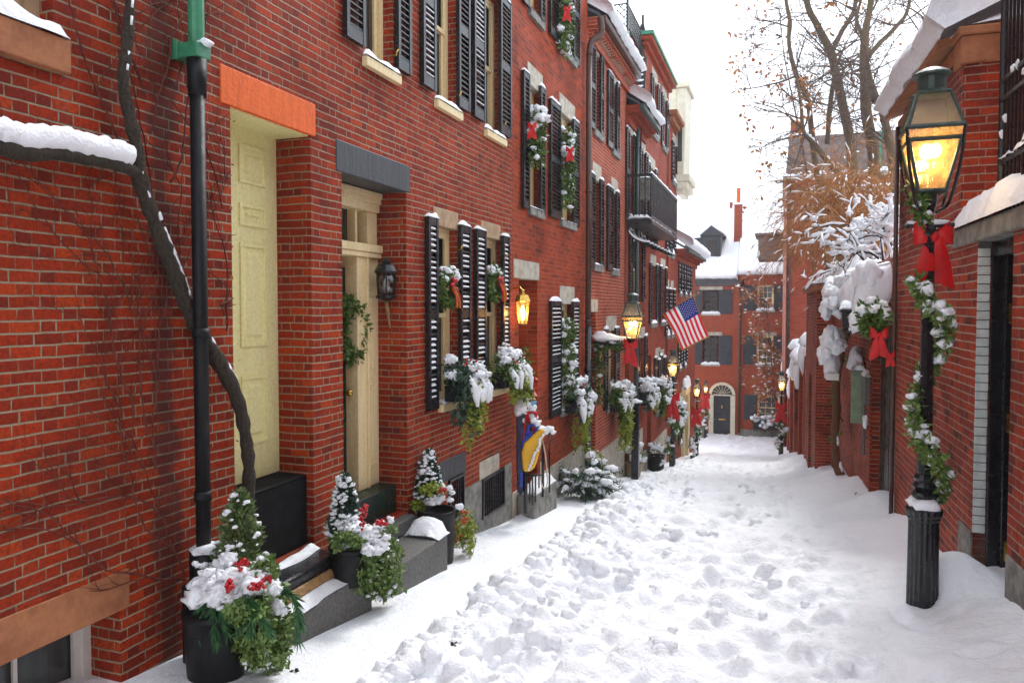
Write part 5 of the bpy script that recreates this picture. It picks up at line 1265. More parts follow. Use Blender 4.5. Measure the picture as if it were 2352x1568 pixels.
# ------------------------------------------------------------------ bare climbing vine on the nearest house
t = thing('climbing_vine', 'dark knotted vine trunk running up behind the drainpipe with snow on its side branch', 'vine', (XL + .1, 4.1, -2))
def vpt(px, py, b): a, c = on(FL, px, py, b); return V((a, b, c))
tp_ = [(303, -60, .07), (298, 20, .07), (290, 120, .07), (283, 190, .08), (296, 260, .08), (312, 330, .09), (318, 395, .09), (340, 470, .08), (372, 555, .07), (400, 625, .06), (424, 690, .05), (448, 745, .05), (482, 800, .06), (520, 862, .09), (548, 925, .10), (562, 990, .10), (571, 1060, .10), (571, 1130, .09), (566, 1240, .08)]
sp = smooth_path([vpt(*q) for q in tp_], 5); rd_ = [v_ * (1 + .34 * noise.noise((i * .55, 2, 0)) + .2 * noise.noise((i * 1.7, 5, 0))) for i, v_ in enumerate(resample([.024, .027, .03, .03, .033, .036, .042, .042, .042, .043, .044, .046, .05, .05, .046, .042, .04, .04, .04], len(sp)))]
mb = MB(FL); mb.tube(sp, rd_, 10); tk = mb.build('trunk', M['bark'], t, True)
bp = smooth_path([vpt(*q) for q in [(316, 398, .09), (290, 385, .1), (250, 374, .10), (190, 363, .11), (130, 352, .12), (60, 352, .12), (0, 338, .12), (-70, 330, .12), (-260, 322, .12), (-480, 290, .11)]], 5)
mb = MB(FL); br = [v_ * (1 + .2 * noise.noise((i * .6, 7, 0))) for i, v_ in enumerate(resample([.036, .034, .032, .034, .036, .04, .04, .036, .026, .014], len(bp)))]; mb.tube(bp, br, 10); mb.build('branch', M['bark'], t, True)
m = MB(FL); sp2 = bp[3:]; m.tube([p + V((0, .005, br[i + 3] * .75 + .045 + .014 * noise.noise((i * .8, 1, 1)))) for i, p in enumerate(sp2)], [(.03 if i == 0 else .062) * (1 + .22 * noise.noise((i * .7, 3, 1))) for i in range(len(sp2))], 12, sq=(.75, 1))
for i in range(36, 66, 1):
    if i < len(sp) and R.random() < .75: m.tube([sp[i] + V((.03, .025, .0)), sp[i + 1 if i + 1 < len(sp) else i] + V((.03, .025, 0))], rd_[i] * .33, 6)
for i in list(range(2, 16, 2)) + [30, 33]: 
    if R.random() < .7: m.tube([sp[i] + V((-.004, rd_[i] * .8, 0)), sp[i + 1] + V((-.004, rd_[i] * .8, 0))], .009, 5)
m.build('snow', M['snow'], t, True)
# fine reddish creeper on the brick
rng = random.Random(61)
t = thing('wall_creeper', 'web of thin leafless red creeper stems spread over the near brick wall', 'creeper', (XL, 3.6, -2.2))
mb = MB(FL); sb = MB(FL)
def creep(a, c, ang, L, r, depth):
    n = max(4, int(L / .06)); pts = [(a, .012 + r, c)]
    for i in range(n):
        ang += rng.uniform(-.22, .22) + (math.pi / 2 - ang) * .03; a += math.cos(ang) * L / n; c += math.sin(ang) * L / n; pts.append((a, .012 + r + .012 * rng.random(), c))
        if a > 3.97 or c < -2.1: break
    n = len(pts) - 1
    mb.tube(pts, [lerp(r, r * .5, i / max(n, 1)) for i in range(n + 1)], 4, cap=False)
    if False: p = pts[n // 2]; sb.blob((p[0], p[1] + .006, p[2] + .004), (.012, .006, .006), 1, .3, rng=rng)
    if depth:
        for k in range(rng.randint(2, 4)):
            p = pts[rng.randint(n // 4, n)]
            if p[0] < 3.95: creep(p[0], p[2], ang + rng.choice((-1, 1)) * rng.uniform(.3, .9), L * rng.uniform(.35, .7), r * .6, depth - 1)
for (px, py, ang, L) in [(415, 1310, 2.0, 1.0), (395, 1270, 2.1, 1.3), (330, 1000, 1.6, 1.5), (300, 960, 1.9, 1.2), (345, 1090, 1.5, 1.2), (380, 1200, 2.3, .8), (330, 560, 1.7, 1.3), (345, 300, 1.5, 1.3), (320, 200, 2.1, .9), (385, 420, 1.1, .8), (395, 200, 1.3, .9), (500, 420, .6, .5), (500, 700, .5, .5), (500, 900, .9, .45), (505, 480, 1.7, .9), (515, 760, 1.8, .9), (400, 700, 1.8, .8), (270, 340, 2.2, 1.0), (360, 900, 1.9, .9), (420, 1330, 2.6, 1.0)]:
    a, c = on(FL, px, py); creep(a, c, ang, L, .0075, 3)
mb.build('stems', M['creeper'], t)
lf = MB(FL)
for k in range(60):
    c = rng.uniform(-.9, 1.25); a = 4.02 + rng.uniform(-.05, .02); lf.leaf(V((a, .02 + rng.uniform(-.1, .02), c)), rdir(rng, -.5), rng.uniform(.02, .045), rng.uniform(.012, .025), rng)
lf.build('dry_leaves', M['leafdry'], t)
# ------------------------------------------------------------------ gas lamps
def lantern_parts(root, z0, lit=True, glass='lampglass'):
    """square lantern: z0 = underside of the glass"""
    def ring(mb, h0, h1, z_0, z_1, t=.016):
        for sx, sy in ((1, 0), (-1, 0), (0, 1), (0, -1)): pass
    zb, zc, zr, zt = z0, z0 + .345, z0 + .43, z0 + .68
    hb, hc, hr, ht = .084, .158, .170, .101
    W4 = [(1, -1), (1, 1), (-1, 1), (-1, -1)]
    m = MB()
    for i in range(4):
        (x, y), (x2, y2) = W4[i], W4[(i + 1) % 4]
        m.tube([(x * hb, y * hb, zb), (x * hc, y * hc, zc)], .013, 5); m.tube([(x * hr, y * hr, zr), (x * ht, y * ht, zt)], .013, 5)
        for h, z, r in ((hb, zb, .014), (hc, zc, .016), (hr, zr, .018), (ht, zt, .014)): m.tube([(x * h, y * h, z), (x2 * h, y2 * h, z)], r, 5)
    m.lathe([(.14, zt - .005), (.10, zt + .02), (.092, zt + .03), (.092, zt + .12), (.125, zt + .13), (.125, zt + .145), (.10, zt + .165), (.06, zt + .185), (.01, zt + .19)], 16)
    m.lathe([(.04, zb - .02), (.115, zb - .008), (.115, zb + .006)], 12)
    fr_ = m.build('lantern_frame', M['verd'], root)
    m = MB()
    for i in range(4):
        (x, y), (x2, y2) = W4[i], W4[(i + 1) % 4]; e = .985
        m.quad((x * hb * e, y * hb * e, zb), (x2 * hb * e, y2 * hb * e, zb), (x2 * hc * e, y2 * hc * e, zc), (x * hc * e, y * hc * e, zc))
        m.quad((x * hc * e, y * hc * e, zc), (x2 * hc * e, y2 * hc * e, zc), (x2 * hr * e, y2 * hr * e, zr), (x * hr * e, y * hr * e, zr))
    m.build('pane', M[glass], fr_)
    m = MB()
    for i in range(4):
        (x, y), (x2, y2) = W4[i], W4[(i + 1) % 4]; e = .985
        m.quad((x * hr * e, y * hr * e, zr), (x2 * hr * e, y2 * hr * e, zr), (x2 * ht * e, y2 * ht * e, zt), (x * ht * e, y * ht * e, zt))
    m.build('roof_pane', M['lamproof'], fr_)
    if lit:
        m = MB(); m.blob((-.03, 0, zc - .06), (.045, .045, .055), 2, .12); m.blob((.035, .03, zc - .05), (.04, .04, .05), 2, .12); m.blob((-.05, -.02, zc - .15), (.025, .02, .022), 2, .1)
        m.build('flame', M['flame'], fr_, True)
        m = MB(); m.tube([(0, 0, zb), (0, 0, zc - .12)], .012, 6); m.tube([(-.05, 0, zc - .12), (.05, .02, zc - .12)], .012, 6); m.build('burner', M['brass'], fr_)
        L = bpy.data.lights.new('gas_light', 'POINT'); L.energy = 2.6; L.color = (1, .66, .32); L.shadow_soft_size = .06
        lo = bpy.data.objects.new('gas_light', L); COL.objects.link(lo); lo.parent = fr_; lo.location = (0, 0, zc - .17); WM[lo.name] = WM[root.name]
    return fr_
def gas_lamp(label, loc):
    t = thing('street_lamp', label, 'street lamp', loc, 0, 'gas lamps along the street')
    T0 = WM[t.name]
    keep = WM[t.name]
    # built at the origin, so use identity while the parts are made
    WM[t.name] = ID
    m = MB(); m.lathe([(.104, -.5), (.102, .05), (.098, .50), (.098, .58), (.108, .595), (.108, .61), (.118, .63), (.121, .66), (.105, .68)], 36, ph=.2, flute=.07); m.build('base', M['black'], t)
    m = MB(); m.lathe([(.10, .68), (.062, .70), (.058, .72), (.075, .74), (.095, .77), (.06, .80), (.085, .83), (.06, .86), (.075, .89), (.052, .92)], 14); m.lathe([(.052, .92), (.040, 2.62), (.055, 2.64), (.055, 2.67), (.035, 2.70), (.03, 2.78), (.05, 2.86), (.055, 2.94)], 14, flute=.12, ph=.1)
    m.build('post', M['black'], t)
    m = MB(); m.tube([(-.14, 0, 2.70), (.14, 0, 2.70)], .016, 8); m.blob((-.14, 0, 2.70), .022, 1, 0); m.blob((.14, 0, 2.70), .022, 1, 0); m.build('ladder_bar', M['black'], t)
    m = MB(); m.blob((0, 0, 2.725), (.15, .03, .022), 2, .3); m.blob((0, -.06, .70), (.09, .07, .05), 2, .3); m.blob((-.05, 0, .71), (.07, .08, .05), 2, .3); m.build('snow', M['snow'], t, True)
    fr_ = lantern_parts(t, 2.94)
    for x, y in ((1, 1), (1, -1), (-1, 1), (-1, -1)):
        m = MB(); m.tube(smooth_path([(x * .176, y * .176, 3.36), (x * .152, y * .152, 3.10), (x * .10, y * .10, 2.85), (x * .05, y * .05, 2.80)], 4), .011, 5); m.build('strut', M['black'], t)
    WM[t.name] = keep
    for o in list(t.children) + list(fr_.children): WM[o.name] = keep
    return t
LP = at_t(2118, 1375, 5.3); LH = 3.80
lamp1 = gas_lamp('largest lit gas lamp, in the right foreground, on a black fluted post', LP)
lamp1.scale = (1, 1, .985)
for lab, x, y, z, s in [('lit gas lamp on the left pavement beside the tall house with the balcony', -3.03, 22.5, ground(22.5), .93),
                        ('dim gas lamp on the left pavement near the cream doorway at the bottom', -2.95, 28.6, ground(28.6), .78),
                        ('gas lamp across the end of the street, left of the arched doorway', at_y(1621, 900, 43.2).x, 43.2, ground(43.2), .82),
                        ('lit gas lamp far down at the foot of the right garden walls', .06, 30.0, ground(30) + .12, .87)]:
    c = copy_tree(lamp1); c['label'] = lab; c.location = (x, y, z); c.scale = (s, s, s)
# bracket lamp reaching out from the third house
by_, bx_ = 14.0, at_y(1453, 775, 14.0).x; bzz = at_y(1453, 778, 14.0).z
bl = thing('bracket_lamp', 'lit gas lantern on a snowy black arm bracketed from the pointed brick house', 'street lamp', (bx_, by_, bzz - .05))
k_ = WM[bl.name]; WM[bl.name] = ID; fr_ = lantern_parts(bl, .05)
m = MB(); m.lathe([(.04, -.16), (.07, -.12), (.05, -.06), (.10, .0), (.11, .04)], 12); m.tube([(0, 0, -.1), (XL - bx_, 0, -.02)], .025, 6); m.tube(smooth_path([(-.12, 0, -.12), (-.35, 0, -.25), (XL - bx_, 0, -.55)]), .018, 6); m.build('arm', M['black'], bl)
m = MB(); m.blob((-.42, 0, .04), (.34, .10, .09), 3, .4, flat=.3); m.blob((-.62, 0, .10), (.14, .08, .10), 2, .4); m.build('snow', M['snow'], bl, True)
WM[bl.name] = k_
for o in list(bl.children) + list(fr_.children): WM[o.name] = k_

# red bows
def bow(label, p, s=1.0, yaw=0.0, group=None, name='ribbon_bow', mat='red', tails=2):
    t = thing(name, label, 'bow', p, yaw, group); Rz = WM[t.name]
    m = MB(Rz); rng = random.Random(int(abs(p[0]) * 977 + p[1] * 31))
    for sg in (-1, 1):
        n = 12; k = len(m.v); cols = 7
        for i in range(n + 1):                                    # puffed loop: out, round and back to the knot
            q = i / n; ang = q * 2 * math.pi; out = .5 - .5 * math.cos(ang)
            for j in range(cols):
                f = j / (cols - 1) - .5
                wd = .045 + .17 * out ** .7
                x = sg * (.140 * out) * s; y = -.035 * math.sin(ang) * s - .012 * s; z = (.045 * out + f * wd + .006 * math.sin(f * 22)) * s
                m.v.append(V((x, y + .010 * math.cos(f * 20) * out * s, z)))
        for i in range(n):
            for j in range(cols - 1): m.f.append([k + i * cols + j, k + i * cols + j + 1, k + (i + 1) * cols + j + 1, k + (i + 1) * cols + j]); m.m.append(0)
    m.build('loops', M[mat], t, True)
    m = MB(Rz); m.blob((0, -.045 * s, 0), (.034 * s, .03 * s, .04 * s), 2, .2); m.build('knot', M[mat], t, True)
    for sg in ((-1, 1) if tails == 2 else (-1, .25, 1)):
        m = MB(Rz); n = 8; L = s * rng.uniform(.36, .42); k = 0; wd = .125 * s
        for i in range(n + 1):
            q = i / n; x = sg * (.028 + .055 * q) * s; y = (-.035 - .02 * math.sin(q * 5 + sg)) * s; z = -q * L; w_ = wd * (.5 + .7 * min(1, q * 1.6)) / 1.1
            zz = z + (.0 if i < n else .03 * s * sg)
            m.v += [V((x - w_ / 2, y, zz)), V((x, y - .012 * s, z)), V((x + w_ / 2, y + .004, z - (.03 * s * sg if i == n else 0)))]
        for i in range(n):
            for j in range(2): m.f.append([i * 3 + j, i * 3 + j + 1, i * 3 + j + 4, i * 3 + j + 3]); m.m.append(0)
        m.build('tail', M[mat], t, True)
    return t
B1p = at_t(2137, 548, 5.3)
bw_ = bow('big red velvet bow tied on the post of the large near lamp', (B1p.x, B1p.y - .09, B1p.z), .92, .1, 'red bows on the lamps')
m = MB(); m.blob((B1p.x - .1, B1p.y - .1, B1p.z + .06), (.03, .025, .06), 2, .3); m.build('snow', M['snow'], bw_, True)
bow('red bow with long tails hanging under the bracket lamp', (bx_ - .01, by_ - .13, bzz - .12), .95, .1, 'red bows on the lamps')
for lab, x, y, z, s in [('red bow on the post of the lit lamp beside the balcony house', -3.03, 22.38, ground(22.5) + 2.1, 1.6), ('red bow on the dim lamp near the cream doorway', -2.95, 28.45, ground(28.6) + 1.75, 1.4), ('red bow on the lamp across the end of the street', at_y(1621, 900, 43).x, 43.0, ground(43.2) + 2.2, 1.7), ('red bow on the far lamp below the right garden walls', .04, 29.85, ground(30) + 2.1, 1.5)]:
    bow(lab, (x, y, z), s, 0, 'red bows on the lamps')

# ------------------------------------------------------------------ greenery kit
def leaf_path(mb, pts, r, n, L, W, rng, down=-.2):
    for i in range(n):
        q = rng.random() * (len(pts) - 1); j = min(int(q), len(pts) - 2); p = V(pts[j]).lerp(V(pts[j + 1]), q - j)
        rr = r(q / (len(pts) - 1)) if callable(r) else r
        o = rdir(rng) * rr * rng.random() ** .4
        mb.leaf(p + o, (o.normalized() * .6 + rdir(rng, down)).normalized(), L * rng.uniform(.6, 1.3), W * rng.uniform(.7, 1.3), rng)
def snow_path(mb, pts, r, n, size, rng, up=.7):
    for i in range(n):
        q = rng.random() * (len(pts) - 1); j = min(int(q), len(pts) - 2); p = V(pts[j]).lerp(V(pts[j + 1]), q - j)
        s = size * rng.uniform(.5, 1.3)
        o = rdir(rng, .35) * r * .8
        mb.blob(p + o + V((0, 0, r * .25 * up)), (s * rng.uniform(.8, 1.4), s * rng.uniform(.8, 1.4), s * rng.uniform(.6, 1.0)), 2, .45, 2.0, rng=rng)
def garland(label, pts, r, fr=None, leaves=400, L=.06, W=.03, snow=18, ssz=.04, mat='garland', group=None, seed=1, name='garland', snow_top=True):
    rng = random.Random(seed); F = fr or ID; p0 = F @ V(pts[0]); t = thing(name, label, 'garland', p0, 0, group)
    m = MB(F); m.tube(pts, r * .25 if not callable(r) else .02, 5); leaf_path(m, pts, r, leaves, L, W, rng); m.build('greenery', M[mat], t)
    if snow:
        m = MB(F); snow_path(m, pts, r if not callable(r) else .06, snow, ssz, rng); m.build('snow', M['snow'], t, True)
    return t
hel = []
for i in range(60):
    q = i / 59; z = 2.30 - 1.60 * q; an = math.pi * (1.12 + 3.15 * q); rr = .085 + .035 * math.sin(q * 9)
    hel.append((LP.x + rr * math.cos(an), LP.y + rr * math.sin(an), LP.z + z))
garland('snow-dusted evergreen garland spiralling down the post of the large near lamp', hel, .062, None, 1500, .055, .028, 60, .034, 'ivy', 'garlands wound on lamps', 5)
garland('sprig of evergreen tucked behind the neck of the large near lamp', [(LP.x - .10, LP.y, LP.z + 2.95), (LP.x - .06, LP.y - .04, LP.z + 2.80), (LP.x - .05, LP.y - .05, LP.z + 2.70)], .055, None, 160, .06, .028, 5, .02, 'garland', 'garlands wound on lamps', 6)
for i, (lab, x, y, s) in enumerate([('snowy garland wound round the lit lamp beside the balcony house', -3.03, 22.5, 2.0), ('snowy garland wound round the dim lamp near the cream doorway', -2.95, 28.6, 1.7), ('snowy garland wound round the lamp across the end of the street', at_y(1621, 900, 43.2).x, 43.2, 2.0), ('snowy garland wound round the far lamp below the right garden walls', .06, 30.0, 1.8)]):
    zz = ground(y) + (.1 if x > 0 else 0)
    hp = [(x + .11 * math.cos(q * 11), y + .11 * math.sin(q * 11), zz + s * (1 - .8 * q)) for q in [k / 24 for k in range(25)]]
    garland(lab, hp, .11, None, 260, .11, .06, 22, .08, 'garland', 'garlands wound on lamps', 60 + i)
c_arm = [(XL + .08, 14.25, bzz - .08), (XL + .10, 14.25, bzz - .6), (XL + .10, 14.25, bzz - 1.3)]
garland('green garland hanging from the arm of the bracket lamp', [(bx_ - .2, 14.0, bzz - .13), (XL + .25, 14.1, bzz - .15)] + c_arm, .085, None, 700, .085, .04, 12, .045, 'garland', None, 70)

# garlands, swags and wreaths on the windows
def swag(label, px0, py0, px1, py1, b, r, seed, bow_at=None, bow_label='', n=700, snow=22):
    a0, c0 = on(FL, px0, py0, b); a1, c1 = on(FL, px1, py1, b)
    pts = [V((lerp(a0, a1, k / 8) + .05 * math.sin(k * 2.1 + seed), b + .02 * math.sin(k * 1.7), lerp(c0, c1, k / 8))) for k in range(9)]
    t = garland(label, pts, r, FL, n, .085, .04, snow, .065, 'garland', 'garlands hung in the windows', seed)
    if bow_at:
        a, c = on(FL, *bow_at, b + r); p = FL @ V((a, b + r, c)); bow(bow_label, p, .45, .3, 'red bows pinned on window garlands')
swag('long snowy garland down the ground floor window above the fir boughs', 1302, 735, 1304, 900, .10, .15, 81)
swag('fir swag with a red bow in the middle-floor window farther from the camera', 1301, 305, 1303, 470, .12, .15, 82, (1309, 345), 'small red bow on the garland of the far middle-floor window')
swag('fir swag with two red bows in the middle-floor window nearer the camera', 1232, 262, 1230, 370, .12, .13, 83, (1222, 290), 'small red bow on the garland of the nearer middle-floor window')
swag('fir swag in the top-floor window of the orange-red house', 1298, -60, 1297, 118, .12, .15, 84, (1302, 22), 'small red bow on the garland of the top-floor window')
def wreath(label, p, r, fr_rot, seed, snow=True, ribbon=None, th=.055, n=520, squash=1.0):
    rng = random.Random(seed); t = thing('wreath', label, 'wreath', p, 0, 'evergreen wreaths'); F = Matrix.Translation(V(p)) @ fr_rot
    ring = [(r * math.cos(k / 24 * 2 * math.pi), 0, r * squash * math.sin(k / 24 * 2 * math.pi)) for k in range(25)]
    m = MB(F); m.tube(ring, th * .35, 6); leaf_path(m, ring, th, n, .07, .03, rng); m.build('greenery', M['garland'], t)
    if snow:
        m = MB(F); top = [q for q in ring if q[2] > r * .35 * squash]; top.sort(key=lambda q: q[0]); snow_path(m, top, th, 16, .045, rng); m.build('snow', M['snow'], t, True)
    if ribbon:
        for k in range(7):
            m = MB(F); x = rng.uniform(-.02, .12); z = rng.uniform(-.02, .06); L = rng.uniform(.16, .3); pts = [(x, -th, z), (x + .03, -th - .04, z - L * .5), (x + rng.uniform(.02, .10), -th - .03, z - L)]
            m.tube(smooth_path(pts), .017, 5, sq=(1, .35)); m.build('ribbon', M['ribbon_o' if k % 3 else 'red'], t, True)
        m = MB(F)
        for k in range(5): m.blob((rng.uniform(-.05, .1), -th - .02, rng.uniform(-.04, .08)), .03, 1, .2, rng=rng)
        m.build('berries', M['berry'], t, True)
RX = Matrix.Rotation(math.radians(90), 4, 'Z')
for lab, px, py, sd in [('snow-capped wreath with orange ribbons in the first shuttered ground floor window', 1027, 660, 91), ('snow-capped wreath with orange ribbons in the second shuttered ground floor window', 1136, 650, 92)]:
    a, c = on(FL, px, py, .02); wreath(lab, FL @ V((a, .02, c)), .17, RX, sd, True, True)
a, c = on(FL, 808, 757, -.37); wreath('plain evergreen wreath hanging on the dark green door', FL @ V((a - .06, -.36, c)), .19, RX, 93, False, None, .085, 1300, 1.25)
a, c = Ra(2040, -.05), Rc(2040, 735, .3); p = FR @ V((Ra(2040, .5), .56, Rc(2040, 715, .5)))
wreath('evergreen wreath under the snowy hood of the dark green door', p - V((.06, 0, .07)), .11, Matrix.Rotation(RA + math.radians(-60), 4, 'Z'), 94, True, None, .06, 420)
bow('red bow hanging from the wreath under the snowy door hood', (p.x - .02, p.y - .12, p.z - .20), .5, -.2)
p = FR @ V((Ra(2058, .06), .06, Rc(2058, 815, .06))); bow('tiny red bow on the brick beside the dark green door', (p.x - .05, p.y - .05, p.z), .35, -.5)

def window_box(label, a0, a1, c, seed, hang=.5, trail=None, h=.17, d=.24, scale=1.0, berries=True, snow=1.0, tall=.2):
    rng = random.Random(seed); t = thing('window_box', label, 'window box', FL @ V(((a0 + a1) / 2, d / 2, c)), 0, 'snowy window boxes')
    bevel(MB(FL).box(a0, a1, .062, d, c, c + h).build('box', M['black'], t), .008, 1)
    m = MB(FL); L, W = .075 * scale, .035 * scale
    for i in range(int(900 * snow ** .2)):
        a = rng.uniform(a0 - .04, a1 + .06); b = rng.uniform(.06, d + .10); z = c + h + rng.uniform(-.06, tall * .8) - max(0, b - d) * 1.2
        m.leaf(V((a, b, z)), rdir(rng, .1), L * rng.uniform(.6, 1.3), W, rng)
    for i in range(5):
        a = rng.uniform(a0, a1); b = d + rng.uniform(-.02, .06); l_ = hang * rng.uniform(.4, 1); pts = [V((a, b, c + h))]
        for k in range(6): pts.append(pts[-1] + V((rng.uniform(-.03, .03), rng.uniform(-.012, .012), -l_ / 6)))
        leaf_path(m, pts, .035 * scale, int(70 * l_ / .4), L, W, rng, -.6)
    m.build('greenery', M['spruce' if seed % 2 else 'garland'], t)
    if trail:
        m = MB(FL)
        for i in range(12):
            a = rng.uniform(lerp(a0, a1, .3), a1 + .1); b = d + rng.uniform(-.05, .12); l_ = trail * rng.uniform(.35, 1); pts = [V((a, b, c + h + .02))]
            for k in range(7): pts.append(pts[-1] + V((rng.uniform(-.03, .03), rng.uniform(-.02, .02), -l_ / 7)))
            leaf_path(m, pts, .03 * scale, int(60 * l_ / .4), .055 * scale, .03 * scale, rng, -.5)
        m.build('trailing_vine', M['trail'], t)
    m = MB(FL)
    for i in range(int(15 * snow)):
        a = rng.uniform(a0 - .04, a1 + .08); b = rng.uniform(.05, d + .12); s = rng.uniform(.05, .10) * scale; z = c + h + tall * rng.uniform(.25, 1.0) - max(0, b - d) * 1.3
        s *= .8; m.blob((a, b, z), (s * rng.uniform(.9, 1.5), s * 1.15, s * rng.uniform(.55, .9)), 3, .4, 3, rng=rng)
        for q in range(4): e_ = s * rng.uniform(.15, .4); m.blob(V((a, b, z)) + rdir(rng, .1) * s * 1.2, (e_ * 1.3, e_, e_), 1, .4, rng=rng)
    for i in range(int(9 * snow)):
        a = rng.uniform(a0, a1 + .05); z0 = c + h + rng.uniform(-.05, .1); l_ = rng.uniform(.12, .30); b = d + .1
        m.tube([(a, b - .06, z0 + .05), (a + .01, b + .02, z0 - l_ * .4), (a + .02, b + .03, z0 - l_)], [.035 * scale, .05 * scale, .018], 7)
    m.build('snow', M['snow'], t, True)
    if berries:
        m = MB(FL)
        for i in range(16): m.blob((rng.uniform(a0, a1), rng.uniform(.12, d + .12), c + h + rng.uniform(.0, tall)), .016 * scale, 1, 0, rng=rng)
        m.build('berries', M['berry'], t, True)
window_box('snow-buried window box with hanging fir under the first shuttered ground floor window', G1[0] + .01, G1[1] + .03, G1[2] + .03, 101, .62, .75, tall=.30)
window_box('snow-buried window box under the second shuttered ground floor window', G2[0] + .01, G2[1] + .04, G2[2] + .03, 102, .40, .55, tall=.30)
window_box('window box with long yellow-green vines above the snowy bush', W1[0] + .0, W1[1] + .12, W1[2] - .05, 103, .4, 1.0, scale=1.3, tall=.34)
window_box('window box with trailing pale vines below the bracket lamp', K3[0] - .1, K3[1] + .1, K3[2] - .12, 104, .5, 1.3, scale=1.5, tall=.4)
window_box('snowy window box of the narrow house behind the iron gate post', Q4[0] - .3, Q4[1] + .3, Q4[2] - .1, 105, .3, .4, scale=1.6, tall=.45, snow=1.6)
window_box('snowy window box of the balcony house beside its black door', R1[0] - .2, R1[1] + .1, R1[2] + .3, 106, .3, .8, scale=1.6, tall=.5, snow=1.5)
window_box('snowy window box of the balcony house right by the post lamp', R2_[0] - .1, R2_[1] + .2, R2_[2] - .1, 107, .5, None, scale=2.0, tall=.5, snow=1.3)
window_box('snowy window box of the far house with the cream oriel', 25.0, 25.9, -3.9, 108, .5, None, scale=2.2, tall=.6, snow=1.6)
rng = random.Random(109); t = thing('window_box', 'wide snowy window box of the far house behind the orange sapling', 'window box', FE @ V((W5e[0] + .6, .2, W5e[2])), 0, 'snowy window boxes')
bevel(MB(FE).box(W5e[0] - .2, W5e[1] + .1, .09, .35, W5e[2] - .45, W5e[2] - .1).build('box', M['black'], t), .01, 1)
m = MB(FE); s_ = MB(FE)
for i in range(260): m.leaf(V((rng.uniform(W5e[0] - .3, W5e[1] + .2), rng.uniform(.1, .5), W5e[2] + rng.uniform(-.6, .25))), rdir(rng), .14, .07, rng)
for i in range(34): s_.blob((rng.uniform(W5e[0] - .25, W5e[1] + .2), rng.uniform(.15, .5), W5e[2] + rng.uniform(-.35, .32)), (rng.uniform(.08, .2), .12, rng.uniform(.06, .14)), 2, .4, rng=rng)
m.build('greenery', M['spruce'], t); s_.build('snow', M['snow'], t, True)

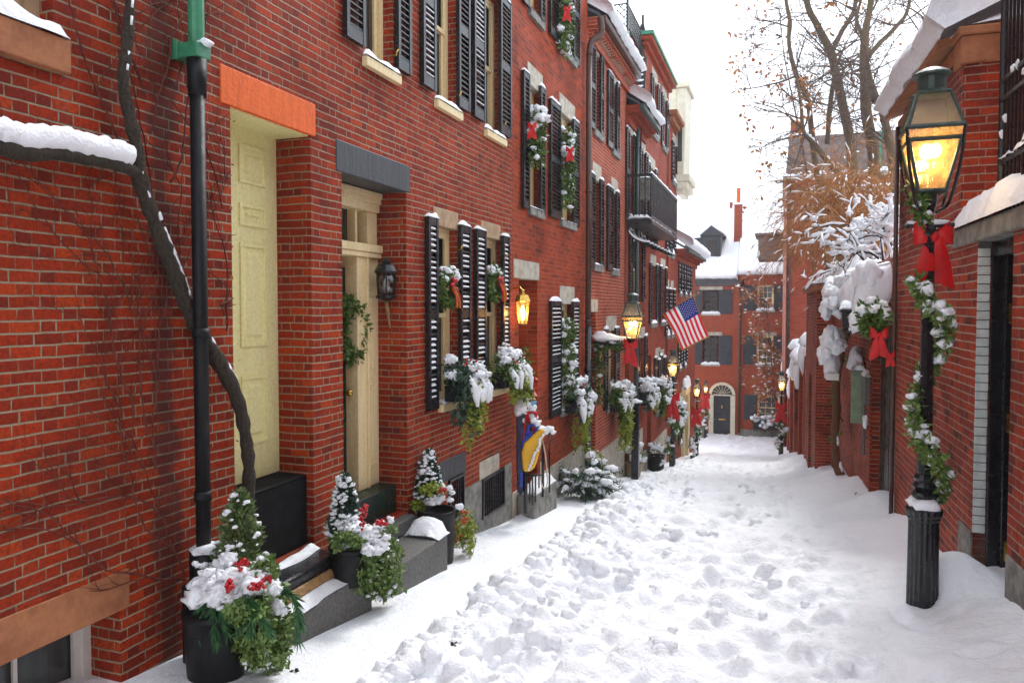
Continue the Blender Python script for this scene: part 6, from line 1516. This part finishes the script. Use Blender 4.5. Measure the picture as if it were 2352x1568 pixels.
# ------------------------------------------------------------------ planted tubs by the doors
def tub(label, t_, pot, conifer, snow, ivy, berries, sprays=(), ped=None, seed=1, cat='planter', sprmat='spruce', ivymat='ivy', n_ivy=900):
    """pot = (px0, px1, py_top, py_bottom); clouds given as (px, py, rx, ry, depth shift)"""
    rng = random.Random(seed); S = t_ / FPX
    pc = at_t((pot[0] + pot[1]) / 2, pot[3], t_); r = (pot[1] - pot[0]) / 2 * S; h = (pot[3] - pot[2]) * S
    t = thing('planter', label, cat, pc, 0, 'planted tubs by the doors')
    m = MB(); m.lathe([(r * .86, -.03), (r * .9, 0), (r * .97, h * .55), (r, h - .04), (r * 1.06, h - .035), (r * 1.06, h), (r * .9, h), (r * .88, h - .05)], 24, pc); m.build('pot', M['cast' if ped is None else ped], t, True)
    def cloud(c, q=1.0):
        while True:
            d = V((rng.uniform(-1, 1), rng.uniform(-1, 1), rng.uniform(-1, 1)))
            if d.length < 1: break
        p = at_t(c[0], c[1], t_ + c[4]); k = (t_ + c[4]) / FPX
        return p + RGT * d.x * c[2] * k * q + V((0, 0, 1)) * d.z * c[3] * k * q + FWD * d.y * (c[2] + c[3]) / 2 * k * q * .8
    if conifer:
        x, y0, y1, w_, dt = conifer[:5]; b0 = at_t(x, y0, t_ + dt); k = (t_ + dt) / FPX; H_ = (y0 - y1) * k; rr = w_ / 2 * k
        m = MB(); m.tube([b0 - V((0, 0, .1)), b0 + V((0, 0, H_ * .9))], .012, 5)
        sn = MB()
        for i in range(2300):
            q = rng.random() ** 1.35; an = rng.uniform(0, 6.283); rad = rr * (1 - q) ** .58 * (.35 + .65 * rng.random() ** .5) * (1 + .25 * math.sin(an * 3 + q * 14)); o = V((math.cos(an), math.sin(an), 0))
            m.leaf(b0 + o * rad + V((0, 0, H_ * q)), (o * .7 + rdir(rng) * .5 + V((0, 0, .55))).normalized(), rng.uniform(.028, .055), rng.uniform(.011, .022), rng)
        for i in range(4 * (conifer[5] if len(conifer) > 5 else 22)):
            q = rng.random() ** 1.2; an = rng.uniform(0, 6.283); rad = rr * (1 - q) ** .58 * 1.08 + .012; s = rng.uniform(.008, .022) * (1.6 if rng.random() < .12 else 1); sn.blob(b0 + V((math.cos(an) * rad, math.sin(an) * rad, H_ * q + .015)), (s * 1.3, s * 1.3, s * .8), 1, .4, rng=rng)
        co_ = m.build('conifer', M[sprmat], t); sn.build('snow', M['snow'], co_, True)
    if ivy:
        m = MB()
        for c in ivy:                                                # trailing strands that spill over the rim and down
            for i in range(int(26 * c[2] / 30)):
                q = rng.uniform(-1, 1); py0 = c[1] - c[3] * math.sqrt(1 - q * q) * rng.uniform(.4, 1.05); py1 = c[1] + c[3] * rng.uniform(-.1, 1.12) * (1 - .4 * abs(q)); dt = c[4] + rng.uniform(-.14, .14)
                p0, p1 = at_t(c[0] + q * c[2] * .8, py0, t_ + dt), at_t(c[0] + q * c[2] * rng.uniform(.8, 1.25), max(py1, py0 + 8), t_ + dt - .03); pts = [p0, p0.lerp(p1, .35) + rdir(rng) * .02 - FWD * .04, p0.lerp(p1, .7) + rdir(rng) * .03 - FWD * .03, p1]
                m.tube(pts, .003, 4, cap=False); leaf_path(m, pts, .026, int(n_ivy / 22 * rng.uniform(.5, 1.3)), rng.uniform(.028, .048), rng.uniform(.018, .032), rng, -.5)
        m.build('ivy', M[ivymat], t)
    m = MB()
    for c in snow:
        n = max(3, int(c[2] * c[3] / 260))
        for i in range(n):
            p = cloud(c, .75); s = min(c[2], c[3]) * S * rng.uniform(.28, .62); m.blob(p, (s * rng.uniform(1, 1.4), s * rng.uniform(1, 1.3), s * rng.uniform(.6, .95)), 3, .34, 2.6, rng=rng)
            for z in range(5): e_ = s * rng.uniform(.12, .34); m.blob(p + rdir(rng, .2) * s * 1.15, (e_ * 1.3, e_ * 1.2, e_), 1, .4, rng=rng)
    for c in (ivy or []):
        for i in range(14): s = rng.uniform(.010, .022); m.blob(cloud(c, 1.0), (s * 1.4, s * 1.3, s), 1, .4, rng=rng)
    m.build('snow', M['snow'], t, True)
    if berries:
        m = MB()
        for c in berries:
            for i in range(16): m.blob(cloud(c) - FWD * .09 + V((0, 0, .02)), rng.uniform(.010, .016), 1, .0, rng=rng)
        m.build('berries', M['berry'], t, True)
    for (p0, p1, p2, dt) in sprays:                                  # drooping pine sprays
        m = MB(); sp = smooth_path([at_t(*p0, t_ + dt), at_t(*p1, t_ + dt - .05), at_t(*p2, t_ + dt - .06)], 6); m.tube(sp, .005, 5)
        for i in range(130):
            j = rng.randint(0, len(sp) - 2); d = (sp[j + 1] - sp[j]).normalized(); m.leaf(sp[j].lerp(sp[j + 1], rng.random()), (d * 1.1 + rdir(rng) * .55).normalized(), rng.uniform(.06, .10), .007, rng)
        m.build('pine_spray', M['pine'], t)
    return t
tub('big black tub beside the drainpipe with pale conifer, pine sprays and ivy', 4.33, (428, 566, 1392, 1542), (552, 1305, 1128, 104, .22, 14),
    [(470, 1350, 45, 40, -.05), (530, 1345, 60, 55, -.1), (585, 1340, 45, 40, -.08), (505, 1300, 40, 36, .05), (620, 1370, 36, 40, -.08), (560, 1305, 40, 26, .05), (600, 1285, 16, 16, 0), (460, 1295, 22, 12, .1), (640, 1400, 18, 16, -.1), (448, 1372, 20, 8, 0)],
    [(592, 1440, 44, 92, -.04), (632, 1440, 30, 96, .06), (612, 1490, 48, 50, .04), (610, 1310, 36, 34, .1), (570, 1400, 40, 26, -.12)], [(570, 1292, 16, 16, -.05), (540, 1340, 12, 14, -.18), (618, 1325, 20, 10, -.02), (600, 1340, 22, 8, -.1)],
    [((500, 1365), (470, 1390), (460, 1452), -.1), ((510, 1370), (492, 1405), (497, 1468), -.12), ((545, 1370), (540, 1400), (548, 1440), -.16), ((575, 1370), (590, 1400), (620, 1452), -.2), ((560, 1370), (580, 1395), (575, 1450), -.2), ((645, 1355), (680, 1380), (685, 1468), -.05), ((640, 1350), (672, 1372), (690, 1430), -.02), ((480, 1370), (505, 1400), (520, 1450), -.12)], None, 111, 'planter', 'conifer')
tub('black tub on the long granite step, with a snowy spruce and variegated ivy', 5.6, (757, 838, 1252, 1330), (793, 1225, 1092, 66, .1, 45),
    [(800, 1215, 40, 36, 0), (835, 1235, 46, 34, -.05), (780, 1258, 30, 12, -.08), (850, 1255, 40, 26, -.15), (895, 1190, 14, 12, 0), (870, 1210, 26, 20, 0), (770, 1200, 14, 20, 0), (775, 1150, 10, 16, 0), (880, 1240, 20, 16, -.1)],
    [(846, 1300, 30, 76, .12), (892, 1290, 30, 92, .28), (868, 1330, 34, 56, .24), (800, 1240, 34, 26, 0)], [(838, 1190, 12, 26, -.05), (880, 1200, 14, 8, -.1), (845, 1165, 8, 8, 0)], (), None, 112)
tub('black tub beyond the granite steps, with a snowy spruce and pale hanging ivy', 7.45, (960, 1046, 1168, 1284), (985, 1140, 1034, 58, .05, 45),
    [(985, 1150, 32, 18, -.05), (1025, 1150, 34, 20, -.05), (1060, 1165, 16, 16, -.05), (1040, 1125, 20, 12, 0)],
    [(1066, 1215, 22, 64, .30), (1076, 1240, 16, 42, .40), (1000, 1120, 34, 14, 0), (962, 1160, 10, 24, 0)], [(1020, 1128, 12, 8, -.05), (1068, 1185, 10, 20, -.2)], (), None, 113, 'planter', 'spruce', 'trail', 600)
tub('clay pot with a snowy shrub on the pavement before the narrow house', 17.6, (1434, 1472, 1062, 1100), None, [(1452, 1050, 26, 16, 0), (1445, 1030, 16, 14, 0), (1466, 1025, 16, 18, 0), (1480, 1050, 8, 14, 0)], [(1455, 1040, 28, 26, .1)], None, (), 'terra', 114, 'planter', 'spruce', 'garland', 500)
tub('black planter box heaped with snowy evergreen before the balcony house', 20.2, (1488, 1526, 1044, 1082), None, [(1508, 1030, 24, 14, 0), (1500, 1022, 12, 10, 0), (1520, 1062, 8, 12, -.2)], [(1506, 1035, 28, 20, .1)], None, (), None, 115, 'planter', 'spruce', 'spruce', 500)
tub('green pot with a snowy shrub at the foot of the cream doorway', 26.5, (1585, 1596, 1046, 1058), None, [(1592, 1030, 9, 10, 0), (1588, 1010, 6, 8, 0), (1596, 1040, 8, 8, 0)], [(1590, 1020, 10, 30, .1)], None, (), 'teal', 116, 'planter', 'spruce', 'spruce', 400)
tub('urn on a stone plinth with a drooping snowy plant behind the fir boughs', 13.4, (1362, 1392, 1062, 1112), None, [(1372, 1050, 20, 14, 0), (1378, 1058, 18, 10, -.1), (1362, 1036, 10, 10, 0), (1398, 1090, 14, 22, 0)], [(1364, 1050, 18, 28, .05), (1386, 1085, 14, 34, -.1)], None, (), 'granited', 117, 'planter', 'spruce', 'trail', 450)
# heap of fir boughs on the pavement
rng = random.Random(121); t = thing('fir_boughs', 'heap of snow-covered fir boughs lying on the pavement against the stone footing', 'bush', at_t(1340, 1140, 11.9))
m = MB(); sn = MB()
for i in range(70):
    p = at_t(rng.uniform(1300, 1388), rng.uniform(1085, 1135), 12.3 + rng.uniform(-.35, .35)); d = V((rng.uniform(-.5, 1), rng.uniform(-1, .6), rng.uniform(-.35, .35))).normalized(); L = rng.uniform(.25, .5)
    sp = [p, p + d * L * .5 + V((0, 0, .03)), p + d * L - V((0, 0, .05))]; m.tube(sp, .006, 4); leaf_path(m, sp, .05, 60, .075, .018, rng, 0)
    if i % 2: sn.blob(sp[1] + V((0, 0, .05)), (rng.uniform(.05, .13), rng.uniform(.05, .12), rng.uniform(.025, .06)), 2, .45, rng=rng)
    elif i % 3 == 0: sn.tube([sp[0] + V((0, 0, .04)), sp[1] + V((0, 0, .05)), sp[2] + V((0, 0, .03))], [.03, .045, .015], 6)
m.build('boughs', M['spruce'], t); sn.build('snow', M['snow'], t, True)

# ------------------------------------------------------------------ lanterns by the doors
t = thing('wall_lantern', 'unlit dark coach lantern on a brown stem beside the green door', 'lantern', at_t(887, 660, 7.2))
c0 = at_y(887, 690, 6.32); s_ = 6.32 / .887 / FPX
m = MB(); m.lathe([(.055, 0), (.095, .02), (.102, .045), (.09, .05)], 12, c0); m.lathe([(.106, .26), (.112, .28), (.08, .34), (.045, .355), (.05, .375), (.02, .40), (.004, .41)], 12, c0)
for k in range(6): an = k / 6 * 6.283; m.tube([c0 + V((.09 * math.cos(an), .09 * math.sin(an), .045)), c0 + V((.102 * math.cos(an), .102 * math.sin(an), .265))], .008, 4)
m.build('frame', M['iron'], t); m = MB(); m.lathe([(.084, .05), (.096, .262)], 12, c0); m.build('glass', M['clearglass'], t, True)
m = MB(); m.lathe([(.02, .07), (.036, .12), (.032, .17), (.006, .22)], 10, c0); m.build('bulb', M['bulb'], t, True)
m = MB(); m.tube([c0 + V((0, 0, 0)), c0 + V((0, .03, -.12)), c0 + V((.01, .06, -.27))], [.02, .018, .006], 8); m.tube([c0 + V((0, 0, -.02)), c0 + V((0, .14, .03))], .014, 6); m.build('stem', M['wood'], t, True)
t = thing('wall_lantern', 'brightly lit glass lantern hanging in the doorway behind the sled', 'lantern', at_t(1200, 710, 9.7)); c0 = at_t(1200, 745, 9.9)
m = MB(); m.lathe([(.06, 0), (.07, .01), (.0705, .015)], 8, c0); m.lathe([(.10, .30), (.115, .31), (.08, .39), (.03, .41), (.025, .46), (.008, .47)], 8, c0)
for k in range(8): an = k / 8 * 6.283; m.tube([c0 + V((.065 * math.cos(an), .065 * math.sin(an), .01)), c0 + V((.10 * math.cos(an), .10 * math.sin(an), .30))], .006, 4)
m.tube([c0 + V((0, 0, .45)), c0 + V((-.05, .05, .5)), V((XL - .15, c0.y + .1, c0.z + .45))], .012, 6); m.build('frame', M['brass'], t)
m = MB(); m.lathe([(.062, .01), (.097, .30), (.075, .39)], 8, c0); m.build('glass', M['lampglass'], t); m = MB(); m.lathe([(.02, .06), (.035, .12), (.03, .2), (.008, .25)], 10, c0); m.build('bulb', M['flame2'], t, True)
L = bpy.data.lights.new('lantern_light', 'POINT'); L.energy = 14; L.color = (1, .55, .2); L.shadow_soft_size = .05; lo = bpy.data.objects.new('lantern_light', L); COL.objects.link(lo); lo.parent = t; lo.location = WM[t.name].inverted() @ (c0 + V((0, 0, .15)))
t = thing('wall_lantern', 'tiny glowing wall lantern beside the window of the balcony house', 'lantern', at_t(1527, 880, 23.3)); c0 = at_t(1526.5, 885, 22.6)
m = MB(); m.lathe([(.05, 0), (.07, .2), (.02, .28)], 8, c0); m.tube([c0 + V((0, 0, .1)), c0 + V((-.3, .1, .1))], .015, 5); m.build('frame', M['brass'], t); m = MB(); m.blob(c0 + V((.02, -.05, .1)), .055, 2, 0); m.build('bulb', M['flame2'], t, True)
# red poinsettia-like sprays in the second doorway
rng = random.Random(131); t = thing('door_garland', 'garland with red and orange blooms in the doorway behind the shovels', 'garland', at_t(1205, 890, 10.3)); m = MB(); m2 = MB()
for i in range(420): m.leaf(at_t(1196 + rng.gauss(0, 9), rng.uniform(800, 940), 10.4 + rng.uniform(-.1, .1)), rdir(rng, -.3), .09, .04, rng)
for i in range(150): m2.leaf(at_t(1212 + rng.gauss(0, 10), 892 + rng.gauss(0, 12), 10.35), rdir(rng), .07, .04, rng)
m.build('greenery', M['garland'], t); m2.build('blooms', M['redp'], t)

# ------------------------------------------------------------------ sled, shovels and stair rail before the second house
tz = 9.9
def P_(px, py, t_=tz): return at_t(px, py, t_)
def slab(name, pix, dep, th, mat, parent, bev=.01):
    m = MB(); m.prism([P_(x, y, dep) for x, y in pix], FWD * th); return bevel(m.build(name, M[mat], parent), bev, 2)
t = thing('sled', 'bright yellow plastic sled stood on end against the stair rail', 'sled', P_(1210, 1083))
slab('deck', [(1198, 1040), (1204, 1018), (1240, 985), (1251, 986), (1250, 1000), (1246, 1012), (1234, 1060), (1228, 1074), (1218, 1083), (1203, 1084), (1200, 1070)], 9.75, .07, 'yellow', t, .025)
m = MB()
for i in range(17): q = i / 16; m.blob(P_(lerp(1246, 1214, q) + R.uniform(-2, 2), lerp(1000, 1078, q), 9.73), (.022, .02, .02), 1, .5)
m.build('snow_streak', M['snow'], t, True)
t = thing('toboggan', 'long dark blue toboggan standing upright beside the yellow sled, its tip crusted with snow', 'sled', P_(1196, 1140))
slab('deck', [(1186, 945), (1192, 925), (1206, 912), (1216, 918), (1214, 950), (1206, 1000), (1203, 1100), (1203, 1128), (1196, 1139), (1188, 1128), (1186, 1050)], 9.95, .05, 'navy', t, .015)
slab('stripe', [(1196, 985), (1200, 980), (1203, 1010), (1199, 1030)], 9.94, .004, 'blue', t, .001); slab('stripe', [(1195, 1085), (1201, 1085), (1201, 1118), (1195, 1118)], 9.94, .004, 'blue', t, .001)
m = MB()
for (x, y, r_) in ((1196, 932, 17), (1206, 916, 13), (1212, 928, 9), (1190, 945, 9), (1208, 945, 7), (1204, 965, 5)): m.blob(P_(x, y, 9.9), (r_ * .0056, r_ * .006, r_ * .0066), 2, .4)
m.build('snow', M['snow'], t, True)
def shovel(label, blade, d_handle, shaft, dep, mat, bmat, snow):
    t = thing('snow_shovel', label, 'shovel', P_(*shaft[0], dep))
    m = MB(); m.tube([P_(*shaft[0], dep), P_(*shaft[1], dep)], .014, 8); m.build('shaft', M[mat], t, True)
    m = MB()
    for i in range(len(d_handle)): m.tube([P_(*d_handle[i], dep), P_(*d_handle[(i + 1) % len(d_handle)], dep)], .017, 8)
    m.build('grip', M[mat], t, True)
    if blade: slab('blade', blade, dep, .02, bmat, t, .006)
    m = MB()
    for (x, y, r_) in snow: m.blob(P_(x, y, dep + .03), (r_ * .0042, r_ * .0044, r_ * .004), 2, .4)
    m.build('snow', M['snow'], t, True)
shovel('snow shovel with a blue D-shaped grip leaning behind the yellow sled', [(1198, 1038), (1199, 1015), (1214, 985), (1224, 1000), (1208, 1030)], [(1217, 975), (1236, 978), (1226, 1003), (1208, 997)], [(1222, 990), (1199, 1040)], 9.8, 'blue', 'blue', [(1240, 985, 12), (1234, 972, 13), (1226, 966, 10), (1244, 995, 7)])
shovel('snow shovel with a red grip between the toboggan and the blue shovel', None, [(1214, 945), (1234, 948), (1226, 968), (1212, 964)], [(1213, 925), (1200, 1010)], 9.88, 'redp', 'redp', [(1222, 940, 13), (1228, 935, 9), (1220, 955, 9), (1232, 958, 8)])
t = thing('snow_scoop', 'pale blue plastic scoop sticking up above the red shovel', 'shovel', P_(1225, 940)); slab('blade', [(1216, 930), (1220, 922), (1233, 920), (1230, 938), (1226, 952), (1215, 950)], 9.98, .02, 'sky_blue', t, .008)
m = MB(); m.tube([P_(1222, 945, 10.0), P_(1212, 1080, 10.0)], .014, 8); m.build('shaft', M['navy'], t, True)
t = thing('stair_railing', 'black iron stair railing holding up the sled and shovels', 'railing', P_(1225, 1150))
m = MB(); m.tube([P_(1236, 1033 - 60, 9.9), P_(1258, 996, 9.9), P_(1266, 994, 9.9)], .016, 6); m.tube([P_(1206, 1090, 9.9), P_(1250, 1090, 9.9)], .012, 6); m.build('rail', M['iron'], t, True)
for (x, y0, y1, r_) in ((1207, 1060, 1178, .028), (1223, 1088, 1160, .011), (1230, 1088, 1152, .011), (1217, 1088, 1150, .011), (1238, 1088, 1120, .011), (1262, 996, 1130, .014), (1247, 1000, 1140, .02)):
    m = MB(); m.tube([P_(x, y0, 9.95 + (x - 1207) * .012), P_(x, y1, 9.95 + (x - 1207) * .012)], r_, 8); m.build('post', M['iron'], t, True)
m = MB()
for (x, y, r_) in ((1262, 985, 9), (1254, 990, 9), (1270, 992, 6), (1246, 984, 8)): m.blob(P_(x, y, 9.9), (r_ * .0065, r_ * .006, r_ * .005), 2, .4)
m.build('snow', M['snow'], t, True)
t = thing('rope', 'pale looped rope hanging from the stair railing', 'rope', P_(1248, 1030)); m = MB(); m.tube(smooth_path([P_(1243, 1000, 9.95), P_(1252, 1040, 9.93), P_(1256, 1080, 9.93), P_(1257, 1110, 9.93), P_(1250, 1122, 9.95), P_(1243, 1105, 9.98), P_(1242, 1060, 9.98)]), .009, 6); m.build('loop', M['rope'], t, True)
t = thing('stone_step', 'rough granite doorstep with clumps of snow under the stair railing', 'step', P_(1255, 1160))
a, c = on(FL, 1236, 1136, .3); a_b, c_b = on(FL, 1280, 1133, .3)
bevel(MB(FL).box(a - .1, a_b, .015, .3, ground(10) - .3, c).build('slab', M['granite'], t), .03, 2)
m = MB(FL); snow_strip(m, a - .1, a_b - .02, .02, .29, c, .09, None, .7)
for (x, y, r_) in ((1225, 1160, 22), (1216, 1166, 12), (1236, 1165, 16), (1250, 1128, 10), (1232, 1150, 14)): m.blob(P_(x, y, 9.6), (r_ * .0058, r_ * .006, r_ * .005), 2, .4)
m.build('snow', M['snow'], t, True)
t = thing('gate_post', 'square black gate post with a cap of snow before the narrow house', 'gate post', at_t(1460, 1040, 16.6)); p0 = at_t(1460, 930, 16.8)
m = MB(); m.box(p0.x - .08, p0.x + .08, p0.y - .08, p0.y + .08, ground(16.7) - .2, p0.z); m.box(p0.x - .11, p0.x + .11, p0.y - .12, p0.y + .14, p0.z, p0.z + .04); bevel(m.build('post', M['black'], t), .01, 1)
m = MB(); m.blob((p0.x, p0.y, p0.z + .07), (.14, .13, .07), 2, .3, flat=.3); m.build('snow', M['snow'], t, True)

# ------------------------------------------------------------------ flag on its pole
A0 = V((XL, 23.2, at_y(1523, 724, 23.2).z - .12)); yF = 23.2
tip = at_y(1603, 674, yF); base = at_y(1519, 724, yF); 
t = thing('flag', 'striped red and white flag with a starred blue canton on a slanting pole', 'flag', base)
m = MB(); m.tube([base, tip], .022, 8); m.blob(tip, .05, 2, 0); m.build('pole', M['wood'], t, True)
h0, h1 = at_y(1524, 721, yF - .04), at_y(1592, 681, yF - .04); f0, f1 = at_y(1569, 804, yF - .12), at_y(1627, 772, yF - .12)
NS, NF = 13, 18; m = MB()
def fp(u, v):                       # u along the pole (0 wall .. 1 tip), v away from the pole
    p = h0.lerp(h1, u).lerp(f0.lerp(f1, u), v); w_ = .07 * v
    return p + V((0, -1, 0)) * (w_ * math.sin(u * 7 + v * 2.2) + .02 * math.sin(v * 9)) + V((.03 * math.sin(v * 4 + u * 3) * v, 0, .02 * math.sin(v * 3.1)))
sub = 2; U = NS * sub
for i in range(U + 1):
    for j in range(NF + 1): m.v.append(fp(i / U, j / NF))
for i in range(U):
    for j in range(NF):
        s_ = NS - 1 - i // sub; mi = 0 if s_ % 2 == 0 else 1
        if s_ < 7 and j / NF < .40: mi = 2
        if j == NF - 1 and False: mi = 3
        m.f.append([i * (NF + 1) + j, (i + 1) * (NF + 1) + j, (i + 1) * (NF + 1) + j + 1, i * (NF + 1) + j + 1]); m.m.append(mi)
for r_ in range(9):
    for q in range(6 if r_ % 2 == 0 else 5):
        u = 1 - (7 / 13) * ((r_ + 1) / 10); v = .40 * ((q * 2 + (1 if r_ % 2 == 0 else 2)) / 12); c = fp(u, v); e1_ = (fp(min(u + .02, 1), v) - fp(u - .02, v)).normalized(); e2_ = (fp(u, v + .02) - fp(u, v - .02)).normalized(); k = len(m.v)
        for z in range(10):
            an = z * math.pi / 5; rr = .026 if z % 2 == 0 else .011; m.v.append(c + V((0, -.006, 0)) + e1_ * rr * math.cos(an) + e2_ * rr * math.sin(an))
        m.f.append([k + z for z in range(10)]); m.m.append(1)
m.build('cloth', [M['flagr'], M['flagw'], M['flagb']], t, True)
m = MB(); m.tube([fp(i / 20, 1.0) for i in range(21)], .02, 5); m.tube([fp(0, j / 20) for j in range(21)], .014, 5); m.tube([fp(1, j / 20) for j in range(21)], .008, 5); m.build('fringe', M['gold'], t, True)

# two stray leaves lying on the snow
for lab, px, py in (('brown curled leaf lying on the smooth snow before the near tub', 676, 1542), ('brown leaf on the snow beside the tumbled lumps', 1044, 1482), ('dark leaf fallen on the trodden snow by the right wall', 1966, 1135)):
    d = ray(px, py); t_ = 4.0
    for k in range(60):
        p = d * t_; g_ = ground_at(p.x, p.y); t_ += (p.z - g_) * .9
    p = d * t_; t = thing('fallen_leaf', lab, 'leaf', p, 0, 'leaves fallen on the snow'); m = MB(); rng = random.Random(px)
    for k in range(5): m.leaf(p + V((0, 0, .01)), rdir(rng, .25), .035, .02, rng)
    m.build('blade', M['bark'], t)
for o in list(bpy.data.objects):
    if o.parent is None and o.type in ('EMPTY',) and 'label' in o and 'kind' not in o: pass
